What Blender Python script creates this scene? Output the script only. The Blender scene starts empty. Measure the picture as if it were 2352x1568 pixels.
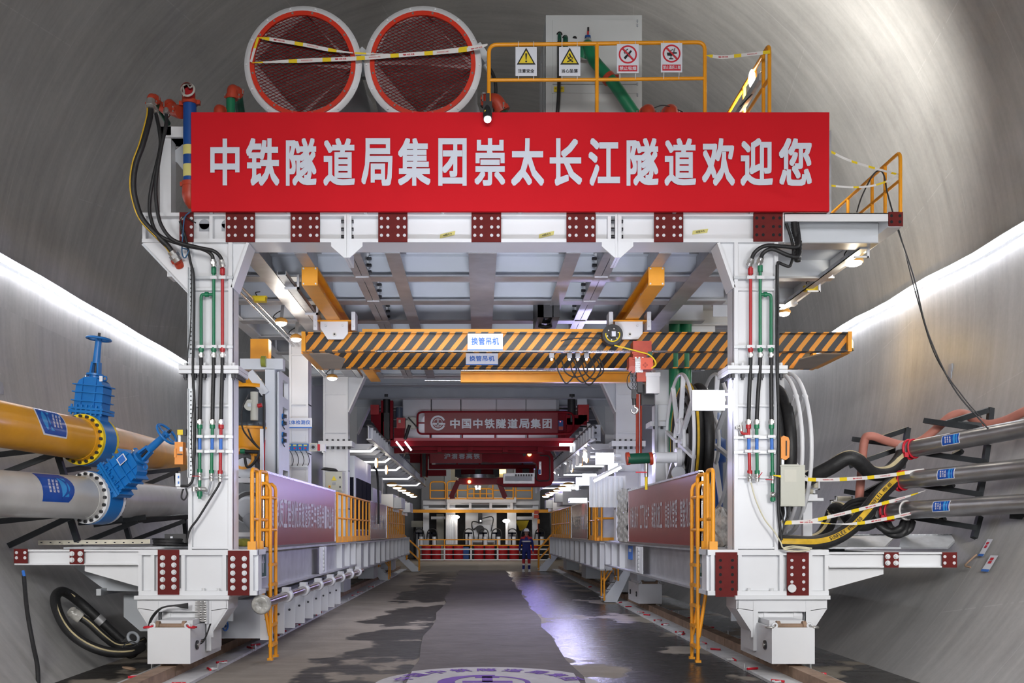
import bpy, math, random
from mathutils import Vector, Matrix
random.seed(7)
SC = bpy.context.scene
COL = SC.collection
PI = math.pi
V = Vector

# ------------------------------------------------------------------ camera
FX, VX, VY, CZ = 2280.0, 1099.0, 1220.0, 1.7     # focal length in pixels, vanishing point, eye height
cam_d = bpy.data.cameras.new('camera')
cam_d.sensor_width = 36.0
cam_d.lens = 36.0 * FX / 2352.0
cam_d.shift_x = (1176 - VX) / 2352.0
cam_d.shift_y = (VY - 784) / 2352.0
cam_d.clip_end = 300
cam = bpy.data.objects.new('camera', cam_d)
COL.objects.link(cam)
cam.location = (0, 0, CZ)
cam.rotation_euler = (PI / 2, 0, 0)
SC.camera = cam

# ------------------------------------------------------------------ world, exposure, tunnel lights
SC.view_settings.view_transform = 'Standard'
SC.view_settings.look = 'None'
SC.view_settings.gamma = 1.0
SC.view_settings.use_curve_mapping = False
SC.view_settings.exposure = -0.15
world = bpy.data.worlds.new('tunnel_air')
SC.world = world
world.use_nodes = True
world.node_tree.nodes['Background'].inputs[0].default_value = (0.62, 0.62, 0.66, 1)
world.node_tree.nodes['Background'].inputs[1].default_value = 0.12

def area(name, loc, target, sx, sy, power, col=(1, 1, 1), spread=180):
    l = bpy.data.lights.new(name, 'AREA')
    l.shape = 'RECTANGLE'; l.size = sx; l.size_y = sy; l.energy = power; l.color = col
    l.spread = math.radians(spread)
    o = bpy.data.objects.new(name, l); COL.objects.link(o)
    o.location = loc
    o.rotation_euler = (V(target) - V(loc)).to_track_quat('-Z', 'Y').to_euler()
    return o

def spot(name, loc, target, power, col=(1, 1, 1), ang=70, r=0.08, blend=0.6):
    l = bpy.data.lights.new(name, 'SPOT')
    l.energy = power; l.color = col; l.spot_size = math.radians(ang); l.spot_blend = blend; l.shadow_soft_size = r
    o = bpy.data.objects.new(name, l); COL.objects.link(o)
    o.location = loc
    o.rotation_euler = (V(target) - V(loc)).to_track_quat('-Z', 'Y').to_euler()
    return o

WHITE = (1.0, 0.985, 0.97); COOL = (0.86, 0.89, 1.0); VIOLET = (0.55, 0.52, 1.0)
# work light of the tunnel behind the camera, shining on the machine
area('tunnel_work_light', (0.3, 1.0, 6.0), (0.1, 12, 5.0), 5.0, 1.6, 255, WHITE, 110)
area('wall_fill_light', (-4.3, 3.0, 3.4), (-6.2, 11.5, 1.7), 1.5, 1.0, 85, WHITE, 75)  # unseen pair of fill lights, added to brighten the lower walls
area('wall_fill_light', (4.4, 3.0, 3.4), (6.5, 11.5, 1.9), 1.5, 1.0, 120, WHITE, 80)
area('floor_bounce_fill', (0.1, 6.0, .5), (0.1, 17.5, 5.2), 3.0, .8, 90, COOL, 60)  # added uplight in place of light bounced off the floor
# lamps further in: under the decks of the trailers
for yy, p in ((14.2, 45), (18.5, 100), (21.2, 60)):
    area('deck_light', (0.0, yy, 5.0), (0, yy + .3, 0), 2.6, 1.2, p, COOL, 150)
for yy, p in ((27.5, 25), (33, 30), (39, 30), (45, 30), (51, 35)):
    area('deck_light', (0.0, yy, 4.9), (0, yy + 1.2, 0), 3.0, 1.2, p, COOL, 150)
area('reel_side_floods', (2.75, 41.0, 3.6), (-1.2, 18, 2.0), 2.0, .8, 48, (.44, .38, 1.0), 150)
area('aisle_end_fill', (0.0, 50.5, 5.1), (0.0, 50.0, 0), 4.0, 1.2, 70, WHITE, 120)  # added fill to brighten the floor at the aisle's far end
area('shield_light', (0.0, 52.5, 5.2), (0, 60, 1.0), 6.0, 1.5, 110, WHITE, 150)
# platform lamp that rakes the wall on the far side of the upper railing
spot('platform_lamp_light', (3.72, 12.8, 7.25), (5.8, 17.0, 8.9), 950, (1, .97, .91), 140, .1, 1.0)
spot('platform_lamp_light', (3.70, 12.8, 7.35), (3.25, 18.0, 10.95), 260, (1, .97, .91), 150, .1, 1.0)

# ------------------------------------------------------------------ materials
MATS = {}
def mat(name, col, rough=.5, metal=0.0, var=.06, scale=3.0, bump=0.0, bscale=30, spec=.5, streak=False, coat=0):
    if name in MATS: return MATS[name]
    m = bpy.data.materials.new(name); m.use_nodes = True
    nt = m.node_tree; N = nt.nodes; L = nt.links
    b = N['Principled BSDF']
    b.inputs['Metallic'].default_value = metal
    b.inputs['Roughness'].default_value = rough
    b.inputs['Specular IOR Level'].default_value = spec
    if coat: b.inputs['Coat Weight'].default_value = coat; b.inputs['Coat Roughness'].default_value = .15
    tc = N.new('ShaderNodeTexCoord')
    no = N.new('ShaderNodeTexNoise'); no.inputs['Scale'].default_value = scale; no.inputs['Detail'].default_value = 5
    src = tc.outputs['Object']
    if streak:
        mp = N.new('ShaderNodeMapping'); mp.inputs['Scale'].default_value = (6, 6, .5)
        L.new(src, mp.inputs[0]); src = mp.outputs[0]
    L.new(src, no.inputs['Vector'])
    r = N.new('ShaderNodeValToRGB')
    c = V(col)
    r.color_ramp.elements[0].position = .3; r.color_ramp.elements[1].position = .7
    r.color_ramp.elements[0].color = (*(c * (1 - var)), 1)
    r.color_ramp.elements[1].color = (*[min(1, x * (1 + var)) for x in c], 1)
    L.new(no.outputs['Fac'], r.inputs[0]); L.new(r.outputs[0], b.inputs['Base Color'])
    if bump:
        n2 = N.new('ShaderNodeTexNoise'); n2.inputs['Scale'].default_value = bscale; n2.inputs['Detail'].default_value = 4
        L.new(tc.outputs['Object'], n2.inputs['Vector'])
        bp = N.new('ShaderNodeBump'); bp.inputs['Strength'].default_value = bump; bp.inputs['Distance'].default_value = .02
        L.new(n2.outputs['Fac'], bp.inputs['Height']); L.new(bp.outputs[0], b.inputs['Normal'])
    MATS[name] = m
    return m

def emit(name, col, strength):
    if name in MATS: return MATS[name]
    m = bpy.data.materials.new(name); m.use_nodes = True
    b = m.node_tree.nodes['Principled BSDF']
    b.inputs['Base Color'].default_value = (.8, .8, .8, 1)
    b.inputs['Emission Color'].default_value = (*col, 1)
    b.inputs['Emission Strength'].default_value = strength
    MATS[name] = m
    return m

W = mat('white_paint', (.73, .74, .76), .38, 0, .03, 1.5)
W2 = mat('pale_grey_paint', (.60, .63, .67), .42, 0, .05, 1.5)
STEELW = mat('bare_pale_steel', (.46, .46, .47), .42, .55, .12, 4)
GREYP = mat('grey_paint', (.34, .36, .39), .45, 0, .08, 2)
MAROON = mat('maroon_primer', (.125, .014, .013), .7, 0, .12, 12, 0, 30, .2)
ORANGE = mat('orange_paint', (.86, .34, .012), .36, 0, .06, 3)
AMBER = mat('amber_paint', (.80, .33, .012), .4, 0, .1, 3)
BLACK = mat('black_paint', (.018, .018, .02), .45, 0, .2, 5)
RUBBER = mat('black_rubber', (.014, .014, .015), .5, 0, .3, 20, .15, 60)
BRACKET = mat('charcoal_steel', (.03, .034, .038), .5, .3, .2, 5)
CRANE = mat('crane_red_paint', (.20, .006, .014), .46, 0, .1, 3, 0, 30, .1)
REDP = mat('red_pipe_paint', (.42, .012, .018), .4, 0, .08, 4)
GREENP = mat('green_pipe_paint', (.008, .17, .075), .38, 0, .1, 4)
DKGREEN = mat('dark_green_paint', (.004, .07, .04), .4, 0, .1, 4)
BLUEP = mat('blue_pipe_paint', (.006, .06, .26), .4, 0, .08, 4)
VALVEB = mat('valve_blue_paint', (.008, .155, .47), .34, 0, .08, 5, .05, 40)
COUPL = mat('rust_red_coupling', (.42, .045, .018), .42, 0, .15, 8)
MESHRED = mat('mesh_guard_red', (.24, .004, .003), .7, 0, .1, 5, 0, 30, .05)
BRIGHTRED = mat('bright_red_paint', (.62, .03, .008), .42, 0, .08, 5)
CHROME = mat('zinc_fitting', (.62, .61, .59), .28, .9, .12, 15)
STEELP = mat('dull_steel_pipe', (.34, .335, .34), .30, .85, .2, 2.5, streak=False)
STAIN = mat('stainless_sheet', (.55, .55, .57), .22, .9, .06, 3)
CREAM = mat('cream_cabinet_paint', (.50, .50, .43), .5, 0, .04, 2)
CABG = mat('cabinet_grey_paint', (.54, .56, .56), .5, 0, .03, 1)
ROLLER = mat('roller_ivory', (.60, .56, .44), .45, 0, .1, 9)
GALV = mat('galvanised_steel', (.52, .54, .56), .42, .6, .12, 8)
BOLTK = mat('dark_bolt', (.06, .06, .065), .4, .7, .3, 20)
BOLTW = mat('white_bolt', (.68, .69, .70), .4, 0, .06, 8)
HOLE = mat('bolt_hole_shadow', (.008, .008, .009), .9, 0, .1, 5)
WHOLE = mat('bolt_hole_white', (.60, .60, .62), .6, 0, .1, 8)
BANNER = mat('red_banner_cloth', (.60, .012, .020), .8, 0, .04, 1.2, .05, 9, .15)
LETTER = mat('pale_lettering', (.62, .66, .74), .55, 0, .02, 2)
SIGNW = mat('sign_white', (.70, .72, .78), .45, 0, .02, 2)
SIGNY = mat('sign_yellow', (.80, .62, .03), .5, 0, .03, 2)
SIGNR = mat('sign_red', (.58, .012, .03), .5, 0, .03, 2)
SIGNB = mat('sign_blue', (.035, .16, .55), .45, 0, .04, 2)
STICKB = mat('sticker_blue', (.01, .07, .36), .22, 0, .1, 8)
STICKL = mat('sticker_light_blue', (.03, .28, .66), .22, 0, .1, 8)
INK = mat('black_ink', (.012, .012, .014), .6, 0, .05, 2)
YELLOWT = mat('yellow_tape_paint', (.80, .58, .01), .5, 0, .05, 4)
HOSEY = mat('hose_yellow_stripe', (.62, .38, .015), .5, 0, .15, 12)
HOSEC = mat('hose_cream_stripe', (.50, .42, .24), .6, 0, .15, 12)
TAPEW = mat('tape_white', (.72, .70, .68), .5, 0, .04, 6)
TAPENOTE = mat('pale_yellow_note_tape', (.62, .56, .18), .6, 0, .06, 9)
REDHOSE = mat('dusty_red_hose', (.42, .16, .12), .6, 0, .15, 6)
PANELR = mat('sign_board_red', (.20, .028, .028), .30, 0, .08, 1.5, 0, 30, .4)
PANELT = mat('board_lettering', (.44, .42, .44), .45, 0, .04, 2)
RAILBR = mat('rusty_rail', (.30, .20, .135), .7, .1, .3, 6, .1, 40)
PLATE = mat('rail_plate_grey', (.60, .60, .60), .55, 0, .14, 5)
YELLOWPIPE = mat('ochre_pipe_paint', (.72, .33, .015), .30, 0, .12, 2.5)
GREYPIPE = mat('silver_grey_pipe', (.56, .55, .53), .32, .25, .1, 2.5)
DARKBOX = mat('navy_black_panel', (.010, .011, .02), .8, 0, .2, 3, 0, 30, .1)
SKIN = mat('skin', (.45, .26, .19), .55)
COVER = mat('blue_coverall', (.012, .022, .17), .7, 0, .15, 8)
COVERR = mat('coverall_red', (.45, .02, .025), .7, 0, .1, 8)
PLASTIC = mat('clear_plastic_wrap', (.40, .39, .36), .16, 0, .45, 9, .7, 14)
PHONE = mat('orange_phone_shell', (.78, .27, .03), .45, 0, .05, 4)
LAMPBODY = mat('lamp_orange_body', (.72, .36, .07), .45, 0, .06, 4)
E_LED = emit('led_strip_glow', (.90, .92, 1.0), 32)
E_FLOOD = emit('floodlight_glow', (.80, .82, 1.0), 24)
E_LAMP = emit('lamp_lens_glow', (1.0, .93, .82), 18)
E_LIT = emit('lamp_and_lit_steel_glow', (.95, .95, 1.0), 3.5)  # tube lamps, and steel that glows to look lit
E_AMB = emit('amber_beacon_glow', (1.0, .66, .16), 5)
E_RED = emit('red_indicator_glow', (1, .1, .08), 3)

# ------------------------------------------------------------------ coordinates
def X(px, Y): return (px - VX) * Y / FX
def Z(py, Y): return CZ + (VY - py) * Y / FX
def P(px, py, Y): return V((X(px, Y), Y, Z(py, Y)))
Y0 = 12.0
def fx(px): return X(px, Y0)
def fz(py): return Z(py, Y0)

# ------------------------------------------------------------------ mesh builder
def frame(d, up=None):
    d = V(d).normalized()
    up = V(up) if up is not None else (V((0, 0, 1)) if abs(d.z) < .95 else V((0, 1, 0)))
    a = d.cross(up)
    if a.length < 1e-5: a = d.cross(V((1, 0, 0)))
    a.normalize(); b = a.cross(d).normalized()
    return a, b, d          # a, b span the section; d is the axis

def spline(pts, n=8, closed=False):
    pts = [V(p) for p in pts]; out = []
    k = len(pts); rng = range(k if closed else k - 1)
    for i in rng:
        p0 = pts[(i - 1) % k] if (closed or i > 0) else pts[i] * 2 - pts[i + 1]
        p1, p2 = pts[i], pts[(i + 1) % k]
        p3 = pts[(i + 2) % k] if (closed or i + 2 < k) else p2 * 2 - p1
        for j in range(n):
            t = j / n
            out.append(.5 * ((2 * p1) + (p2 - p0) * t + (2 * p0 - 5 * p1 + 4 * p2 - p3) * t * t + (3 * p1 - p0 - 3 * p2 + p3) * t ** 3))
    if not closed: out.append(pts[-1])
    return out

def arc(c, a, b, r, t0, t1, n=10):
    c, a, b = V(c), V(a), V(b)
    return [c + a * (r * math.cos(t0 + (t1 - t0) * i / n)) + b * (r * math.sin(t0 + (t1 - t0) * i / n)) for i in range(n + 1)]

def fillet(pts, r=.08, n=4):
    pts = [V(p) for p in pts]; out = [pts[0]]
    for i in range(1, len(pts) - 1):
        p, u, w = pts[i], (pts[i - 1] - pts[i]), (pts[i + 1] - pts[i])
        k = min(r, u.length * .49, w.length * .49)
        a, b = p + u.normalized() * k, p + w.normalized() * k
        for j in range(n + 1):
            t = j / n
            out.append(a * (1 - t) ** 2 + p * 2 * t * (1 - t) + b * t * t)
    out.append(pts[-1])
    return out

_TXT = {}
def text_geo(body, bold=0.0, space=1.0):
    key = (body, bold, space)
    if key not in _TXT:
        c = bpy.data.curves.new('lettering', 'FONT'); c.body = body; c.size = 1; c.offset = bold
        c.space_character = space; c.resolution_u = 2
        o = bpy.data.objects.new('lettering', c); COL.objects.link(o)
        dg = bpy.context.evaluated_depsgraph_get(); dg.update()
        me = bpy.data.meshes.new_from_object(o.evaluated_get(dg))
        vs = [v.co.copy() for v in me.vertices]; fs = [tuple(p.vertices) for p in me.polygons]
        bpy.data.objects.remove(o); bpy.data.curves.remove(c); bpy.data.meshes.remove(me)
        _TXT[key] = (vs, fs)
    return _TXT[key]

class MB:
    def __init__(s): s.v = []; s.f = []; s.m = []; s.s = []; s.mats = []
    def mi(s, m):
        if m not in s.mats: s.mats.append(m)
        return s.mats.index(m)
    def add(s, vs, fs, m, smooth=False):
        k = len(s.v); s.v += [V(x) for x in vs]; i = s.mi(m)
        for f in fs: s.f.append(tuple(k + a for a in f)); s.m.append(i); s.s.append(smooth)
        return s
    def hexa(s, c, m):       # eight corners: bottom ring, top ring
        return s.add(c, [(3, 2, 1, 0), (4, 5, 6, 7), (0, 1, 5, 4), (1, 2, 6, 5), (2, 3, 7, 6), (3, 0, 4, 7)], m)
    def box(s, a, b, m):
        x0, x1 = sorted((a[0], b[0])); y0, y1 = sorted((a[1], b[1])); z0, z1 = sorted((a[2], b[2]))
        return s.hexa([(x0, y0, z0), (x1, y0, z0), (x1, y1, z0), (x0, y1, z0), (x0, y0, z1), (x1, y0, z1), (x1, y1, z1), (x0, y1, z1)], m)
    def cbox(s, c, size, m, rot=None):
        h = V(size) / 2; R = rot if rot is not None else Matrix.Identity(3); c = V(c)
        return s.hexa([c + R @ V((x * h.x, y * h.y, z * h.z)) for z in (-1, 1) for x, y in ((-1, -1), (1, -1), (1, 1), (-1, 1))], m)
    def bar(s, p, q, w, h, m, up=None):
        p, q = V(p), V(q); a, b, d = frame(q - p, up)
        c = [e + a * (i * w / 2) + b * (j * h / 2) for e in (p, q) for i, j in ((1, -1), (-1, -1), (-1, 1), (1, 1))]
        return s.hexa(c, m)
    def prism(s, pts, vec, m):
        pts = [V(p) for p in pts]; vec = V(vec); n = len(pts)
        nrm = V((0, 0, 0))
        for i in range(n): nrm += pts[i].cross(pts[(i + 1) % n])
        if nrm.dot(vec) > 0: pts = pts[::-1]
        vs = pts + [p + vec for p in pts]
        fs = [tuple(range(n)), tuple(range(2 * n - 1, n - 1, -1))] + [(i, i + n, (i + 1) % n + n, (i + 1) % n) for i in range(n)]
        fs = fs[:2] + [tuple(reversed(f)) for f in fs[2:]]
        return s.add(vs, fs, m)
    def cyl(s, p, q, r, m, n=16, r2=None, cap=True, smooth=True):
        p, q = V(p), V(q); a, b, d = frame(q - p); r2 = r if r2 is None else r2
        ring = lambda c, rr: [c + a * (rr * math.cos(2 * PI * i / n)) + b * (rr * math.sin(2 * PI * i / n)) for i in range(n)]
        A, B = ring(p, r), ring(q, r2)
        s.add(A + B, [(i + n, (i + 1) % n + n, (i + 1) % n, i) for i in range(n)], m, smooth)
        if cap:
            s.add(A, [tuple(range(n))], m)
            s.add(B, [tuple(range(n - 1, -1, -1))], m)
        return s
    def tube(s, pts, r, m, n=10, closed=False, cap=True):
        pts = [V(p) for p in pts]; k = len(pts)
        if k < 2: return s
        rs = r if isinstance(r, (list, tuple)) else [r] * k
        tang = []
        for i in range(k):
            if closed: t = pts[(i + 1) % k] - pts[i - 1]
            else: t = pts[min(i + 1, k - 1)] - pts[max(i - 1, 0)]
            if t.length < 1e-9: t = V((0, 0, 1))
            tang.append(t.normalized())
        a, b, _ = frame(tang[0]); vs = []
        for i in range(k):
            a = (a - tang[i] * a.dot(tang[i]))
            a = a.normalized() if a.length > 1e-6 else frame(tang[i])[0]
            b = a.cross(tang[i])
            vs += [pts[i] + (a * math.cos(2 * PI * j / n) + b * math.sin(2 * PI * j / n)) * rs[i] for j in range(n)]
        fs = []
        for i in range(k if closed else k - 1):
            o, o2 = i * n, ((i + 1) % k) * n
            fs += [(o + j, o + (j + 1) % n, o2 + (j + 1) % n, o2 + j) for j in range(n)]
        fs = [tuple(reversed(f)) for f in fs]
        s.add(vs, fs, m, True)
        if cap and not closed:
            s.add(vs[:n], [tuple(range(n))], m); s.add(vs[-n:], [tuple(range(n - 1, -1, -1))], m)
        return s
    def lathe(s, o, d, prof, m, n=24, smooth=True):   # profile: (radius, height along d)
        o = V(o); a, b, d = frame(d); k = len(prof)
        vs = [o + d * h + (a * math.cos(2 * PI * j / n) + b * math.sin(2 * PI * j / n)) * r for r, h in prof for j in range(n)]
        fs = [(i * n + j, (i + 1) * n + j, (i + 1) * n + (j + 1) % n, i * n + (j + 1) % n) for i in range(k - 1) for j in range(n)]
        fs = [tuple(reversed(f)) for f in fs]
        s.add(vs, fs, m, smooth)
        if prof[0][0] > 1e-4: s.add(vs[:n], [tuple(range(n))], m)
        if prof[-1][0] > 1e-4: s.add(vs[-n:], [tuple(range(n - 1, -1, -1))], m)
        return s
    def ring(s, c, d, ri, ro, th, m, n=40):           # flat ring, thickness along d
        c = V(c); a, b, d = frame(d)
        pr = [(ri, 0), (ro, 0), (ro, th), (ri, th)]
        vs = [c + d * h + (a * math.cos(2 * PI * j / n) + b * math.sin(2 * PI * j / n)) * r for r, h in pr for j in range(n)]
        for i in range(4):
            i2 = (i + 1) % 4
            quad = [vs[i * n + j] for j in range(n)] + [vs[i2 * n + j] for j in range(n)]
            s.add(quad, [(n + j, n + (j + 1) % n, (j + 1) % n, j) for j in range(n)], m, i in (1, 3))
        return s
    def torus(s, c, d, R, r, m, n=36, k=8):
        a, b, d = frame(d); c = V(c)
        return s.tube([c + (a * math.cos(2 * PI * i / n) + b * math.sin(2 * PI * i / n)) * R for i in range(n)], r, m, k, True)
    def ball(s, c, r, m, n=14, sc=(1, 1, 1)):
        c = V(c); h = n // 2
        vs = [c + V((r * sc[0] * math.sin(PI * i / h) * math.cos(2 * PI * j / n), r * sc[1] * math.sin(PI * i / h) * math.sin(2 * PI * j / n), r * sc[2] * math.cos(PI * i / h))) for i in range(h + 1) for j in range(n)]
        fs = [(i * n + j, (i + 1) * n + j, (i + 1) * n + (j + 1) % n, i * n + (j + 1) % n) for i in range(h) for j in range(n)]
        return s.add(vs, fs, m, True)
    def hexbolt(s, p, d, r, h, m): return s.cyl(p, V(p) + V(d).normalized() * h, r, m, 6, smooth=False)
    def text(s, body, c, right, up, w, h, m, bold=0.0, space=1.0, thick=.002):
        vs, fs = text_geo(body, 0.0, space)          # heavier strokes: the glyph laid down again slightly to each side
        if not vs: return s
        x0, x1 = min(v.x for v in vs), max(v.x for v in vs); y0, y1 = min(v.y for v in vs), max(v.y for v in vs)
        R, U, c = V(right).normalized(), V(up).normalized(), V(c); n = R.cross(U)
        if w is None: w = h * (x1 - x0) / (y1 - y0)
        sx, sy = w / (x1 - x0 + 2 * bold), h / (y1 - y0 + 2 * bold)
        st = (-1, -.5, 0, .5, 1) if bold > .025 else (-1, 0, 1)
        offs = [(0, 0)] if not bold else [(a * bold, e * bold) for a in st for e in st]
        for i, (a, e) in enumerate(offs):
            q = [c + R * (v.x + a - (x0 + x1) / 2) * sx + U * (v.y + e - (y0 + y1) / 2) * sy + n * (thick + i * .00003) for v in vs]
            s.add(q, fs, m)
        return s
    def build(s, name, parent=None, keep=False):
        me = bpy.data.meshes.new(name)
        o = bpy.data.objects.new(name, me); COL.objects.link(o)
        if s.v and not keep:
            xs, ys, zs = zip(*s.v)
            c = V(((min(xs) + max(xs)) / 2, (min(ys) + max(ys)) / 2, min(zs)))
        else: c = V((0, 0, 0))
        me.from_pydata([tuple(v - c) for v in s.v], [], s.f)
        for m in s.mats: me.materials.append(m)
        me.polygons.foreach_set('material_index', s.m); me.polygons.foreach_set('use_smooth', s.s)
        me.update()
        o.location = c
        if parent is not None:
            o.parent = parent; o.location = c - wloc(parent)
        return o

def wloc(o):
    p = V(o.location)
    while o.parent is not None:
        o = o.parent; p += V(o.location)
    return p

def tag(o, label, cat, group=None, kind='thing'):
    o['label'] = label; o['category'] = cat; o['kind'] = kind
    if group: o['group'] = group
    return o
def thing(name, label, cat, loc=(0, 0, 0), group=None):
    o = bpy.data.objects.new(name, None); COL.objects.link(o)
    o.empty_display_size = .2; o.location = loc
    return tag(o, label, cat, group)
def struct(o):
    o['kind'] = 'structure'; return o
def kids(o): return [c for c in COL.objects if c.parent == o]
def dup(root, off, label=None, group=None, rotz=None, children=None):
    r = root.copy(); COL.objects.link(r); r.location = V(root.location) + V(off)
    if rotz is not None: r.rotation_euler = (0, 0, rotz)
    if label: r['label'] = label
    if group: r['group'] = group
    for ch in (children or KID.get(root.name, None) or root.children):
        c = ch.copy(); COL.objects.link(c); c.parent = r
        for g in ch.children:
            d = g.copy(); COL.objects.link(d); d.parent = c
    return r
KID = {}
UPV = V((0, 0, 1)); RT = V((1, 0, 0)); BK = V((0, 1, 0)); FR = V((0, -1, 0))
# ------------------------------------------------------------------ tunnel lining, floor
TX, TZ, TR = 0.1, 4.89, 6.9
def concrete():
    m = bpy.data.materials.new('cast_concrete_lining'); m.use_nodes = True
    nt = m.node_tree; N = nt.nodes; L = nt.links; b = N['Principled BSDF']
    tc = N.new('ShaderNodeTexCoord'); sp = N.new('ShaderNodeSeparateXYZ'); L.new(tc.outputs['Object'], sp.inputs[0])
    def math_(op, a, c=None):
        n = N.new('ShaderNodeMath'); n.operation = op
        for i, q in enumerate((a, c)):
            if q is None: continue
            if isinstance(q, (int, float)): n.inputs[i].default_value = q
            else: L.new(q, n.inputs[i])
        return n.outputs[0]
    dx = math_('SUBTRACT', sp.outputs[0], TX); dz = math_('SUBTRACT', sp.outputs[2], TZ)
    ang = math_('ARCTAN2', dz, dx); y = sp.outputs[1]
    cv = N.new('ShaderNodeCombineXYZ'); L.new(math_('MULTIPLY', ang, TR), cv.inputs[0]); L.new(y, cv.inputs[1])
    def noise(sx, sy, sc, det=6):
        mp = N.new('ShaderNodeMapping'); mp.inputs['Scale'].default_value = (sx, sy, 1); mp.inputs['Rotation'].default_value = (0, 0, .25)
        L.new(cv.outputs[0], mp.inputs[0])
        n = N.new('ShaderNodeTexNoise'); n.inputs['Scale'].default_value = sc; n.inputs['Detail'].default_value = det; n.inputs['Roughness'].default_value = .6
        L.new(mp.outputs[0], n.inputs['Vector']); return n.outputs['Fac']
    big = noise(1, 1, .55); streak = noise(.35, 5, 1.2); fine = noise(1, 1, 14, 3)
    mix = math_('ADD', math_('MULTIPLY', big, .45), math_('ADD', math_('MULTIPLY', streak, .42), math_('MULTIPLY', fine, .13)))
    r = N.new('ShaderNodeValToRGB'); r.color_ramp.elements[0].position = .32; r.color_ramp.elements[1].position = .68
    r.color_ramp.elements[0].color = (.26, .255, .246, 1); r.color_ramp.elements[1].color = (.47, .463, .45, 1)
    L.new(mix, r.inputs[0])
    # ring joints every 2 m and staggered segment joints
    ry = math_('FRACT', math_('DIVIDE', y, 2.0)); ring = math_('FLOOR', math_('DIVIDE', y, 2.0))
    l1 = math_('LESS_THAN', ry, .006)
    seg = math_('FRACT', math_('ADD', math_('MULTIPLY', ang, 9 / (2 * PI)), math_('ADD', math_('MULTIPLY', ring, .37), math_('MULTIPLY', ry, .08))))
    l2 = math_('LESS_THAN', seg, .003)
    ln = math_('MULTIPLY', math_('MAXIMUM', l1, l2), math_('GREATER_THAN', streak, .44))
    mx = N.new('ShaderNodeMix'); mx.data_type = 'RGBA'
    L.new(math_('MULTIPLY', ln, .45), mx.inputs[0]); L.new(r.outputs[0], mx.inputs[6]); mx.inputs[7].default_value = (.50, .50, .49, 1)
    L.new(mx.outputs[2], b.inputs['Base Color'])
    L.new(math_('ADD', math_('MULTIPLY', streak, .25), .38), b.inputs['Roughness'])
    bp = N.new('ShaderNodeBump'); bp.inputs['Strength'].default_value = .12; bp.inputs['Distance'].default_value = .03
    L.new(mix, bp.inputs['Height']); L.new(bp.outputs[0], b.inputs['Normal'])
    return m
CONC = concrete()
def shell(name, a0, a1):
    n = 30; ys = [-12 + 3 * i for i in range(28)]
    b = MB(); vs = []
    for R in (TR, TR + .4):
        for y in ys:
            for i in range(n + 1):
                t = math.radians(a0 + (a1 - a0) * i / n)
                vs.append((TX + R * math.cos(t), y, TZ + R * math.sin(t)))
    k = len(ys) * (n + 1); fs = []
    for j in range(len(ys) - 1):
        for i in range(n):
            q = (j * (n + 1) + i, (j + 1) * (n + 1) + i, (j + 1) * (n + 1) + i + 1, j * (n + 1) + i + 1)
            fs.append(q); fs.append(tuple(k + x for x in reversed(q)))
    b.add(vs, fs, CONC, True)
    return struct(b.build(name, keep=True))
shell('wall_left', 226, 135); shell('ceiling', 135, 45); shell('wall_right', 45, -46)

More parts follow.
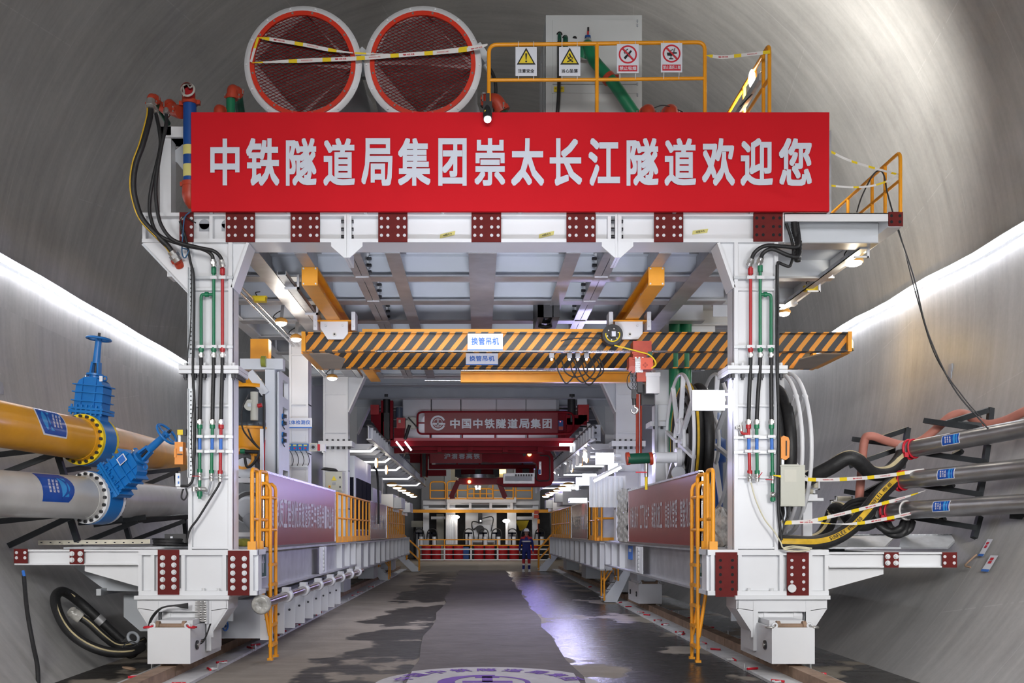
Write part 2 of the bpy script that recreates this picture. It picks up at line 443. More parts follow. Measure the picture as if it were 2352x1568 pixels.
def floor_mat(name, dry, wet, bias_r, damp, thr):
    m = bpy.data.materials.new(name); m.use_nodes = True
    nt = m.node_tree; N = nt.nodes; L = nt.links; b = N['Principled BSDF']; b.inputs['Specular IOR Level'].default_value = .32
    tc = N.new('ShaderNodeTexCoord')
    def noise(s, sc, det=6, rough=.6, off=0):
        mp = N.new('ShaderNodeMapping'); mp.inputs['Scale'].default_value = s; mp.inputs['Location'].default_value = (off, off, 0)
        L.new(tc.outputs['Object'], mp.inputs[0])
        n = N.new('ShaderNodeTexNoise'); n.inputs['Scale'].default_value = sc; n.inputs['Detail'].default_value = det; n.inputs['Roughness'].default_value = rough
        L.new(mp.outputs[0], n.inputs['Vector']); return n.outputs['Fac']
    def M2(op, a, c):
        n = N.new('ShaderNodeMath'); n.operation = op
        for i, q in enumerate((a, c)):
            if isinstance(q, (int, float)): n.inputs[i].default_value = q
            else: L.new(q, n.inputs[i])
        return n.outputs[0]
    sp = N.new('ShaderNodeSeparateXYZ'); L.new(tc.outputs['Object'], sp.inputs[0])
    w = noise((.55, .42, 1), 1.0, 5, .55, 3.3)
    # wetter on one side of the walkway than on the other
    side = N.new('ShaderNodeValToRGB'); side.color_ramp.interpolation = 'LINEAR'
    els = side.color_ramp.elements
    els[0].position = .0; els[0].color = (.62,) * 3 + (1,); els[1].position = 1; els[1].color = (.62,) * 3 + (1,)
    for p, c in bias_r: e = els.new(p); e.color = (c, c, c, 1)
    L.new(M2('DIVIDE', M2('ADD', sp.outputs[0], 5.0), 10.0), side.inputs[0])
    far = M2('MULTIPLY', M2('GREATER_THAN', sp.outputs[1], 42.0), -.5)
    s_ = M2('ADD', M2('ADD', w, M2('SUBTRACT', side.outputs[0], .5)), far)
    mk = N.new('ShaderNodeValToRGB'); mk.color_ramp.elements[0].position = thr; mk.color_ramp.elements[1].position = thr + .035
    L.new(s_, mk.inputs[0])
    g = noise((1, 1, 1), 1.3, 8, .65, 1.0); g2 = noise((.4, 1.6, 1), 2.2, 5, .6, 9)
    rp = N.new('ShaderNodeValToRGB'); rp.color_ramp.elements[0].position = .3; rp.color_ramp.elements[1].position = .7
    rp.color_ramp.elements[0].color = (*[c * .72 for c in dry], 1); rp.color_ramp.elements[1].color = (*[c * 1.2 for c in dry], 1)
    L.new(M2('ADD', M2('MULTIPLY', g, .6), M2('MULTIPLY', g2, .4)), rp.inputs[0])
    mx = N.new('ShaderNodeMix'); mx.data_type = 'RGBA'
    L.new(mk.outputs[0], mx.inputs[0]); L.new(rp.outputs[0], mx.inputs[6]); mx.inputs[7].default_value = (*wet, 1)
    L.new(mx.outputs[2], b.inputs['Base Color'])
    ripple = noise((.6, 1.5, 1), 5, 3, .6, 5)
    L.new(M2('ADD', M2('MULTIPLY', M2('SUBTRACT', 1.0, mk.outputs[0]), .55), M2('ADD', M2('MULTIPLY', ripple, .45), M2('MULTIPLY', M2('LESS_THAN', sp.outputs[0], 0.0), damp))), b.inputs['Roughness'])
    bp = N.new('ShaderNodeBump'); bp.inputs['Strength'].default_value = .5; bp.inputs['Distance'].default_value = .015
    L.new(noise((1, 1, 1), 14, 4, .6, 2), bp.inputs['Height']); L.new(bp.outputs[0], b.inputs['Normal'])
    return m
FLOORM = floor_mat('stained_concrete_floor', (.285, .25, .205), (.030, .027, .024), ((.24, .40), (.30, .54), (.36, .63), (.415, .66), (.43, .50), (.60, .50), (.63, .68), (.72, .73), (.80, .62)), .32, .565)
STRIPM = floor_mat('walkway_concrete', (.135, .118, .108), (.07, .06, .055), ((.3, .45), (.7, .45)), .0, .70)
b = MB(); b.box((-5.3, -12, -.3), (5.5, 69, 0), FLOORM); struct(b.build('floor', keep=True))
b = MB()
ys = [7 + 36 * i / 24 for i in range(25)]
for i in range(24):
    l0, l1 = (-.83 + .05 * math.sin(q * 1.9) + .02 * math.sin(q * 7) for q in (i, i + 1))
    r0, r1 = (1.16 + .05 * math.sin(q * 2.3 + 1) + .02 * math.sin(q * 5) for q in (i, i + 1))
    b.prism([(l0, ys[i], .001), (r0, ys[i], .001), (r1, ys[i + 1], .001), (l1, ys[i + 1], .001)], (0, 0, .018), STRIPM)
struct(b.build('trim_1', keep=True))

# light-projected emblem, painted as flat colour on the walkway
EMBW = mat('projected_white', (.52, .50, .50), .7, 0, .1, 5)
EMBP = mat('projected_purple', (.17, .06, .40), .7, 0, .15, 5)
cx, cy, zz = .10, 11.05, .0195
t = thing('projected_emblem', 'pale round projected-light emblem, painted, with purple globe mark and lettering on the grey walkway', 'projected image', (cx, cy, zz))
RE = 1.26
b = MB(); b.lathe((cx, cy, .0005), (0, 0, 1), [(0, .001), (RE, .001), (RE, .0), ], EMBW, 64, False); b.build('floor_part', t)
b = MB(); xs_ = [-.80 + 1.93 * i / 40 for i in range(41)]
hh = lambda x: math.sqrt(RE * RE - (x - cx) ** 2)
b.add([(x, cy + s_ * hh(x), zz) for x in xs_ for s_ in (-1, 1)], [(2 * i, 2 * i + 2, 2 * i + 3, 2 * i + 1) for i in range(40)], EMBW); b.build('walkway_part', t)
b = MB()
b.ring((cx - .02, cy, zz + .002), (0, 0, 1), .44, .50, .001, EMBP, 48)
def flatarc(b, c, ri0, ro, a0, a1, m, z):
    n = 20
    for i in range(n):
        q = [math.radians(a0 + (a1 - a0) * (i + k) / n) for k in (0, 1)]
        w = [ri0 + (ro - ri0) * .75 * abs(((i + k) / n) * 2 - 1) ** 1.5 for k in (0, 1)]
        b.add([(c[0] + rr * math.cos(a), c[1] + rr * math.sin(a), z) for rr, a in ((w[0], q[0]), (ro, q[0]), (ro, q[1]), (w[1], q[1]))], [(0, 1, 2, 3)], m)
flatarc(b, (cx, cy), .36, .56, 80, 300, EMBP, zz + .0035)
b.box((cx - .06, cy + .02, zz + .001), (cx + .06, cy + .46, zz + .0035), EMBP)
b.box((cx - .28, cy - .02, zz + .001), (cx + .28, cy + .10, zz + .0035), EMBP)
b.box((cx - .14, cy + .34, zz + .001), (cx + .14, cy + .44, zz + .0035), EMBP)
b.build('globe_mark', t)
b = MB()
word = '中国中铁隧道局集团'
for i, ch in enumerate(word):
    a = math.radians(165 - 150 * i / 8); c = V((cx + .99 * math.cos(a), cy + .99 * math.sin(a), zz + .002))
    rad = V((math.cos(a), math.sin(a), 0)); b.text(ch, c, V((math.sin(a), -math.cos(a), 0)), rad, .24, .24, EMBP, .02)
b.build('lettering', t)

# ------------------------------------------------------------------ running rails
def track(cx, label):
    t = thing('track_rail', label, 'rail', (cx, 25, 0))
    b = MB()
    y = 8.0
    while y < 44:
        e = .012 * math.sin(y * 3)
        b.box((cx - .40 + e, y, .002), (cx + .40 + e, y + 1.98, .035), PLATE)
        for s in (-1, 1): b.box((cx + s * .405 - .004 + e, y + .1, .002), (cx + s * .405 + .004 + e, y + .16, .09), PLATE)
        y += 2.0
    b.build('base_plate', t)
    b = MB()
    y = 8.4
    while y < 44:
        b.box((cx - .09, y, .035), (cx + .09, y + 2.98, .155), RAILBR); y += 3.0
    b.build('rail_bar', t)
    return t
RLX, RRX = -3.57, 3.66
track(RLX, 'brown steel rail on pale base plates under the pipe side of the gantry')
track(RRX, 'brown steel rail on pale base plates under the hose reel side of the gantry')
def shackle(x, y, z, label, group):
    t = thing('shackle', label, 'shackle', (x, y, z), group)
    b = MB(); b.tube([V((x - .035, y, z + .012)), V((x - .04, y + .05, z + .014)), V((x - .02, y + .085, z + .014)), V((x + .02, y + .085, z + .014)), V((x + .04, y + .05, z + .014)), V((x + .035, y, z + .012))], .011, BOLTW, 6); b.build('bow', t)
    b = MB(); b.cyl((x - .075, y, z + .014), (x + .075, y, z + .014), .014, SIGNR, 8); b.build('pin', t)
    return t
for cx, who in ((RLX, 'the rail on the pipe side'), (RRX, 'the rail on the reel side')):
    lab = 'small white shackle with red pin lying beside ' + who
    s0 = None; grp = 'shackles along ' + who
    for i in range(26):
        y = 9.6 + i * .62 + random.uniform(-.2, .2) if i < 18 else 20.5 + (i - 18) * 1.3
        x = cx + (.34 if (i % 3) else -.33) * (1 if cx < 0 else -1) + random.uniform(-.03, .03)
        if s0 is None: s0 = shackle(x, y, .036, lab, grp); base = V(s0.location)
        else: dup(s0, V((x, y, .036)) - base, rotz=random.uniform(0, 6.28))

# ------------------------------------------------------------------ light strips along the lining
def wallpt(z, side, inset=0.0):
    h = math.sqrt((TR - inset) ** 2 - (z - TZ) ** 2)
    return TX + side * h
def led(side, y0, y1, label, z=5.5):
    b = MB(); n = max(2, int((y1 - y0) / .7))
    pts = [V((wallpt(z, side, .11), y0 + (y1 - y0) * i / n, z + .02 * math.sin((y0 + i * .7) * 2.2) * (1 if side > 0 else .4))) for i in range(n + 1)]
    b.tube(pts, .03, E_LED, 6)
    b.tube([p + V((side * .035, 0, 0)) for p in pts], .02, GALV, 4)
    t = thing('light_strip', label, 'light strip', pts[0])
    b.build('glowing_tube', t)
    b = MB()                     # galvanised ledge the strip hangs under
    for p, q in zip(pts[:-1], pts[1:]): b.bar(p + V((side * .02, 0, .045)), q + V((side * .02, 0, .045)), .20, .012, GALV, UPV)
    b.build('ledge', t)
    return t
led(-1, -9, 22.7, 'long glowing white light strip on the tunnel wall above the ochre pipe')
led(-1, 23.6, 44, 'short end of glowing strip just before the white column on the pipe side')
led(1, -9, 44, 'long glowing white light strip on the tunnel wall above the steel pipes')
# ------------------------------------------------------------------ backup gantry (the near trailer frame)
G = thing('backup_gantry', 'big white steel portal frame carrying the red welcome banner, with maroon bolt plates', 'gantry', (0.05, 12, 0))
ZT, ZB = fz(488), fz(556)           # top and underside of the top girder
YB = 22.6                           # far end of this frame
def ibeam_x(b, x0, x1, zb, zt, y0, dep, m, ft=.04, web=.02, wy=.5):
    b.box((x0, y0, zt - ft), (x1, y0 + dep, zt), m); b.box((x0, y0, zb), (x1, y0 + dep, zb + ft), m)
    b.box((x0, y0 + dep * wy - web / 2, zb + ft), (x1, y0 + dep * wy + web / 2, zt - ft), m)
def ibeam_y(b, y0, y1, zb, zt, xc, wid, m, ft=.03, web=.02):
    b.box((xc - wid / 2, y0, zt - ft), (xc + wid / 2, y1, zt), m); b.box((xc - wid / 2, y0, zb), (xc + wid / 2, y1, zb + ft), m)
    b.box((xc - web / 2, y0, zb + ft), (xc + web / 2, y1, zt - ft), m)
# top girder, in three bolted lengths
for xa, xb in ((326, 796.5), (797.5, 1418), (1419, 1801)):
    b = MB(); ibeam_x(b, fx(xa), fx(xb), ZB, ZT, 12.0, .44, W, .042, .03, .28)
    for px in ((330, 484, 520) if xa < 400 else (803, 1400) if xa < 900 else (1424, 1797)):
        b.box((fx(px) - .02, 12.01, ZB + .04), (fx(px) + .02, 12.43, ZT - .04), W)
    if xa == 326:
        for a_, b_ in ((452, 476), (504, 524)):       # round-topped openings in the web
            b.box((fx(a_), 12.10, fz(525)), (fx(b_), 12.112, fz(508)), GREYP)
            b.cyl(((fx(a_) + fx(b_)) / 2, 12.10, fz(509)), ((fx(a_) + fx(b_)) / 2, 12.112, fz(509)), (fx(b_) - fx(a_)) / 2, GREYP, 16)
    b.build('top_girder', G)
for px in (796.5, 1418.5):           # bolted splice joints of the girder and of the beams behind it
    b = MB(); b.box((fx(px) - .03, 11.985, fz(592)), (fx(px) - .002, 12.46, ZT), W); b.box((fx(px) + .002, 11.985, fz(592)), (fx(px) + .03, 12.46, ZT), W)
    for s in (-1, 1):
        b.prism([(fx(px), 12.0, ZB), (fx(px) + s * .19, 12.0, ZB), (fx(px) + s * .19, 12.0, ZB - .05), (fx(px) + s * .03, 12.0, ZB - .19), (fx(px), 12.0, ZB - .19)], (0, .03, 0), W)
    j = b.build('girder_joint', G)
    for zz in (505, 523, 540, 566, 580):
        for s in (-1, 1):
            bb = MB(); bb.hexbolt((fx(px) + s * .03, 12.06, fz(zz)), (s, 0, 0), .022, .045, BOLTK); bb.build('joint_bolt', j)
# right-hand cantilever of the top
b = MB()
b.box((fx(1803), 12.0, fz(508)), (fx(2040), 12.03, fz(489)), W)
b.box((fx(1803), 12.0, fz(491)), (fx(2040), 12.5, fz(489)), W)
b.box((fx(1803), 12.30, fz(541)), (fx(2040), 12.33, fz(491)), W2)
b.box((fx(1803), 12.28, fz(543)), (fx(2040), 12.56, fz(540)), STEELW)
b.build('side_outrigger', G)
for yy in (14.0, 15.6, 17.2, 18.8, 20.4, 22.0):
    b = MB(); b.box((fx(1800), yy, ZB + .08), (5.0, yy + .03, ZT - .03), W2); b.box((fx(1800), yy - .06, ZB + .06), (5.0, yy + .12, ZB + .085), STEELW)
    b.box((fx(1800), yy, ZB - .12), (4.1, yy + .02, ZB + .06), W2)
    b.build('side_outrigger', G)
b = MB(); ibeam_y(b, 12.0, YB, fz(521), fz(488), fx(2056), .17, W, .03, .16); b.build('edge_beam', G)
# left-hand cantilever, sloping underside
b = MB()
b.prism([(fx(326), 12.03, ZB), (fx(440), 12.03, ZB), (fx(440), 12.03, fz(678)), (fx(431), 12.03, fz(672))], (0, .03, 0), W)
b.bar((fx(325), 12.18, ZB - .01), (fx(433), 12.18, fz(672)), .30, .03, W2, (1, 0, .9))
b.box((fx(326), 12.02, ZB), (fx(331), 12.4, ZT), W)
b.build('side_bracket', G)
b = MB(); ibeam_y(b, 12.44, YB, ZB, ZT, fx(338), .2, W2); b.build('edge_beam', G)
# deck plate, cross beams and lengthwise beams under it
b = MB(); b.box((fx(326), 12.44, ZT - .03), (5.1, YB, ZT - .005), W2); b.build('deck_plate', G)
for yy in (13.62, 15.05, 16.45, 17.85, 19.4, 20.9, 22.25):
    b = MB(); ibeam_x(b, fx(345), 3.75, ZB, ZT - .03, yy, .26, W2, .022, .012)
    b.box((fx(345), yy - .003, ZB - .004), (3.75, yy + .263, ZB + .014), STEELW); b.build('cross_beam', G)
for xc, w in ((-2.87, .24), (-2.23, .16), (-1.08, .185), (.052, .355), (1.19, .18), (2.34, .16), (3.02, .26)):
    b = MB(); ibeam_y(b, 12.44, YB, ZB - .012, ZT - .03, xc, w, STEELW, .02, .012); b.build('long_beam', G)
for px in (796.5, 1418.5):
    j = None
    b = MB(); xc = fx(px)
    for s in (-1, 1): ibeam_y(b, 12.46, YB, ZB - .008, ZT - .03, xc + s * .055, .10, STEELW, .018, .014)
    for yy in (13.62, 15.05, 16.45, 17.85):
        b.box((xc - .09, yy - .035, ZB - .02), (xc + .09, yy - .012, ZT - .03), W)
    j = b.build('long_beam', G)
    for yy in (13.58, 15.01, 16.41):
        for k in range(3):
            for s in (-1, 1):
                bb = MB(); bb.hexbolt((xc + s * .07, yy - .01, ZB + .05 + k * .09), (s, -.25, 0), .022, .06, BOLTK); bb.build('joint_bolt', j)
# columns
def column(cx, s):
    hw = .265
    b = MB()
    zf0, zf1 = fz(859), fz(841)
    for za, zb in ((fz(1262), zf0), (zf1, ZB)):
        b.box((cx - hw, 12.0, za), (cx - hw + .045, 12.33, zb), W); b.box((cx + hw - .045, 12.0, za), (cx + hw, 12.33, zb), W)
        b.box((cx - hw, 12.06, za), (cx + hw, 12.085, zb), W)
    for py in (1096, 931, 664, 1258): b.box((cx - hw + .01, 12.01, fz(py) - .012), (cx + hw - .01, 12.32, fz(py) + .012), W)
    c = b.build('column', G)
    b = MB(); b.box((cx - .36, 11.93, zf0), (cx + .36, 12.44, (zf0 + zf1) / 2 - .003), W); b.box((cx - .36, 11.93, (zf0 + zf1) / 2 + .003), (cx + .36, 12.44, zf1), W)
    f = b.build('column_flange', G)
    for k in range(6):
        xx = cx - .29 + k * .116
        bb = MB(); bb.hexbolt((xx, 11.975, zf0 + .002), (0, 0, -1), .026, .05, BOLTK); bb.cyl((xx, 11.975, zf0 - .05), (xx, 11.975, zf0 - .075), .014, BOLTK, 8)
        bb.build('flange_bolt', f); bb = MB(); bb.hexbolt((xx, 11.975, zf1 - .002), (0, 0, 1), .022, .04, BOLTW); bb.build('bolt_head', f)
        bb = MB(); yy = 12.0 + k * .075; bb.hexbolt((cx + s * .32, yy, zf0 + .002), (0, 0, -1), .024, .05, BOLTK); bb.build('flange_bolt', f)
    # knee brace on the inner side
    b = MB(); xi = cx + s * hw; xo = cx + s * (hw + .19)
    b.prism([(xi, 12.06, ZB), (xo, 12.06, ZB), (xi, 12.06, fz(660))], (0, .025, 0), W)
    b.bar((xo, 12.165, ZB - .005), (xi, 12.165, fz(660)), .33, .035, W, (s, 0, .6))
    b.build('knee_brace', G)
CLX, CRX = (fx(431) + fx(534)) / 2, (fx(1685) + fx(1789)) / 2
column(CLX, 1); column(CRX, -1)
# bottom transverse beams (boxes with stiffeners) and side wings
ZL, ZU = fz(1367), fz(1262)
def bottom(s, xa, xb, wa, wb, stiff):
    b = MB(); x0, x1 = sorted((xa, xb))
    b.box((x0, 12.0, ZU - .065), (x1, 12.5, ZU), W); b.box((x0, 12.0, ZL), (x1, 12.5, ZL + .055), W); b.box((x0, 12.07, ZL), (x1, 12.10, ZU), W)
    for q in stiff: b.box((q - .022, 12.005, ZL + .05), (q + .022, 12.48, ZU - .06), W)
    o = b.build('bottom_girder', G)
    for k in range(4):
        bb = MB(); bb.hexbolt((x0 + .32 + .18 * k + .1 * (k > 1), 12.03, ZL + .055), (0, 0, 1), .022, .03, BOLTW); bb.build('seat_bolt', o)
bottom(-1, fx(318), fx(590), 0, 0, (fx(321), fx(350), fx(420), fx(515), fx(577)))
bottom(1, fx(1626), fx(1904), 0, 0, (fx(1637), fx(1700), fx(1795), fx(1862), fx(1899)))
def wing(name, xa, xb, gus, tray):
    b = MB(); x0, x1 = sorted((xa, xb)); zt, zb = fz(1262), fz(1297)
    if xa > 0: zt, zb = fz(1268), fz(1303)
    b.box((x0, 12.0, zt - .022), (x1, 12.35, zt), W); b.box((x0, 12.0, zb), (x1, 12.35, zb + .018), W); b.box((x0, 12.05, zb), (x1, 12.08, zt), W)
    b.box((x0, 12.02, zb), (x0 + .03, 12.34, zt), W)
    b.prism([(px, 12.10, pz) for px, pz in gus], (0, .03, 0), W)
    b.build('side_wing', G)
    b = MB(); b.prism([(px, 13.6, pz) for px, pz in gus], (0, .03, 0), W2); b.build('rear_gusset', G)
    b = MB(); b.box((x0 + .12, 12.3, zt - .05), (x1, 15.8, zt - .02), GALV)
    for yy in (13.6, 15.0): b.box((x0 + .2, yy, zb + .02), (x1, yy + .15, zt - .05), W2)
    b.build('wing_deck', G)
wing('w', fx(33), fx(318), [(fx(187), fz(1297)), (fx(320), fz(1297)), (fx(320), fz(1350)), (fx(187), fz(1312))], 0)
wing('w', fx(1904), fx(2197), [(fx(1903), fz(1303)), (fx(2037), fz(1303)), (fx(2037), fz(1319)), (fx(1903), fz(1356))], 0)
b = MB(); b.prism([P(165, 1298, 12.9), P(330, 1298, 12.9), P(330, 1358, 12.9), P(246, 1356, 12.9), P(230, 1346, 12.9)], (0, .05, 0), W2); b.box(P(232, 1352, 12.7), P(330, 1349, 14.5), GALV); b.build('rear_gusset', G)
# bolted maroon plates
def plate(a, z0, c, z1, cols, rows, mode, y=11.985, k=.66):
    b = MB(); x0, x1, za, zb = fx(a), fx(c), fz(z1), fz(z0)
    b.box((x0, y, za), (x1, y + .02, zb), MAROON)
    w, h = x1 - x0, zb - za
    for u in cols:
        for v in rows:
            m = {'w': WHOLE, 'k': HOLE, 'b': WHOLE}[mode]
            b.cyl((x0 + u * w, y - .0015, za + v * h), (x0 + u * w, y + .001, za + v * h), .019 if mode != 'b' else .01, m, 14)
    o = b.build('maroon_plate', G)
    if mode == 'b':
        for u in cols:
            for v in rows:
                bb = MB(); q = V((x0 + u * w, y, za + v * h)); bb.cyl(q, q + V((0, -.012, 0)), .047 * k, BOLTW, 18); bb.hexbolt(q + V((0, -.012, 0)), (0, -1, 0), .034 * k, .03 * k, BOLTW); bb.build('plate_bolt', o)
    return o
c4, r3, r5 = (.11, .33, .68, .90), (.22, .5, .79), (.17, .335, .50, .66, .82)
plate(413, 488, 445, 556, (.2, .85), r3, 'w')
for a, c in ((519, 586), (668, 735), (869, 936), (1083, 1151), (1301, 1368), (1502, 1569)): plate(a, 488, c, 556, c4, r3, 'w')
plate(1730, 487, 1797, 555, c4, r3, 'k'); plate(2040, 487, 2073, 520, (.2, .78), (.3, .72), 'k')
plate(33, 1260, 64, 1293, (.2, .82), (.38, .74), 'w'); plate(161, 1261, 193, 1295, (.18, .78), (.28, .70), 'b')
plate(363, 1262, 412, 1365, (.24, .77), r5, 'b'); plate(524, 1264, 573, 1367, (.24, .78), r5, 'b')
plate(1643, 1268, 1693, 1370, (.22, .77), r5, 'k'); plate(1807, 1268, 1857, 1370, (.22, .76), r5, 'w')
plate(2031, 1268, 2063, 1303, (.2, .78), (.3, .72), 'b'); plate(2164, 1268, 2197, 1303, (.15, .8), (.3, .72), 'w')
bb = MB(); q = V((fx(1819), 11.985, fz(1350))); bb.cyl(q, q + V((-.02, -.04, 0)), .035, BOLTW, 14); bb.cyl(q + V((-.02, -.04, 0)), q + V((-.02, -.06, 0)), .05, BOLTW, 14); bb.build('loose_bolt', G)
# lengthwise bottom girders
def side_girder(xf, s):
    b = MB(); zt, zb = ZU, ZL
    xi = xf; xw = xf + s * .13; xo = xf + s * .30
    b.box((xi, 12.5, zt - .035), (xo, YB, zt), STEELW); b.box((xi, 12.5, zb), (xo, YB, zb + .03), STEELW)
    b.box((xw - .012, 12.5, zb), (xw + .012, YB, zt), STEELW)
    for yy in (20.2, 21.4, 22.45): b.box((xi + s * .01, yy, zb), (xo, yy + .02, zt), W)
    o = b.build('side_girder', G)
    b = MB(); ya, yb = 17.3, 18.0
    b.box((xi - s * .012, ya, zb + .03), (xi + s * .006, yb, zt - .05), W)
    sp = b.build('splice_plate', G)
    for k in range(6):
        bb = MB(); z = zb + .10 + k * (zt - zb - .2) / 5; bb.cyl((xi - s * .012, (ya + yb) / 2, z), (xi - s * .03, (ya + yb) / 2, z), .036, BOLTW, 12); bb.ring((xi - s * .032, (ya + yb) / 2, z), (-s, 0, 0), .026, .036, .003, GALV, 14); bb.build('splice_bolt', sp)
    for yy in (14.0, 16.0, 18.6, 20.0, 21.2):
        b = MB(); b.box((xo - s * .05, yy, zt), (xo + s * 2.0, yy + .15, zt - .14), W2); b.build('deck_joist', G)
    b = MB(); b.box((xi + s * .1, 12.6, zt), (xo + s * 2.2, YB, zt + .02), GALV); b.build('walkway_plate', G)
side_girder(fx(573), -1); side_girder(fx(1643), 1)
# support legs under the bottom girders
def support(cx, s):
    b = MB(); zt = ZL
    b.box((cx - .57, 11.93, zt - .045), (cx + .57, 12.6, zt), W)
    z1 = zt - .045
    out = [(cx - .535, z1), (cx + .535, z1), (cx + .535, z1 - .11), (cx + .37, z1 - .36), (cx + .37, z1 - .45), (cx + .29, z1 - .45), (cx + .29, z1 - .15), (cx - .29, z1 - .15), (cx - .29, z1 - .45), (cx - .37, z1 - .45), (cx - .37, z1 - .36), (cx - .535, z1 - .11)]
    for q in ([0, 1, 2, 11], [11, 2, 5 + 1, 7], ):
        pass
    b.prism([(x, 11.98, z) for x, z in (out[0], out[1], out[2], (cx + .29, z1 - .15), (cx - .29, z1 - .15), out[11])], (0, .03, 0), W)
    for t_ in (-1, 1):
        b.prism([(cx + t_ * .29, 11.98, z1 - .14), (cx + t_ * .535, 11.98, z1 - .105), (cx + t_ * .37, 11.98, z1 - .36), (cx + t_ * .37, 11.98, z1 - .46), (cx + t_ * .29, 11.98, z1 - .46)], (0, .03, 0), W)
        b.bar((cx + t_ * .535, 12.22, z1), (cx + t_ * .535, 12.22, z1 - .12), .48, .025, W, (1, 0, 0))
        b.bar((cx + t_ * .535, 12.22, z1 - .11), (cx + t_ * .36, 12.22, z1 - .38), .48, .025, W, (1, 0, 0))
        b.box((cx + t_ * .29, 11.97, z1 - .62), (cx + t_ * .345, 12.46, z1 - .02), W)
    b.box((cx - .5, 12.40, z1 - .3), (cx + .5, 12.44, z1), W2)
    o = b.build('support_leg', G)
    b = MB(); b.cyl((cx - .27, 12.12, z1 - .21), (cx + .27, 12.12, z1 - .21), .085, W, 24); b.cyl((cx - .20, 12.12, z1 - .21), (cx - .16, 12.12, z1 - .21), .098, W, 24); b.cyl((cx + .16, 12.12, z1 - .21), (cx + .20, 12.12, z1 - .21), .098, W, 24)
    b.box((cx - .19, 12.0, z1 - .40), (cx + .19, 12.3, z1 - .28), W)
    for k in range(5): b.hexbolt((cx - .16 + .08 * k, 12.03, z1 - .28), UPV, .012, .02, BOLTW)
    b.build('pivot_cylinder', G)
support(RLX, -1); support(RRX, 1)
# travelling bogies on the rails
def bogie(cx, y0, ln, s, label, shk):
    z0, z1 = .185, .60
    t = thing('travel_bogie', label, 'bogie', (cx, y0 + ln / 2, z0))
    b = MB()
    b.box((cx - .245, y0, z0), (cx + .245, y0 + .03, z1), W); b.box((cx - .245, y0 + ln - .03, z0), (cx + .245, y0 + ln, z1), W)
    for q in (-1, 1): b.box((cx + q * .215, y0 + .03, z0), (cx + q * .245, y0 + ln - .03, z1), W)
    b.box((cx - .2, y0 + .25, z1 - .06), (cx + .2, y0 + ln - .1, z1 + .06), W)
    b.build('housing', t)
    for yy in (y0 + .25, y0 + ln - .3):
        b = MB(); b.cyl((cx - .11, yy, z0 - .03 + .19), (cx + .11, yy, z0 - .03 + .19), .19, RAILBR, 28)
        b.cyl((cx - .14, yy, z0 + .16), (cx - .11, yy, z0 + .16), .22, RAILBR, 28); b.cyl((cx + .11, yy, z0 + .16), (cx + .14, yy, z0 + .16), .22, RAILBR, 28); b.build('wheel', t)
        b = MB(); b.cyl((cx - s * .245, yy, z0 + .19), (cx - s * .262, yy, z0 + .19), .055, BOLTK, 18); b.cyl((cx - s * .262, yy, z0 + .19), (cx - s * .275, yy, z0 + .19), .025, CHROME, 12); b.build('axle_cap', t)
    b = MB(); b.cyl((cx - .15, y0 + .09, z1 + .01), (cx + .16, y0 + .09, z1 + .01), .03, RAILBR, 16)
    for q in (-.15, .15): b.cyl((cx + q - .02, y0 + .09, z1 + .02), (cx + q + .02, y0 + .09, z1 + .02), .05, RAILBR, 16)
    b.build('roller', t)
    for q in (-1, 1):
        b = MB(); b.torus((cx + q * .20, y0 + .04, z1 + .02), (0, 1, 0), .026, .012, W, 16, 6); b.build('lifting_eye', t)
        b = MB(); c = V((cx + q * .20, y0 + .04, z1 + .005))
        b.tube([c + V((0, .01, .01)), c + V((q * .03, -.04, -.002)), c + V((q * .09, -.03, -.006)), c + V((q * .10, .01, -.004)), c + V((q * .05, .03, 0))], .012, shk, 8); b.build('shackle_ring', t)
    return t
bogie(RLX + .03, 11.35, 1.35, -1, 'white wheel bogie on the rail below the maroon-plated girder, pipe side', SIGNR)
bogie(RRX - .06, 11.35, 1.35, 1, 'white wheel bogie on the rail below the loose bolt, hose reel side', CHROME)
bogie(RLX + .03, 20.8, 1.4, -1, 'far white wheel bogie on the pipe-side rail, behind the ballast boxes', SIGNR)
bogie(RRX - .06, 20.8, 1.4, 1, 'far white wheel bogie beside the foot of the steel stairs on the reel side', CHROME)
for sx in (RLX, RRX):
    b = MB(); b.box((sx - .3, 21.0, .65), (sx + .3, 22.0, ZL), W2); b.build('support_leg', G)
# hydraulic hoses and block at the pipe-side bogie
cx = RLX
b = MB()
for k in range(6):
    q = .012 * k
    b.tube(spline([(fx(440), 11.86, fz(1384 + k * 2)), (fx(425), 11.83, fz(1386 + k)), (fx(408), 11.82, fz(1388)), (fx(380), 11.8 + q, fz(1394)), (fx(360), 11.8 + q, fz(1415)), (fx(350), 11.85, fz(1440))], 6), .011, RUBBER, 6)
tag(b.build('hydraulic_hose_bundle'), 'bundle of black hydraulic hoses over the front of the pipe-side support leg', 'hose')
t = thing('valve_block', 'column of small white hydraulic fittings on the pipe-side support leg', 'valve block', (fx(468), 11.9, fz(1430)))
b = MB(); b.box((fx(476), 11.9, fz(1430)), (fx(481), 11.97, fz(1378)), W); b.build('block', t)
for k in range(9):
    b = MB(); z = fz(1380 + k * 5.4); b.cyl((fx(455), 11.88, z), (fx(480), 11.88, z), .011, CHROME, 8); b.cyl((fx(461), 11.88, z), (fx(466), 11.88, z), .017, CHROME, 6, smooth=False); b.cyl((fx(470), 11.88, z), (fx(475), 11.88, z), .017, CHROME, 6, smooth=False); b.build('fitting', t)
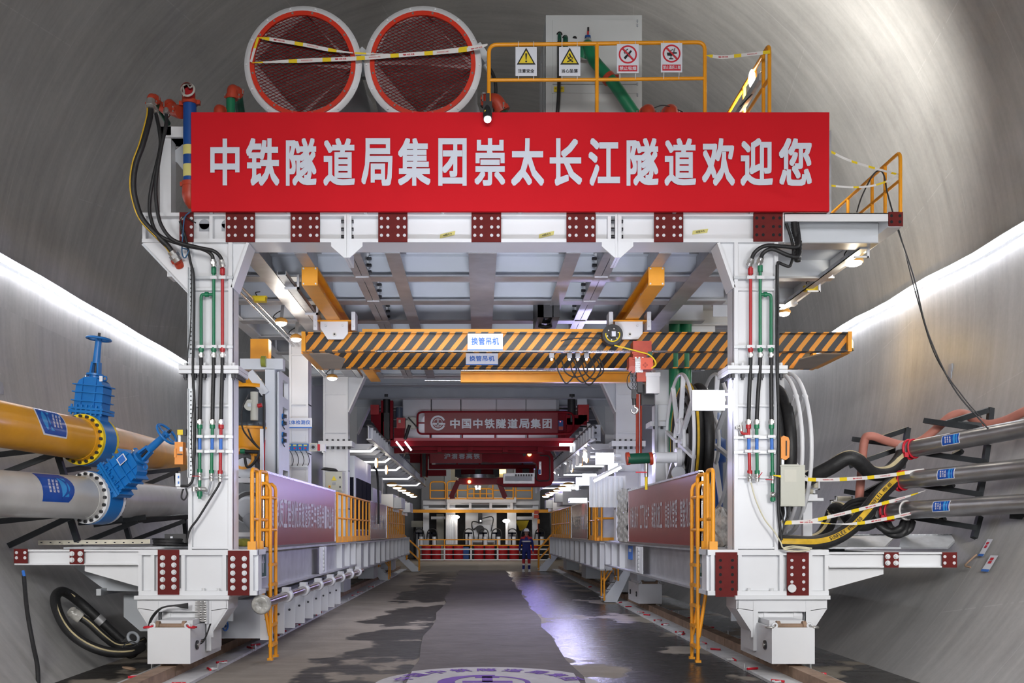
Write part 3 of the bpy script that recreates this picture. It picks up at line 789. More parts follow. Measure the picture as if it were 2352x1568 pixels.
for k in range(3):
    b = MB(); d = .02 * k
    b.tube(spline([(fx(462), 11.85, fz(1425)), (fx(458 - 3 * k), 11.83, fz(1440)), (fx(462), 11.8 - d, fz(1462 + 4 * k)), (fx(480), 11.8 - d, fz(1462 + 3 * k)), (fx(490), 11.85 + d, fz(1430))], 8), .007, RUBBER, 6)
    tag(b.build('hydraulic_hose'), ['thin black hose looping lowest below the valve block', 'thin black hose looping in the middle below the valve block', 'thin black hose looping highest below the valve block'][2 - k], 'hose')
# grey ballast boxes under the pipe-side girder
t = thing('ballast_box', 'row of pale ribbed box sections hanging beneath the pipe-side girder', 'box section', (-3.0, 16, .3))
b = MB(); b.box((-3.15, 13.0, .30), (-2.86, 19.6, ZL - .12), W2); b.box((-4.0, 13.0, .30), (-3.15, 13.05, ZL - .05), W2); b.build('body', t)
for k in range(9):
    b = MB(); y = 13.0 + k * .8; b.box((-2.86, y, .28), (-2.70, y + .03, ZL - .16), W); b.cyl((-2.78, y - .012, .55), (-2.78, y, .55), .018, BOLTK, 8); b.cyl((-2.78, y - .012, .85), (-2.78, y, .85), .018, BOLTK, 8); b.build('rib', t)
# pale shield plate behind the pipe-side bogie
b = MB(); b.prism([P(284, 1366, 13.4), P(370, 1366, 13.4), P(370, 1449, 13.4), P(322, 1449, 13.4), P(284, 1416, 13.4)], (0, .06, 0), W2)
b.build('shield_plate', G)
# yellowish note tapes stuck on the girder
for i, (px, py, a) in enumerate(((1027, 533, .25), (1256, 533, .25), (1612, 526, .15))):
    t = thing('note_tape', ['handwritten yellow tape scrap on the top girder below the middle of the banner, left piece', 'handwritten yellow tape scrap on the top girder between two maroon plates, middle piece', 'handwritten yellow tape scrap on the top girder, nearest the hose reel side'][i], 'tape', (fx(px), 12.1, fz(py)))
    u = V((math.cos(a), 0, math.sin(a))); w = V((-math.sin(a), 0, math.cos(a))); c = V((fx(px), 12.098, fz(py)))
    b = MB(); b.add([c - u * .10 - w * .022, c + u * .085 - w * .026, c + u * .105 + w * .02, c - u * .085 + w * .024], [(0, 1, 2, 3)], TAPENOTE); b.build('tape_strip', t)
    b = MB(); b.text('4段9/5', c + V((0, -.003, 0)), u, w, .11, .026, INK, .01); b.build('handwriting', t)
# ------------------------------------------------------------------ welcome banner
YBN = 11.9
def bx(px): return X(px, YBN)
def bz(py): return Z(py, YBN)
t = thing('banner', 'long red welcome banner with large pale characters across the top girder', 'banner', (bx(1172), YBN, bz(487)))
b = MB(); nx, nz = 96, 20; x0, x1, z0, z1 = bx(440), bx(1904), bz(486), bz(259)
def wrinkle(u, v):
    r = .004 * math.sin(u * 31 + v * 5) * math.sin(v * 9)
    dx_, dz_ = (1 - u) * 7.7, v * 1.18           # creases fan out from the lower corner
    rr = math.hypot(dx_, dz_)
    if rr < 1.6:
        a = math.atan2(dz_, dx_); r += .035 * math.sin(a * 17) * math.sin(PI * min(1, rr / 1.6)) * (1.6 - rr) / 1.6 * (1 if a < 1.0 else .4)
    return r
vs = [(x0 + (x1 - x0) * i / nx, YBN - .015 + wrinkle(i / nx, j / nz), z0 + (z1 - z0) * j / nz) for j in range(nz + 1) for i in range(nx + 1)]
b.add(vs, [(j * (nx + 1) + i, j * (nx + 1) + i + 1, (j + 1) * (nx + 1) + i + 1, (j + 1) * (nx + 1) + i) for j in range(nz) for i in range(nx)], BANNER, True)
b.box((x0, YBN + .005, z0), (x1, YBN + .03, z1), BANNER)
b.build('cloth', t)
b = MB()
word = '中铁隧道局集团崇太长江隧道欢迎您'
xs = [485, 567, 658, 744, 831, 915, 1007, 1090, 1174, 1262, 1351, 1438, 1525, 1611, 1699, 1787]
xe = [552, 643, 728, 816, 902, 989, 1072, 1160, 1249, 1336, 1423, 1511, 1597, 1686, 1773, 1862]
for ch, a, c in zip(word, xs, xe):
    za, zb = (320, 429) if ch != '中' else (321, 428)
    b.text(ch, ((bx(a) + bx(c)) / 2, YBN - .036, (bz(za) + bz(zb)) / 2), RT, UPV, bx(c) - bx(a), bz(za) - bz(zb), LETTER, .026)
b.build('lettering', t)
b = MB()
for k in range(9): b.box((x0 + .2 + k * .93, YBN + .03, z1 - .2), (x0 + .24 + k * .93, YBN + .1, ZT - .02), GALV)
b.box((x0, YBN + .03, z1 - .06), (x1, YBN + .06, z1 - .02), GALV); b.build('frame', t)

# ------------------------------------------------------------------ twin ventilation fans
YF = 12.3; RF = .655
cxf, czf = X(695, YF), Z(146, YF)
t = thing('ventilation_fan', 'white-ringed ventilation fan with red mesh guard, farther from the yellow railing', 'fan', (cxf, YF + .8, czf - .75), 'fans on the roof deck')
KID['fan'] = []
b = MB(); o = V((cxf, YF + .03, czf))
b.lathe(o, (0, 1, 0), [(RF - .035, .0), (RF + .075, .0), (RF + .075, .03), (RF + .02, .06), (RF + .02, 1.75), (RF + .075, 1.78), (RF + .075, 1.81), (RF - .01, 1.81)], W, 64)
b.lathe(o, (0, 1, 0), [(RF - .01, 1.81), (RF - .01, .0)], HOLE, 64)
b.build('drum', t)
b = MB(); b.ring((cxf, YF - .005, czf), (0, 1, 0), RF - .055, RF, .03, BRIGHTRED, 64); b.build('guard_ring', t)
for k in range(16):
    a = 2 * PI * (k + .5) / 16; bb = MB(); q = V((cxf + (RF - .028) * math.cos(a), YF - .006, czf + (RF - .028) * math.sin(a))); bb.hexbolt(q, FR, .014, .014, CHROME); bb.build('ring_bolt', t)
b = MB(); n = 16; rr = RF - .05                      # woven diamond guard
for fam in (0, 1):
    ang = math.radians(22 if fam else -33) ; d = V((math.cos(ang), 0, math.sin(ang))); nn = V((-math.sin(ang), 0, math.cos(ang)))
    for i in range(-n, n + 1):
        off = i * rr / n
        h = math.sqrt(max(0, rr * rr - off * off))
        if h < .05: continue
        c = V((cxf, YF + (.0035 if fam else -.0035) + .008, czf)) + nn * off
        b.bar(c - d * h, c + d * h, 0.0048, .004, MESHRED, (0, 1, 0))
b.build('mesh_guard', t)
b = MB(); o2 = V((cxf, YF + .42, czf)); b.lathe(o2, (0, 1, 0), [(0, -.1), (.08, -.08), (.16, 0), (.18, .12), (.18, .6)], GREYP, 28); b.build('hub', t)
for k in range(8):
    a = 2 * PI * k / 8 + .2; u = V((math.cos(a), 0, math.sin(a))); w = V((-math.sin(a), 0, math.cos(a)))
    b = MB(); r0, r1 = .17, RF - .04; y = YF + .46
    vs = []
    for q in range(6):
        f = q / 5; rad = r0 + (r1 - r0) * f; wd = .09 + .07 * f; tw = .11 - .05 * f
        vs += [V((cxf, y - tw, czf)) + u * rad - w * wd, V((cxf, y + tw, czf)) + u * rad + w * wd]
    b.add(vs, [(2 * i, 2 * i + 2, 2 * i + 3, 2 * i + 1) for i in range(5)], BRIGHTRED, True)
    bl = b.build('fan_blade', t); md = bl.modifiers.new('thick', 'SOLIDIFY'); md.thickness = .012
b = MB(); b.cyl((cxf, YF + 1.70, czf), (cxf, YF + 1.74, czf), RF - .02, HOLE, 48); b.build('dark_backing_disc', t)  # dark disc added to shut out the lit ceiling behind the fan
for k in range(3):
    a = 2 * PI * k / 3 + PI / 2; b = MB(); b.bar((cxf, YF + .75, czf), (cxf + RF * math.cos(a), YF + .75, czf + RF * math.sin(a)), .05, .02, GREYP); b.build('stay', t)
for yy in (YF + .35, YF + 1.45):
    b = MB(); zd = ZT
    for s in (-1, 1): b.prism([(cxf + s * .60, yy, zd), (cxf + s * .60, yy, zd + .9), (cxf + s * .56, yy, zd + .95), (cxf + s * .30, yy, zd + .62), (cxf + s * .30, yy, zd)], (0, .05, 0), W)
    b.box((cxf - .62, yy - .06, zd), (cxf + .62, yy + .12, zd + .05), W)
    b.box((cxf - .62, yy, zd + .5), (cxf + .62, yy + .05, czf - RF - .02), W); b.build('saddle', t)
for k in range(28):
    if k % 2: continue
    a = 2 * PI * k / 28; bb = MB(); q = V((cxf + (RF + .045) * math.cos(a), YF + .03, czf + (RF + .045) * math.sin(a))); bb.hexbolt(q, FR, .013, .014, W); bb.build('rim_bolt', t)
t2 = dup(t, (X(971, YF) - cxf, 0, 0), 'white-ringed ventilation fan with red mesh guard, next to the yellow railing')
b = MB(); q = V((X(838, 12.8), 12.8, Z(135, 12.8))); b.cbox(q, (.16, .25, .12), W2, Matrix.Rotation(.7, 3, 'Y')); b.cyl(q + V((0, 0, -.05)), q + V((0, 0, -.25)), .05, W2, 14)
tag(b.build('junction_box'), 'small grey junction box between the two round fans', 'junction box')
t = thing('motor_terminal_box', 'grey terminal box on the side of the fan next to the railing', 'terminal box', P(1115, 150, 12.7))
b = MB(); q = P(1108, 128, 12.7); b.cbox(q, (.10, .2, .24), W2, Matrix.Rotation(-.6, 3, 'Y')); b.build('box', t)
b = MB(); b.cyl(q + V((.03, 0, -.12)), q + V((.09, 0, -.20)), .035, GALV, 12); b.cyl(P(1113, 215, 12.7), P(1109, 235, 12.7), .04, GALV, 12); b.build('gland', t)
b = MB(); b.tube(spline([P(1120, 150, 12.68), P(1134, 175, 12.66), P(1139, 205, 12.66), P(1136, 245, 12.7), P(1140, 290, 12.75)], 6), .022, RUBBER, 8); tag(b.build('power_cable'), 'thick black cable hanging from the fan terminal box behind the yellow post', 'cable')

# ------------------------------------------------------------------ guard rail with four notices
YR = 12.15
t = thing('guard_rail', 'orange tubular guard rail above the banner carrying four safety notices', 'railing', P(1370, 258, YR))
b = MB(); r = .024
b.tube(fillet([P(1123, 290, YR), P(1123, 103, YR), P(1371, 100, YR), P(1619, 97, YR), P(1619, 290, YR)], .1, 5), r, ORANGE, 10); b.build('top_rail', t)
b = MB(); b.tube([P(1123, 184, YR), P(1371, 183, YR), P(1619, 180, YR)], r * .9, ORANGE, 10); b.build('mid_rail', t)
b = MB(); b.tube([P(1371, 100, YR), P(1371, 290, YR)], r, ORANGE, 10); b.build('post', t)
b = MB(); b.box(P(1123, 300, YR - .02), P(1619, 290, YR + .02), ORANGE); b.build('toe_board', t)
def notice(x0, x1, y0, y1, label, top, kind, txt):
    Yn = YR - .05
    c = (P(x0, y0, Yn) + P(x1, y1, Yn)) / 2; w, h = X(x1, Yn) - X(x0, Yn), Z(y0, Yn) - Z(y1, Yn)
    t = thing('safety_sign', label, 'sign', (c.x, Yn, c.z - h / 2), 'safety notices on the guard rail')
    b = MB(); b.box((c.x - w / 2, Yn, c.z - h / 2), (c.x + w / 2, Yn + .006, c.z + h / 2), SIGNW); b.build('board', t)
    b = MB(); e = Yn - .003; cz = c.z + h * .14; R = w * .42
    def at(u, v): return V((c.x + u * w, e, cz + v * w))
    def poly(pts, m, d=0): b.prism([at(u, v) + V((0, -d, 0)) for u, v in pts], (0, .002, 0), m)
    def ln(pts, wd, m=INK, d=.003): b.tube([at(u, v) + V((0, -d, 0)) for u, v in pts], wd * w, m, 6)
    if kind in 'ef':
        poly([(-.44, -.34), (.44, -.34), (0, .45)], INK); poly([(-.34, -.275), (.34, -.275), (0, .32)], SIGNY, .002)
        if kind == 'e': poly([(-.045, .18), (.045, .18), (.02, -.12), (-.02, -.12)], INK, .004); b.cyl(at(0, -.20) + V((0, -.004, 0)), at(0, -.20), .045 * w, INK, 12)
        else:
            ln([(-.02, .16), (.04, .02), (-.06, -.06), (.06, -.14)], .035); ln([(.04, .02), (.12, -.02), (.10, -.12)], .022); ln([(-.06, -.06), (-.10, .06)], .022); ln([(-.12, -.22), (.04, -.16), (.16, -.22)], .028); b.cyl(at(.12, -.20) + V((0, -.006, 0)), at(.12, -.20), .04 * w, INK, 12)
    else:
        b.ring(at(0, 0), (0, 1, 0), R * .83, R, .003, SIGNR, 40)
        if kind == 's':
            ln([(-.15, -.19), (-.06, -.09)], .055); ln([(-.06, -.09), (.15, .15)], .045); ln([(-.04, -.067), (.13, .128)], .028, SIGNW, .006)
            ln([(-.12, .02), (-.18, .10), (-.06, .20), (.0, .24)], .018); ln([(.02, -.10), (.10, .0)], .018)
        else:
            poly([(-.22, .04), (.06, .04), (.02, -.12), (-.2, -.10)], INK, .002); ln([(-.03, -.1), (-.03, -.24)], .02); ln([(-.12, -.25), (.07, -.25)], .02); ln([(.02, .02), (.24, .02)], .03); ln([(-.05, .12), (.06, .2), (.1, .05), (.16, .26)], .02)
        ln([(-.26, .27), (.26, -.27)], .04, SIGNR, .006)
    b.build('pictogram', t)
    if kind in 'sd':
        b = MB(); b.box((c.x - w * .43, Yn - .004, c.z - h * .44), (c.x + w * .43, Yn, c.z - h * .24), SIGNR); b.build('caption_bar', t)
    b = MB(); b.text(txt, (c.x, Yn - .006, c.z - h * .34), RT, UPV, w * (.76 if len(txt) == 4 else .8), h * .13, SIGNW if kind in 'sd' else INK, .015, 1.05); b.build('lettering', t)
    b = MB()
    for u in (-.36, .36):
        for e_, py_ in ((.42, 98), (-.42, 184)): b = MB(); b.bar((c.x + u * w, Yn - .001, c.z + h * e_), (c.x + u * w, Yn + .02, Z(py_, YR)), .006, .006, TAPEW); b.build('cable_tie', t)
notice(1184, 1233, 108, 174, 'white notice with yellow exclamation triangle on the guard rail', 0, 'e', '注意安全')
notice(1284, 1333, 108, 174, 'white notice with yellow falling-person triangle on the guard rail', 0, 'f', '当心坠落')
notice(1417, 1467, 101, 168, 'white notice with barred cigarette in a red circle on the guard rail', 0, 's', '禁止吸烟')
notice(1518, 1567, 99, 166, 'white notice with barred wine glass in a red circle on the guard rail', 0, 'd', '禁止酒后上岗')

# ------------------------------------------------------------------ control cabinet and pipework behind the rail
YC = 13.2
t = thing('electrical_cabinet', 'tall grey metal cabinet behind the guard rail', 'cabinet', ((X(1254, YC) + X(1475, YC)) / 2, YC + .6, ZT))
b = MB(); xa, xb, zt = X(1254, YC), X(1475, YC), Z(33, YC); b.box((xa, YC + .02, ZT), (xb, YC + 1.35, zt), CABG)
for k in range(2): b.box((xa - .006, YC + .35 + k * .5, ZT + .3), (xa, YC + .75 + k * .45, zt - .25), CABG)
b.build('body', t)
b = MB(); b.box((xa + .09, YC, Z(193, YC)), (xb - .07, YC + .02, Z(46, YC)), CABG); up_ = b.build('door', t)
b = MB(); b.box((xa + .09, YC, ZT + .15), (xb - .07, YC + .02, Z(214, YC)), CABG); b.build('door', t)
b = MB(); b.box((xa + .08, YC + .006, Z(213, YC)), (xb - .06, YC + .02, Z(194, YC)), CABG); b.build('rail_strip', t)
for px, py, rr in ((1285, 80, 7), (1298, 88, 7), (1320, 88, 5)):
    b = MB(); b.cyl(P(px, py, YC - .001), P(px, py, YC + .004), rr * YC / FX, HOLE, 18); b.build('cable_port', t)
for z in (45, 55, 190, 215):
    b = MB(); b.box((xb - .075, YC - .006, Z(z + 6, YC)), (xb - .055, YC + .01, Z(z, YC)), GREYP); b.build('hinge', t)
t = thing('warning_sticker', 'small yellow printed sticker on the grey cabinet', 'sticker', P(1283, 210, YC))
b = MB(); b.box(P(1272, 211, YC - .006), P(1296, 199, YC - .003), SIGNY); b.build('sheet', t)
b = MB(); b.text('电压危险 请勿靠近', P(1284, 203, YC - .008), RT, UPV, .11, .022, INK); b.build('lettering', t)
t = thing('coolant_pipe', 'slanting green pipe with rust-red clamp coming out of the grey cabinet', 'pipe', P(1350, 110, 13.0))
pts = [P(1340, 130, 13.05), P(1350, 105, 12.95), P(1365, 140, 12.85), P(1408, 190, 12.75), P(1462, 268, 12.7), P(1643, 529, 12.7)]
b = MB(); b.tube(spline(pts, 8), .075, GREENP, 20); b.build('pipe', t)
b = MB(); q = P(1341, 125, 13.1); b.cyl(q, q + V((0, -.05, .02)), .10, CHROME, 24); b.build('flange', t)
b = MB(); q = P(1398, 180, 12.77); d = (P(1408, 190, 12.75) - P(1365, 140, 12.85)).normalized(); b.cyl(q - d * .03, q + d * .03, .09, COUPL, 24); b.cbox(q + V((.1, -.02, .02)), (.05, .03, .03), COUPL); b.build('clamp', t)
t = thing('butterfly_valve', 'small valve with red and black lever above the green pipe on the grey cabinet', 'valve', P(1350, 100, 13.1))
b = MB(); b.cyl(P(1350, 100, 13.1), P(1350, 88, 13.1), .035, CHROME, 14); b.cyl(P(1350, 88, 13.1), P(1350, 83, 13.1), .04, BLUEP, 14); b.build('body', t)
b = MB(); b.bar(P(1350, 85, 13.08), P(1351, 64, 13.08), .022, .02, REDP); b.bar(P(1351, 72, 13.08), P(1351, 63, 13.08), .026, .024, BLACK); b.build('lever', t)
for px, py, lab in ((1285, 82, 'short green pipe stub in the first port of the grey cabinet'), (1299, 90, 'thicker green pipe stub in the second port of the grey cabinet')):
    b = MB(); b.tube(spline([P(px, py - 2, YC + .05), P(px, py - 2, YC - .05), P(px, py + 8, YC - .07), P(px, py + 30, YC - .05)], 4), .024 + (.008 if px > 1290 else 0), DKGREEN, 10); tag(b.build('pipe_stub'), lab, 'pipe')
b = MB(); b.tube(spline([P(1284, 95, YC - .1), P(1284, 150, YC - .08), P(1283, 220, YC - .08), P(1279, 275, YC - .05)], 5), .024, RUBBER, 8); tag(b.build('power_cable'), 'thick black cable hanging down the front of the grey cabinet', 'cable')

def elbow(name, label, c, ax1, ax2, r, m, group=None, L=.12, clampm=None, bolts=True):
    """grooved pipe elbow with a bolted collar on each mouth"""
    c = V(c); a1, a2 = V(ax1).normalized(), V(ax2).normalized()
    t = thing(name, label, 'pipe elbow', c - V((0, 0, r)), group)
    b = MB(); b.tube(fillet([c + a1 * L, c, c + a2 * L], L * .9, 8), r, m, 18); b.build('bend', t)
    for a in (a1, a2):
        b = MB(); q = c + a * L; b.cyl(q - a * .02, q + a * .035, r * 1.16, clampm or m, 20)
        s = frame(a)[0] if abs(a.z) > .5 else V((0, 0, 1)).cross(a).normalized()
        for k in (-1, 1): b.cbox(q + s * k * r * 1.28 + a * .008, (r * .4, r * .35, r * .4), clampm or m)
        cl = b.build('collar', t)
        for k in (-1, 1):
            bb = MB(); bb.cyl(q + s * k * r * 1.34 + V((0, 0, -r * .45)), q + s * k * r * 1.34 + V((0, 0, r * .5)), r * .13, CHROME, 8); bb.build('collar_bolt', cl)
    return t
elbow('pipe_elbow', 'rust-red elbow on a green pipe beside the yellow post and the black projector', P(1140, 228, 12.5), (-.7, .3, -.05), (.55, .1, -1), .085, COUPL, None, .14)
b = MB(); b.cyl(P(1153, 245, 12.55), (X(1155, 12.55), 12.55, ZT), .075, DKGREEN, 18); tag(b.build('vertical_pipe'), 'short dark green pipe below the rust-red elbow beside the yellow post', 'pipe')
for px, lab in ((1489, 'first rust-red pipe cap behind the banner below the notices'), (1541, 'second rust-red pipe cap behind the banner, farther from the grey cabinet')):
    elbow('pipe_elbow', lab, P(px, 253, 12.4), (0, .9, .0), (0, 0, -1), .09, COUPL, None, .12)
    b = MB(); e_ = P(px, 253, 12.4); b.cyl((e_.x, 12.4, ZT), e_ - V((0, 0, .1)), .078, DKGREEN, 18); tag(b.build('stub_pipe'), 'green stub pipe under the ' + lab.split(' behind')[0].replace('cap', 'cap behind the banner'), 'pipe')
b = MB(); b.tube(spline([P(1502, 248, 12.36), P(1520, 242, 12.34), P(1540, 245, 12.34), P(1568, 257, 12.4)], 6), .006, BLACK, 6); tag(b.build('thin_cable'), 'thin black wire between the two rust-red pipe caps', 'cable')
# left group
t = thing('riser_pipe', 'vertical blue pipe beside the end of the banner with rust-red fittings', 'pipe', P(436, 470, 11.98))
b = MB(); b.cyl(P(436, 425, 11.98), P(436, 237, 11.98), .078, BLUEP, 28); b.build('pipe', t)
b = MB(); b.tube(fillet([P(434, 238, 11.98), P(433, 212, 11.98), P(430, 205, 11.80)], .12, 6), .078, COUPL, 20, cap=False); b.cyl(P(436, 240, 11.98), P(436, 231, 11.98), .094, COUPL, 24); b.cbox(P(417, 238, 11.98), (.05, .05, .05), COUPL); b.cbox(P(455, 236, 11.98), (.05, .05, .05), COUPL); b.build('top_fitting', t)
b = MB(); q = P(431, 206, 11.83); b.torus(q, (0, -1, .15), .078, .014, PLASTIC, 24, 6); b.cyl(q + V((0, .06, -.01)), q + V((0, .07, -.01)), .07, REDP, 20)
b.tube(spline([q + V((-.06, 0, .04)), q + V((-.04, -.01, -.03)), q + V((-.05, 0, -.08))], 4), .012, PLASTIC, 6); b.tube(spline([q + V((.0, 0, .06)), q + V((.03, -.01, .02)), q + V((.06, 0, .05))], 4), .01, PLASTIC, 6); b.build('plastic_wrap', t)
b = MB(); b.tube(fillet([P(436, 422, 11.98), P(434, 452, 11.98), P(446, 470, 12.05)], .12, 6), .085, COUPL, 20); b.cyl(P(436, 428, 11.98), P(436, 418, 11.98), .094, COUPL, 24); b.cbox(P(419, 423, 11.98), (.05, .04, .05), COUPL); b.build('bottom_fitting', t)
for py0, py1 in ((336, 358), (380, 408)):
    b = MB(); b.cyl(P(436, py1, 11.98), P(436, py0, 11.98), .0795, TAPENOTE, 28, cap=False); b.build('paper_label', t)
elbow('pipe_elbow', 'small rust-red elbow atop the thick black hose with the yellow line', P(347, 222, 11.9), (.3, .8, .0), (0, 0, -1), .048, COUPL, None, .07)
elbow('pipe_elbow', 'rust-red elbow with open mouth on the white frame next to the blue pipe', P(400, 255, 12.1), (.65, -.45, -.25), (-.5, .3, .55), .07, COUPL, None, .10)
elbow('pipe_elbow', 'rust-red elbow between the two thin black hoses on the white frame', P(372, 248, 12.15), (.6, .2, -.4), (-.6, .3, .55), .05, COUPL, None, .08)
elbow('pipe_elbow', 'rust-red elbow atop the short green upright pipe beside the fan', P(533, 203, 12.3), (.35, .8, -.12), (0, 0, -1), .064, COUPL, None, .10)
elbow('pipe_elbow', 'low rust-red elbow half hidden by the banner between blue and green pipes', P(503, 250, 12.2), (.1, .9, 0), (0, 0, -1), .064, COUPL, None, .08)
b = MB(); b.cyl(P(530, 217, 12.3), (X(530, 12.3), 12.3, ZT), .055, GREENP, 20); tag(b.build('vertical_pipe'), 'short bright green upright pipe beside the fan', 'pipe')
b = MB(); b.cyl(P(545, 208, 12.9), (X(600, 13.9), 13.9, ZT), .06, DKGREEN, 18); tag(b.build('return_pipe'), 'dark green pipe slanting down behind the bright green upright pipe', 'pipe')
b = MB(); b.cyl(P(352, 228, 12.0), P(386, 284, 12.45), .035, DKGREEN, 14); tag(b.build('return_pipe'), 'dark green slanting pipe behind the hose couplings on the white frame', 'pipe')
# white corner frame of the roof platform
t = thing('platform_bracket', 'white tapered frame standing on the girder end beside the blue pipe', 'frame', (fx(395), 12.3, ZT))
b = MB(); b.box((fx(355), 12.2, ZT), (fx(381), 12.4, fz(275)), W); b.build('post', t)
b = MB(); b.box((fx(355), 12.2, fz(303)), (fx(440), 12.45, fz(275)), W); b.box((fx(355), 12.15, fz(303)), (fx(440), 12.5, fz(299)), W); b.build('top_bar', t)
b = MB(); b.bar((fx(384), 12.4, fz(315)), (fx(432), 12.4, fz(375)), .05, .2, W2); b.box((fx(381), 12.38, fz(345)), (fx(440), 12.42, fz(338)), W2); b.build('brace', t)
b = MB(); b.box((fx(355), 13.6, ZT), (fx(381), 13.8, fz(275)), W2); b.box((fx(355), 13.6, fz(303)), (fx(440), 13.8, fz(275)), W2); b.build('post', t)
# hoses from the roof to the column pipes
def hose(name, label, pts, r, stripe=None, ends=True, n=7, cat='hose'):
    t = thing(name, label, cat, V(pts[-1]))
    sp = spline(pts, n); b = MB(); b.tube(sp, r, RUBBER, 12); b.build('rubber', t)
    if stripe:
        b = MB(); b.tube([p + V((stripe[1] * r, -abs(stripe[2]) * r, stripe[3] * r)) for p in sp], r * .28, stripe[0], 5); b.build('stripe', t)
    if ends:
        for e, f in ((0, 1), (-1, -2)):
            d = (sp[e] - sp[f]).normalized(); b = MB(); b.cyl(sp[e] - d * r * 1.6, sp[e] + d * r * 2.2, r * 1.5, CHROME, 12); b.cyl(sp[e] - d * r * .4, sp[e] + d * r * .8, r * 1.8, CHROME, 6, smooth=False); b.build('coupling', t)
    return t
hose('air_hose', 'thick black hose with thin yellow line bowing out from the roof to the red coupling', [P(346, 243, 11.85), P(344, 270, 11.8), P(328, 330, 11.72), P(312, 375, 11.7), P(306, 420, 11.7), P(311, 460, 11.72), P(328, 505, 11.75), P(365, 545, 11.8), P(385, 565, 11.85), P(400, 586, 11.9)], .036, (HOSEY, -.8, .7, 0))
hose('water_hose', 'thin black hose crossing over from the roof to the first green pipe of the column', [P(357, 256, 11.9), P(366, 300, 11.84), P(368, 340, 11.82), P(352, 410, 11.8), P(344, 460, 11.8), P(346, 500, 11.8), P(366, 540, 11.8), P(420, 562, 11.82), P(465, 572, 11.84), P(486, 585, 11.86), P(490, 602, 11.88)], .022)
hose('water_hose', 'thin black hose crossing over from the roof to the red pipe of the column', [P(382, 258, 11.9), P(381, 290, 11.84), P(370, 340, 11.8), P(358, 420, 11.76), P(361, 480, 11.76), P(372, 520, 11.76), P(400, 552, 11.78), P(455, 568, 11.8), P(490, 576, 11.82), P(506, 590, 11.86), P(510, 603, 11.88)], .022)
t = thing('hose_coupling', 'rust-red coupling with green stub at the lower end of the thick black hose', 'coupling', P(410, 605, 12.0))
b = MB(); b.cyl(P(402, 590, 11.95), P(414, 612, 12.05), .055, COUPL, 18); b.cyl(P(404, 595, 11.96), P(407, 601, 11.98), .068, COUPL, 18); b.build('body', t)
b = MB(); b.cyl(P(414, 612, 12.05), P(432, 640, 12.3), .06, DKGREEN, 16); b.build('pipe', t)
t = thing('dome_camera', 'white dome camera under the girder end beside the black hoses', 'camera', P(345, 578, 12.1))
b = MB(); b.cyl(P(345, 556, 12.1), P(345, 563, 12.1), .045, W, 20); b.build('mount', t)
b = MB(); b.ball(P(345, 569, 12.1), .05, W, 18); b.build('dome', t)
b = MB(); b.tube(spline([P(352, 565, 12.08), P(370, 570, 12.05), P(382, 582, 12.05), P(383, 592, 12.05)], 6), .006, W, 6); b.build('cord', t)
t = thing('socket_box', 'small white box with two dark openings under the girder end', 'socket box', P(397, 636, 12.15))
b = MB(); b.box(P(384, 635, 12.1), P(410, 610, 12.35), W); b.build('housing', t)
for q in (388, 399):
    b = MB(); b.box(P(q, 622, 12.093), P(q + 8, 612, 12.1), INK); b.build('opening', t)
# ------------------------------------------------------------------ yellow stair rail and side platform rail
def side_rail(name, label, xw, y0, y1, zt, zm, zb, posts, thick=.024):
    t = thing(name, label, 'railing', (xw, (y0 + y1) / 2, zb))
    b = MB(); b.tube(fillet([(xw, y0, zb), (xw, y0, zt), (xw, y1, zt)], .1, 5), thick, ORANGE, 10); b.build('top_rail', t)
    b = MB(); b.tube([(xw, y0, zm), (xw, y1, zm)], thick * .9, ORANGE, 8); b.build('mid_rail', t)
    for y in posts:
        b = MB(); b.tube([(xw, y, zb), (xw, y, zt)], thick, ORANGE, 8); b.build('post', t)
    return t
xw = fx(1770)
t = side_rail('stair_rail', 'yellow railing with lamp, running back from the roof corner beyond the notices', xw, 12.05, 14.6, fz(97), fz(175), ZT, (12.3, 13.2, 14.4))
b = MB(); b.bar((xw - .03, 12.3, fz(150)), (xw - .03, 14.5, fz(150)), .05, .09, GALV); b.build('cable_ladder', t)
t = side_rail('platform_rail', 'low yellow railing on the side platform beside the banner end', 5.1, 12.0, 15.5, fz(348), fz(413), fz(488), (12.45, 12.86, 13.7, 14.8), .022)
def tube_lamp(name, label, c, size, pw=0):
    t = thing(name, label, 'lamp', V(c) - V((0, 0, size[2] / 2)))
    b = MB(); b.cbox(V(c) + V((.03, .02, 0)), (size[0] * .6, size[1] * .9, size[2] * .9), LAMPBODY); b.build('body', t)
    b = MB(); b.ball(c, .5, E_LAMP, 16, (size[0], size[1], size[2])); b.build('lens', t)
    return t
tube_lamp('bulkhead_lamp', 'glowing oval lamp on the yellow railing beyond the notices', P(1727, 181, 12.75), (.085, .12, .24))
b = MB(); b.tube(spline([P(1732, 195, 12.7), P(1745, 170, 12.6), P(1750, 165, 12.5), P(1740, 200, 12.6), P(1700, 245, 12.9)], 6), .009, BLACK, 6); tag(b.build('thin_cable'), 'thin black wire looping from the oval lamp on the railing', 'cable')
b = MB(); b.tube(spline([P(1968, 487, 12.3), P(1980, 450, 12.3), P(2003, 405, 12.3), P(2018, 392, 12.25), P(2030, 402, 12.2), P(2040, 450, 12.2), P(2065, 535, 12.15), P(2100, 640, 12.1), P(2130, 760, 12.05), P(2190, 890, 12.0), P(2270, 985, 11.9)], 8), .009, BLACK, 6); tag(b.build('drop_cable'), 'thin black wire hanging in front of the tunnel wall, passing the side platform rail', 'cable')
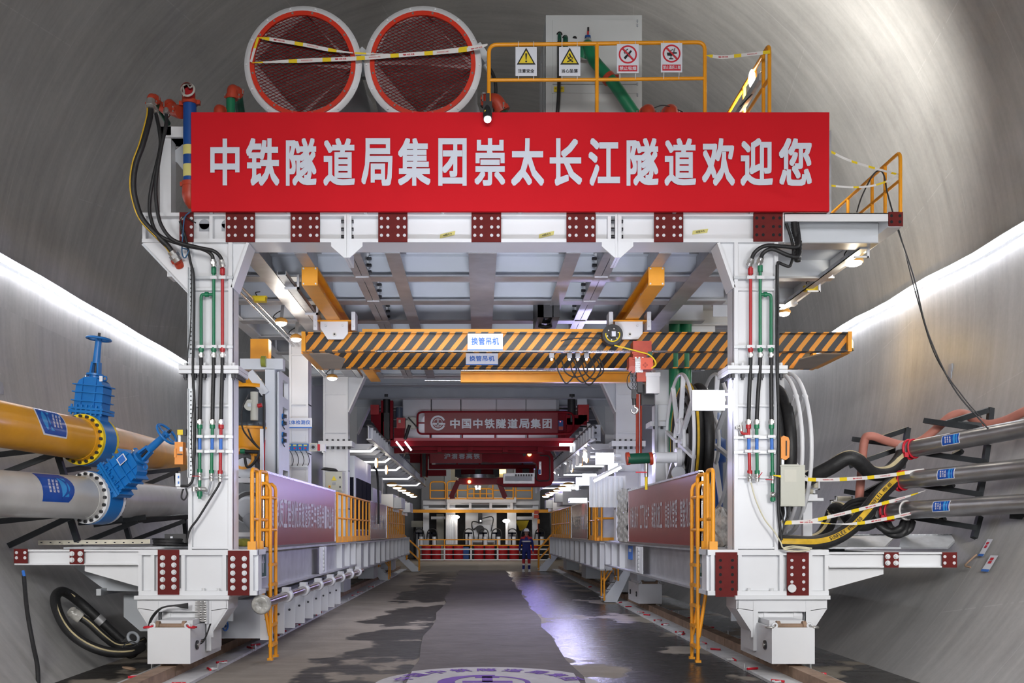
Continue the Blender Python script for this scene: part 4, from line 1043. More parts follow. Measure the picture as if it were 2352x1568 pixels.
b = MB(); b.tube(spline([P(2050, 487, 12.2), P(2068, 540, 12.2), P(2108, 690, 12.15), P(2150, 820, 12.1), P(2215, 915, 12.0), P(2255, 960, 11.95)], 8), .007, BLACK, 6); tag(b.build('drop_cable'), 'thinner black wire hanging from the platform end alongside the other wire', 'cable')
# black spot projector over the banner
t = thing('spot_projector', 'small black projector with glowing lens hanging over the banner edge', 'projector', P(1120, 282, 11.75))
b = MB(); b.cyl(P(1119, 242, 11.78), P(1120, 272, 11.72), .052, BLACK, 16); b.box(P(1110, 260, 11.72), P(1130, 243, 11.85), BLACK); b.build('body', t)
b = MB(); b.box(P(1113, 262, 11.7), P(1123, 253, 11.71), SIGNY); b.build('yellow_label', t)
b = MB(); b.cyl(P(1120, 272, 11.72), P(1120, 276, 11.71), .042, E_LIT, 16); b.build('lens', t)
b = MB(); b.tube(spline([P(1112, 244, 11.8), P(1104, 243, 11.9), P(1113, 250, 11.95), P(1118, 244, 12.1)], 5), .007, BLACK, 6); b.box(P(1116, 246, 11.8), P(1124, 240, 12.12), BLACK); b.build('bracket', t)

# ------------------------------------------------------------------ barrier tape
def tape_mat():
    m = bpy.data.materials.new('barrier_tape'); m.use_nodes = True
    return m
def tape(label, pts, w, face=(0, -1, 0), per=.42, words=True, sag=0, start=0.0, twist=()):
    pts = spline(pts, 10); t = thing('barrier_tape', label, 'barrier tape', pts[len(pts) // 2])
    face = V(face); L = [0]
    for i in range(1, len(pts)): L.append(L[-1] + (pts[i] - pts[i - 1]).length)
    def at(s):
        for i in range(1, len(pts)):
            if s <= L[i] or i == len(pts) - 1:
                f = (s - L[i - 1]) / max(1e-6, L[i] - L[i - 1]); d = (pts[i] - pts[i - 1]).normalized()
                return pts[i - 1].lerp(pts[i], f), d
    b = MB(); s = 0.0; step = per / 12; n = int(L[-1] / step); yl = MB()
    def wid(s):
        k = w
        for (c, h) in twist:
            k *= min(1, .12 + abs(s / L[-1] - c) / h)
        return k
    for i in range(n):
        s0, s1 = i * step, (i + 1) * step
        (p, d), (q, e) = at(s0), at(s1)
        u, v_ = face.cross(d).normalized(), face.cross(e).normalized()
        w0, w1 = wid(s0) / 2, wid(s1) / 2
        tgt = yl if ((s0 + start) % per) < per * .25 else b
        tgt.add([p - u * w0, q - v_ * w1, q + v_ * w1, p + u * w0], [(0, 1, 2, 3)], YELLOWT if tgt is yl else TAPEW)
    b.build('white_stripe', t); yl.build('yellow_stripe', t)
    if words:
        b = MB(); k = 0; s = per * .62 - start % per
        while s < L[-1] - .1:
            if s > .1 and wid(s) > w * .6:
                p, d = at(s); u = face.cross(d).normalized()
                if d.x < 0: d = -d
                if u.z < 0: u = -u
                b.text(('警戒线', 'WARNING LINE')[k % 2], p + face * .0015, d, u, per * .34, wid(s) * (.42, .36)[k % 2], SIGNR, .01, 1.1)
            s += per; k += 1
        b.build('lettering', t)
    return t
YT = 12.24
tape('barrier tape running across both fans to the yellow post', [P(578, 144, YT), P(700, 139, YT), P(820, 134, YT - .02), P(900, 128, YT - .02), P(1010, 120, YT - .05), P(1080, 113, YT - .08), P(1122, 104, YT - .12)], .050, twist=((0, .22), (1, .1)))
tape('barrier tape slanting down across the fan farther from the railing', [P(593, 86, YT), P(640, 93, YT), P(700, 103, YT), P(760, 115, YT), P(815, 122, YT)], .045, twist=((0, .12), (1, .3)))
tape('thin twisted barrier tape between the two fans and the yellow post', [P(815, 122, YT), P(900, 124, YT), P(1000, 117, YT - .04), P(1085, 107, YT - .08), P(1122, 102, YT - .12)], .022, words=False, twist=((.4, .4),))
tape('short barrier tape hanging at the rim of the fan farther from the railing', [P(593, 86, YT), P(584, 115, YT), P(576, 144, YT)], .03, words=False)
tape('barrier tape between the guard rail end and the yellow stair rail', [P(1621, 127, 12.12), P(1660, 131, 12.1), P(1710, 126, 12.05), P(1771, 119, 12.0)], .042, per=.34, twist=((0, .1),))
tape('thin barrier tape from the banner end up to the side platform rail', [P(1906, 347, 12.0), P(1950, 368, 12.0), P(2015, 388, 12.2), P(2068, 402, 12.0)], .028, words=False, per=.3)
tape('thin barrier tape from the banner end level to the side platform rail', [P(1906, 426, 12.0), P(1960, 430, 12.1), P(2010, 425, 12.2), P(2068, 405, 12.0)], .024, words=False, per=.34)
# ------------------------------------------------------------------ pipes, hoses and clamps on the two front columns
YP = 11.955
def q(px, py, d=0): return P(px, py, YP - d)
def clampbar(cx_px, py, label):
    pass
def pipe_run(label, m, xs, top, hose_top, valve, extra=None, strip=True):
    """one line of a column: upper pipe, hose over the flange, lower pipe with valve. xs = pixel x at upper pipe, hose foot, lower pipe, valve"""
    xu, xl, xv, yv = xs[0], xs[1], xs[2], valve
    t = thing('water_pipe', label, 'pipe', q(xv, yv))
    r = .0195
    b = MB(); b.cyl(q(xu, 798), q(xu, top), r, m, 12); b.cyl(q(xu, 806), q(xu, 798), r * 1.7, m, 12); b.cyl(q(xu, 812), q(xu, 805), r * 1.3, m, 12)
    if top < 640: b.cyl(q(xu, top + 4), q(xu, top + 18), r * 1.6, m, 12)
    b.build('upper_pipe', t)
    for y0, y1, x in ((821, 810, xu), (975, 963, xl)):
        b = MB(); b.cyl(q(x, y0), q(x, y1), .032, CHROME, 12); b.cyl(q(x, y0 - 3), q(x, y1 + 3), .04, CHROME, 6, smooth=False); b.build('union_nut', t)
    b = MB(); b.tube(spline([q(xu, 818), q(xu - .5 * (xu - xl) * .2, 850, .01), q(xl + (xu - xl) * .35, 910, .012), q(xl, 968)], 6), .0245, RUBBER, 12); b.build('hose', t)
    b = MB(); b.cyl(q(xl, 973), q(xv, yv - 10), r, m, 12); b.cyl(q(xl, 984), q(xl, 975), r * 1.7, m, 12); b.cyl(q(xv, yv - 16), q(xv, yv - 8), r * 1.6, m, 12); b.build('lower_pipe', t)
    for py, x in ((637, xu), (796, xu), (1002, xl), (1036, xl)):
        if py < top: continue
        b = MB(); b.box(q(x - 8, py + 3, .03), q(x + 8, py - 3, .0), BOLTW); b.build('pipe_clamp', t)
    if strip:
        b = MB(); b.cyl(q(xl + (xv - xl) * .4, 1032), q(xl + (xv - xl) * .3, 1007), r + .0012, SIGNB, 12, cap=False); b.build('blue_label', t)
    b = MB(); c = q(xv, yv); b.cyl(c + V((0, 0, .05)), c - V((0, 0, .05)), .026, CHROME, 12); b.ball(c, .034, CHROME, 10); vb = b.build('ball_valve', t)
    return t, vb
def strut(cx, py, label):
    b = MB(); b.box((cx - .27, 11.975, fz(py + 3)), (cx + .27, 12.012, fz(py - 3)), GALV); b.build('pipe_strut', G)
for py in (638, 797, 1003, 1037): strut(CLX + .01, py, '')
for py in (638, 797, 1005, 1039): strut(CRX - .005, py, '')
def lever(vb, p, d, m):
    b = MB(); p = V(p); b.bar(p, p + V(d), .012, .008, m); b.build('lever', vb)
# pipe side column
t, v = pipe_run('green pipe line with red lever and brass tee on the pipe-side column', GREENP, (462, 459, 459), 688, 0, 1093)
lever(v, q(459, 1093, .04), V((-.09, 0, 0)), SIGNR)
b = MB(); b.tube(fillet([q(462, 690), q(462, 676), q(490, 676)], .05, 4), .0195, GREENP, 12); b.cyl(q(471, 676), q(479, 676), .032, GREENP, 12); b.build('branch', t)
b = MB(); b.cyl(q(459, 1100), q(459, 1145), .0195, GREENP, 12); b.cyl(q(459, 1128), q(459, 1140), .032, GREENP, 12); b.build('drain_stub', t)
b = MB(); b.cyl(q(446, 1123), q(474, 1123), .02, CHROME, 12); b.ball(q(459, 1123), .036, CHROME, 10); b.cyl(q(446, 1118, .02), q(446, 1128, .02), .03, CHROME, 10); b.build('brass_tee', t)
t, v = pipe_run('green pipe line on the pipe-side column with grey outlet bent towards its neighbour', GREENP, (491, 488, 486), 610, 0, 1095)
lever(v, q(489, 1097, .03), V((.03, -.01, .09)), GREYP)
b = MB(); b.tube(spline([q(485, 1101), q(481, 1120), q(477, 1132), q(470, 1131)], 5), .014, GREYP, 8); b.build('outlet', t)
t, v = pipe_run('red pipe line on the pipe-side column', REDP, (511, 508, 506), 612, 0, 1096)
lever(v, q(509, 1098, .03), V((.03, -.01, .08)), GREYP)
# reel side column
t, v = pipe_run('red pipe line on the reel-side column with small branch tap', REDP, (1724, 1719, 1722), 612, 0, 1096)
lever(v, q(1724, 1096, .03), V((-.04, -.02, .05)), CHROME)
b = MB(); b.tube(fillet([q(1720, 996), q(1704, 996), q(1702, 985)], .04, 4), .0165, REDP, 10); b.build('branch', t)
b = MB(); b.cyl(q(1702, 990), q(1701, 976), .022, CHROME, 10); b.cyl(q(1692, 982), q(1701, 983), .012, CHROME, 8); b.cyl(q(1692, 979), q(1692, 985), .018, CHROME, 8); b.build('tap', t)
t, v = pipe_run('green pipe line on the reel-side column, between the red one and the other green one', GREENP, (1746, 1738, 1739), 606, 0, 1096)
lever(v, q(1742, 1096, .03), V((.04, -.02, .06)), SIGNR)
b = MB(); b.tube(fillet([q(1746, 676), q(1771, 676), q(1771, 692)], .05, 4), .0195, GREENP, 12); b.cyl(q(1754, 676), q(1761, 676), .032, GREENP, 12); b.build('branch', t)
t, v = pipe_run('green pipe line on the reel-side column with red horizontal lever, next to the beige box', GREENP, (1771, 1772, 1774), 690, 0, 1100)
lever(v, q(1774, 1101, .04), V((-.085, -.01, 0)), SIGNR)
b = MB(); b.cyl(q(1774, 1108), q(1775, 1152), .0195, GREENP, 12); b.cyl(q(1775, 1142), q(1775, 1150), .032, GREENP, 12); b.ball(q(1775, 1136), .04, CHROME, 10); b.build('drain_stub', t)
# hoses joining the reel-side pipes from the platform
hose('water_hose', 'black hose looping over to the red pipe of the reel-side column', [P(1826, 500, 12.1), P(1832, 540, 12.0), P(1830, 566, 11.9), P(1800, 566, 11.88), P(1760, 564, 11.86), P(1735, 578, 11.88), P(1724, 600, 11.93)], .024)
hose('water_hose', 'black hose looping over to the middle green pipe of the reel-side column', [P(1829, 500, 12.14), P(1836, 555, 12.02), P(1834, 588, 11.9), P(1810, 586, 11.86), P(1775, 572, 11.86), P(1754, 580, 11.88), P(1746, 598, 11.93)], .024)
t = thing('corrugated_hose', 'bundle of black corrugated cable hose dropping behind the last maroon plate', 'hose', P(1828, 590, 12.05))
b = MB(); pts = spline([P(1824, 500, 12.05), P(1826, 530, 12.03), P(1834, 560, 12.0), P(1832, 600, 11.98)], 10); b.tube(pts, [.045 if i % 2 else .038 for i in range(len(pts))], RUBBER, 10); b.build('sleeve', t)
b = MB(); b.tube(spline([P(1806, 513, 12.0), P(1818, 550, 11.98), P(1822, 580, 11.95), P(1815, 610, 11.93), P(1800, 608, 11.93), P(1790, 604, 11.95), P(1786, 612, 11.95), P(1787, 700, 11.96), P(1786, 850, 11.9), P(1788, 960, 11.93), P(1787, 1150, 11.95), P(1795, 1240, 11.96)], 7), .018, RUBBER, 8); tag(b.build('power_cable'), 'long black cable running down the outer edge of the reel-side column', 'cable')
b = MB(); b.tube(spline([P(1783, 608, 11.97), P(1783, 850, 11.9), P(1790, 1000, 11.95), P(1790, 1150, 11.97), P(1800, 1200, 11.97), P(1795, 1230, 11.97)], 7), .010, RUBBER, 6); tag(b.build('thin_cable'), 'thinner black cable along the outer edge of the reel-side column', 'cable')
# transparent drain hose and its coil
b = MB(); b.tube(spline([q(1725, 1108, .01), q(1735, 1145, .03), q(1755, 1190, .04), q(1778, 1220, .05), q(1793, 1245, .06), q(1800, 1258, .08), q(1830, 1258, .09), q(1860, 1262, .08), q(1830, 1266, .09), q(1800, 1260, .08), q(1820, 1254, .06), q(1865, 1259, .06)], 7), .009, mat('cream_tube', (.62, .58, .42), .4, 0, .06, 5), 8)
tag(b.build('drain_hose'), 'thin cream drain hose hanging from the red pipe and coiled on the wing beam', 'hose')
# pipe side: cable tray, cables, black hose to the floor box
t = thing('cable_tray', 'vertical perforated cable tray along the outer edge of the pipe-side column', 'cable tray', q(437, 1100))
for y0, y1 in ((615, 820), (893, 1096)):
    b = MB(); b.box(P(432, y1, 11.99), P(447, y0, 12.0), GALV); b.box(P(432, y1, 11.95), P(433, y0, 11.99), GALV); b.box(P(446, y1, 11.95), P(447, y0, 11.99), GALV)
    z = y0 + 5
    while z < y1: b.box(P(437, z + 3, 11.986), P(440, z, 11.9895), HOLE); z += 10
    b.build('tray_length', t)
for k, (pts, r, lab) in enumerate((([(413, 508), (426, 545), (437, 600), (445, 640), (445, 760), (443, 850), (447, 950), (445, 1080), (436, 1112), (415, 1116)], .016, 'thick black cable inside the tray on the pipe-side column'), ([(450, 512), (420, 498), (416, 530), (432, 570), (440, 640), (437, 760), (430, 830), (444, 880), (440, 1000), (444, 1095)], .007, 'thin black cable wandering across the tray on the pipe-side column'))):
    b = MB(); b.tube(spline([P(x, y, 11.94 if k else 11.93) for x, y in pts], 7), r, RUBBER, 7); tag(b.build('tray_cable'), lab, 'cable')
b = MB(); b.tube(spline([P(436, 487, 11.92), P(424, 500, 11.92), P(420, 540, 11.92), P(418, 580, 11.92), P(425, 592, 11.92), P(433, 575, 11.92), P(420, 570, 11.92)], 6), .008, mat('blue_cord', (.02, .10, .22), .5), 6); tag(b.build('blue_wire'), 'thin blue cord looping over the first maroon plate of the girder', 'cable')
b = MB(); b.tube(spline([q(506, 1105, .01), q(500, 1118, .03), q(480, 1150, .04), q(455, 1190, .04), q(437, 1215, .04), q(428, 1245, .03)], 6), .014, RUBBER, 8); tag(b.build('black_hose'), 'black hose slanting down across the pipe-side column from the red pipe', 'hose')
# call box on the pipe side
t = thing('call_box', 'orange emergency call box on the outer side of the pipe-side column', 'call box', P(415, 1070, 12.0))
b = MB(); b.cbox(P(414, 1041, 12.0), (.10, .12, .27), PHONE); b.box(P(405, 1030, 11.93), P(407, 1052, 12.06), PHONE); b.build('shell', t)
b = MB(); b.cbox(P(416, 1031, 11.93), (.035, .008, .055), SIGNW); b.build('paper_label', t)
b = MB(); b.cbox(P(413, 1043, 11.93), (.06, .012, .012), BLACK); b.build('latch', t)
t = thing('limit_switch', 'small yellow and black switch on a steel post above the orange call box', 'switch', P(415, 1000, 12.02))
b = MB(); b.cbox(P(418, 993, 12.02), (.09, .08, .06), YELLOWT); b.build('body', t)
b = MB(); b.cbox(P(426, 993, 12.0), (.04, .08, .07), BLACK); b.build('cap', t)
b = MB(); b.cbox(P(413, 1008, 12.05), (.03, .03, .13), GALV); b.build('bracket', t)
t = thing('terminal_strip', 'small grey terminal strip below the orange call box', 'terminal box', P(412, 1118, 12.0))
b = MB(); b.cbox(P(411, 1102, 12.0), (.06, .08, .16), GALV); b.box(P(406, 1122, 11.95), P(430, 1119, 12.05), W); b.build('housing', t)
for py in (1095, 1108):
    b = MB(); b.cbox(P(410, py, 11.955), (.015, .008, .03), SIGNB); b.build('blue_switch', t)
b = MB(); b.tube(spline([P(427, 1122, 11.98), P(430, 1135, 11.97), P(424, 1147, 11.97), P(417, 1143, 11.97), P(419, 1128, 11.98), P(425, 1118, 12)], 6), .010, RUBBER, 7); tag(b.build('thin_cable'), 'short black cable loop hanging under the terminal strip', 'cable')
# call box, beige cabinet on the reel side
t = thing('call_box', 'orange call box above the beige cabinet beside the reel-side column', 'call box', P(1803, 1055, 12.0))
b = MB(); b.prism([P(1794, 1052, 11.95), P(1794, 1005, 11.95), P(1800, 1000, 11.95), P(1811, 1004, 11.95), P(1814, 1012, 11.95), P(1813, 1050, 11.95), P(1805, 1056, 11.95)], (0, .14, 0), PHONE); b.build('shell', t)
b = MB(); b.box(P(1805, 1046, 11.94), P(1807, 1012, 11.95), INK); b.build('cover_slot', t)
b = MB(); b.cbox(P(1797, 1062, 12.0), (.03, .04, .12), GALV); b.build('bracket', t)
t = thing('control_box', 'beige upright control cabinet hung on the reel-side column', 'control box', P(1814, 1162, 12.0))
b = MB(); b.box(P(1793, 1162, 11.93), P(1836, 1070, 12.14), CREAM); b.prism([P(1791, 1070, 11.92), P(1838, 1070, 11.92), P(1834, 1066, 11.92), P(1796, 1066, 11.92)], (0, .23, 0), CREAM); b.build('body', t)
b = MB(); b.box(P(1794, 1160, 11.922), P(1833, 1072, 11.93), CREAM); b.build('door', t)
b = MB(); b.box(P(1801, 1106, 11.917), P(1829, 1078, 11.922), mat('cream_inset', (.56, .55, .47), .5)); b.build('inset_panel', t)
for k in range(3):
    b = MB(); b.tube(spline([P(1803 + k * 4, 1163, 12.0), P(1804 + 3 * k, 1180 + 4 * k, 11.98), P(1799 + k, 1200, 11.98), P(1793, 1225 + 4 * k, 11.98)], 6), .010, RUBBER if k else W2, 6); tag(b.build('thin_cable'), ['pale cable curving out under the beige cabinet', 'black cable curving out under the beige cabinet, inner one', 'black cable curving out under the beige cabinet, outer one'][k], 'cable')
# cable coil and box on the pipe-side wing
t = thing('cable_coil', 'coil of black cable lying on the pipe-side wing beam by the column', 'cable coil', P(400, 1256, 12.15))
b = MB()
for k in range(7): b.torus(P(392, 1252, 12.25) + V((.01 * math.sin(k * 3), .01 * math.cos(k * 2), .012 * k)), (.02, .05, 1), .21 - .012 * (k % 3), .011, RUBBER, 30, 6)
b.build('loops', t)
t = thing('battery_box', 'small black box on the cable coil beside the pipe-side column', 'box', P(410, 1245, 12.2))
b = MB(); b.cbox(P(408, 1236, 12.25), (.26, .2, .11), BLACK); b.build('case', t)
b = MB(); b.cbox(P(394, 1236, 12.14), (.03, .006, .05), SIGNW); b.build('white_label', t)
# ladders in front
def ladder(label, xw, ya, yb, s, pairs):
    t = thing('access_ladder', label, 'ladder', (xw, ya, .04))
    zt = 2.36; r = .023
    for y in (ya, yb):
        b = MB(); top = [(xw, y, .05), (xw, y, zt - .1)]
        b.tube([(xw, y, .06), (xw, y, zt - .12)] + [(xw - s * (.075 - .075 * math.cos(a)), y, zt - .12 + .09 * math.sin(a)) for a in (PI * .2, PI * .4, PI * .6, PI * .8, PI)] + [(xw - s * .15, y, 1.5)], r, ORANGE, 10); b.build('side_rail', t)
        b = MB(); b.cbox((xw, y, .045), (.07, .07, .03), AMBER); b.build('foot', t)
        b = MB(); b.tube([(xw - s * .10, y, ZL - .02), (xw - s * .01, y, .35)], r, ORANGE, 8); b.build('brace', t)
    z = .22
    while z < 1.45:
        b = MB(); b.box((xw - .03, ya, z - .018), (xw + .03, yb, z + .018), AMBER); b.build('rung', t); z += .262
    for z in (1.72, 2.14):
        b = MB(); b.tube([(xw, ya, z), (xw, yb, z)], r * .9, ORANGE, 8); b.tube([(xw - s * .15, ya, z), (xw, ya, z)], r * .9, ORANGE, 8); b.build('tie_bar', t)
    for px, y, lab in pairs:
        pass
    return t
ladder('orange steel ladder hooked on the pipe-side girder in front of the red board', -2.70, 12.88, 13.22, 1, ())
ladder('orange steel ladder hooked on the reel-side girder in front of the red board', 2.80, 12.66, 13.02, -1, ())
def hoop(label, x0, y0, y1, z1, xgap=.09):
    t = thing('handrail_hoop', label, 'handrail', (x0, (y0 + y1) / 2, ZU))
    b = MB(); b.tube(fillet([(x0, y0, ZU + .02), (x0, y0, z1), (x0 + xgap, y1, z1), (x0 + xgap, y1, ZU + .02)], .06, 5), .025, ORANGE, 10); b.build('hoop', t)
    for z in (1.85, ):
        b = MB(); b.tube([(x0, y0, z), (x0 + xgap, y1, z)], .02, ORANGE, 8); b.build('tie_bar', t)
    b = MB(); b.box((x0 - .05, y0 - .03, ZU), (x0 + .05, y0 + .03, ZU + .10), AMBER); b.build('foot_plate', t)
    return t
hoop('orange handrail hoop on deck at the near corner of the pipe side', fx(577), 12.05, 12.30, fz(1076), .01)
hoop('orange handrail hoop beside the near edge of the pipe-side red board', X(600, 12.7), 12.6, 12.95, Z(1082, 12.6), .02)
hoop('orange handrail hoop on deck at the near corner of the reel side', fx(1640), 12.05, 12.30, fz(1077), -.01)
hoop('orange handrail hoop beside the near edge of the reel-side red board', X(1618, 12.5), 12.45, 12.8, Z(1088, 12.45), -.02)
# green exit plates on the girders behind the ladders
for s, xx, lab in ((-1, fx(573) - .112, 'green exit sign plate on the pipe-side girder behind the ladder'), (1, fx(1643) + .112, 'green exit sign plate on the reel-side girder behind the ladder')):
    t = thing('exit_sign', lab, 'sign', (xx, 12.85, 1.1))
    b = MB(); b.box((xx, 12.98, 1.08), (xx - s * .008, 13.44, 1.44), SIGNW); b.box((xx - s * .008, 13.0, 1.10), (xx - s * .011, 13.42, 1.42), DKGREEN); b.build('plate', t)
    b = MB(); e = xx - s * .014; b.bar((e, 13.21, 1.15), (e, 13.21, 1.34), .03, .004, SIGNW, (1, 0, 0)); b.prism([(e, 13.13, 1.28), (e, 13.29, 1.28), (e, 13.21, 1.38)], (-s * .002, 0, 0), SIGNW); b.build('arrow', t)
t = thing('blue_notice', 'small blue notice on the far part of the reel-side girder web', 'sign', (fx(1643) + .11, 19.4, 1.1))
b = MB(); b.box((fx(1643) + .118, 19.2, 1.15), (fx(1643) + .108, 19.7, 1.42), SIGNB); b.build('plate', t)
b = MB(); b.box((fx(1643) + .107, 19.3, 1.30), (fx(1643) + .105, 19.6, 1.36), SIGNW); b.build('white_bar', t)
# red sign boards on the decks
def board(label, s, xw, y0, y1, text, z0=ZU + .015, z1=2.475, logo=False, name='slogan_board'):
    t = thing(name, label, 'sign board', (xw, (y0 + y1) / 2, z0))
    b = MB(); b.box((xw, y0, z0), (xw + s * .03, y1, z1), PANELR); b.build('panel', t)
    b = MB()
    for z in (z0 - .015, z1 - .015): b.box((xw - s * .008, y0, z), (xw + s * .05, y1, z + .03), STAIN)
    for y in (y0, y1 - .03): b.box((xw - s * .008, y, z0), (xw + s * .06, y + .03, z1), STAIN)
    b.build('edge_trim', t)
    if text:
        b = MB(); n = len(text); L = (y1 - y0) * .92
        for i, ch in enumerate(text):
            if ch == ' ': continue
            f = (i + .5) / n; yy = (y0 + (y1 - y0) * .04 + L * f) if s < 0 else (y1 - (y1 - y0) * .04 - L * f)
            b.text(ch, (xw - s * .002, yy, z0 + (z1 - z0) * .47), (0, -s, 0), UPV, L / n * .86, .40, PANELT, .012)
        b.build('lettering', t)
    return t
board('red slogan board on deck behind the pipe-side ladder', -1, -2.77, 12.97, 19.2, '建品质工程创优质隧道铸百年精品争一流业绩')
board('red slogan board on deck behind the reel-side ladder, lettering easier to read', 1, 2.86, 12.86, 18.96, '标准化设计 工厂化生产 装配化施工 信息化管理 智能化应用')
t = thing('plastic_wrapped_board', 'panel wrapped in wrinkled clear plastic at the far end of the reel-side red board', 'wrapped panel', (2.88, 19.6, ZU))
b = MB()
vs = []; nu, nv = 24, 24
for j in range(nv + 1):
    for i in range(nu + 1):
        vs.append((2.855 + .014 * math.sin(i * 1.1 + j * .7) + .008 * math.sin(j * 1.7 - i * .5), 19.02 + .0585 * i, ZU + .02 + (1.06 - .004 * abs(i - 12)) * j / nv))
b.add(vs, [(j * (nu + 1) + i, j * (nu + 1) + i + 1, (j + 1) * (nu + 1) + i + 1, (j + 1) * (nu + 1) + i) for j in range(nv) for i in range(nu)], PLASTIC, True); b.box((2.89, 19.02, ZU), (2.92, 20.4, ZU + 1.05), STAIN)
b.build('wrap', t)
# ------------------------------------------------------------------ big pipes with gate valves on the pipe side
def gate_pipe(label, m, near, mid, far, r, sticker, flip):
    t = thing('slurry_pipe', label, 'pipe', mid - V((0, 0, r)))
    d = (mid - near).normalized(); d2 = (far - mid).normalized(); gap = .34
    b = MB(); b.tube(fillet([mid - d * .05, near, near + V((.02, -4.0, 0))], .4, 6), r, m, 48); b.build('near_length', t)
    b = MB(); b.cyl(mid + d2 * (gap - .05), far, r, m, 48); b.build('far_length', t)
    fl = []
    for c, dd, mm in ((mid - d * .05, d, m), (mid + d * .24, d, m)):
        b = MB(); b.cyl(c - dd * .02, c + dd * .035, r * 1.24, YELLOWT if m is YELLOWPIPE else W, 40); b.cyl(c - dd * .09, c, r * 1.02, m, 40, r2=r * 1.1); f = b.build('flange', t); fl.append(f)
        a, e, _ = frame(dd)
        for k in range(20):
            an = 2 * PI * k / 20; p = c + (a * math.cos(an) + e * math.sin(an)) * r * 1.125
            bb = MB(); bb.cyl(p - dd * .05, p + dd * .06, .021, BOLTK, 8); bb.build('flange_bolt', f)
    # wrapped label
    a, e, _ = frame(d); side = V((.15, -1, .12)); a = (side - d * side.dot(d)).normalized(); e = d.cross(a)
    L = (mid - near).length
    def wrap(s0, s1, a0, a1, rr, mm, b, cut=0):
        n = 10; vs = []
        for i in range(2):
            for j in range(n + 1):
                an = a0 + (a1 - a0) * j / n; s = (s0, s1)[i]
                if cut and i == (1 if cut > 0 else 0): s += -cut * .10 * abs(j / n * 2 - 1) ** 2
                vs.append(near + d * s + (a * math.cos(an) + e * math.sin(an)) * rr)
        b.add(vs, [(j, j + 1, n + 2 + j, n + 1 + j) for j in range(n)], mm, True)
    spx = lambda px: (lambda k: (k * near.y - near.x) / (d.x - k * d.y))((px - VX) / FX)
    c0 = spx(sticker[0]); LS = spx(sticker[1]) - c0
    st = thing('pipe_label', 'blue arrow label with tiny white writing on the ' + ('ochre' if m is YELLOWPIPE else 'silver grey') + ' pipe', 'label', near + d * c0 - V((0, r, 0)))
    b = MB(); wrap(c0 - .02, c0 + LS + .02, -.95, .55, r + .002, SIGNW if m is YELLOWPIPE else STICKB, b, flip); b.build('border', st)
    b = MB(); wrap(c0, c0 + LS, -.88, .48, r + .004, STICKB, b, flip); b.build('blue_field', st)
    b = MB(); u = .06 if flip < 0 else LS - .20
    wrap(c0 + u, c0 + u + .09, -.66, .36, r + .006, STICKL, b, flip); wrap(c0 + u + .11, c0 + u + .14, -.6, .3, r + .006, STICKL, b, flip); b.build('arrow_bands', st)
    b = MB()
    for k in range(3):
        s = c0 + (LS * .55 if flip < 0 else LS * .2) + k * .06
        pos = near + d * s + (a * math.cos(-.15) + e * math.sin(-.15)) * (r + .012)
        b.text(('出浆管道', '泥水输送', '注意安全')[k], pos, e, -d, .16, .035, SIGNW, .015)
    b.build('lettering', st)
    return d, d2
RPI = .265
yn, ym, yf = P(-60, 962, 10.85), P(193, 1010, 12.8), P(412, 1053, 20.3)
gd, gd2 = gate_pipe('big ochre pipe with blue gate valve along the tunnel wall', YELLOWPIPE, yn, ym, yf, RPI, (46, 108), -1)
wn, wm, wf = P(-60, 1130, 10.8), P(207, 1143, 12.5), P(440, 1153, 19.2)
hd, hd2 = gate_pipe('big silver grey pipe with tilted blue gate valve below the ochre pipe', GREYPIPE, wn, wm, wf, RPI, (60, 130), 1)
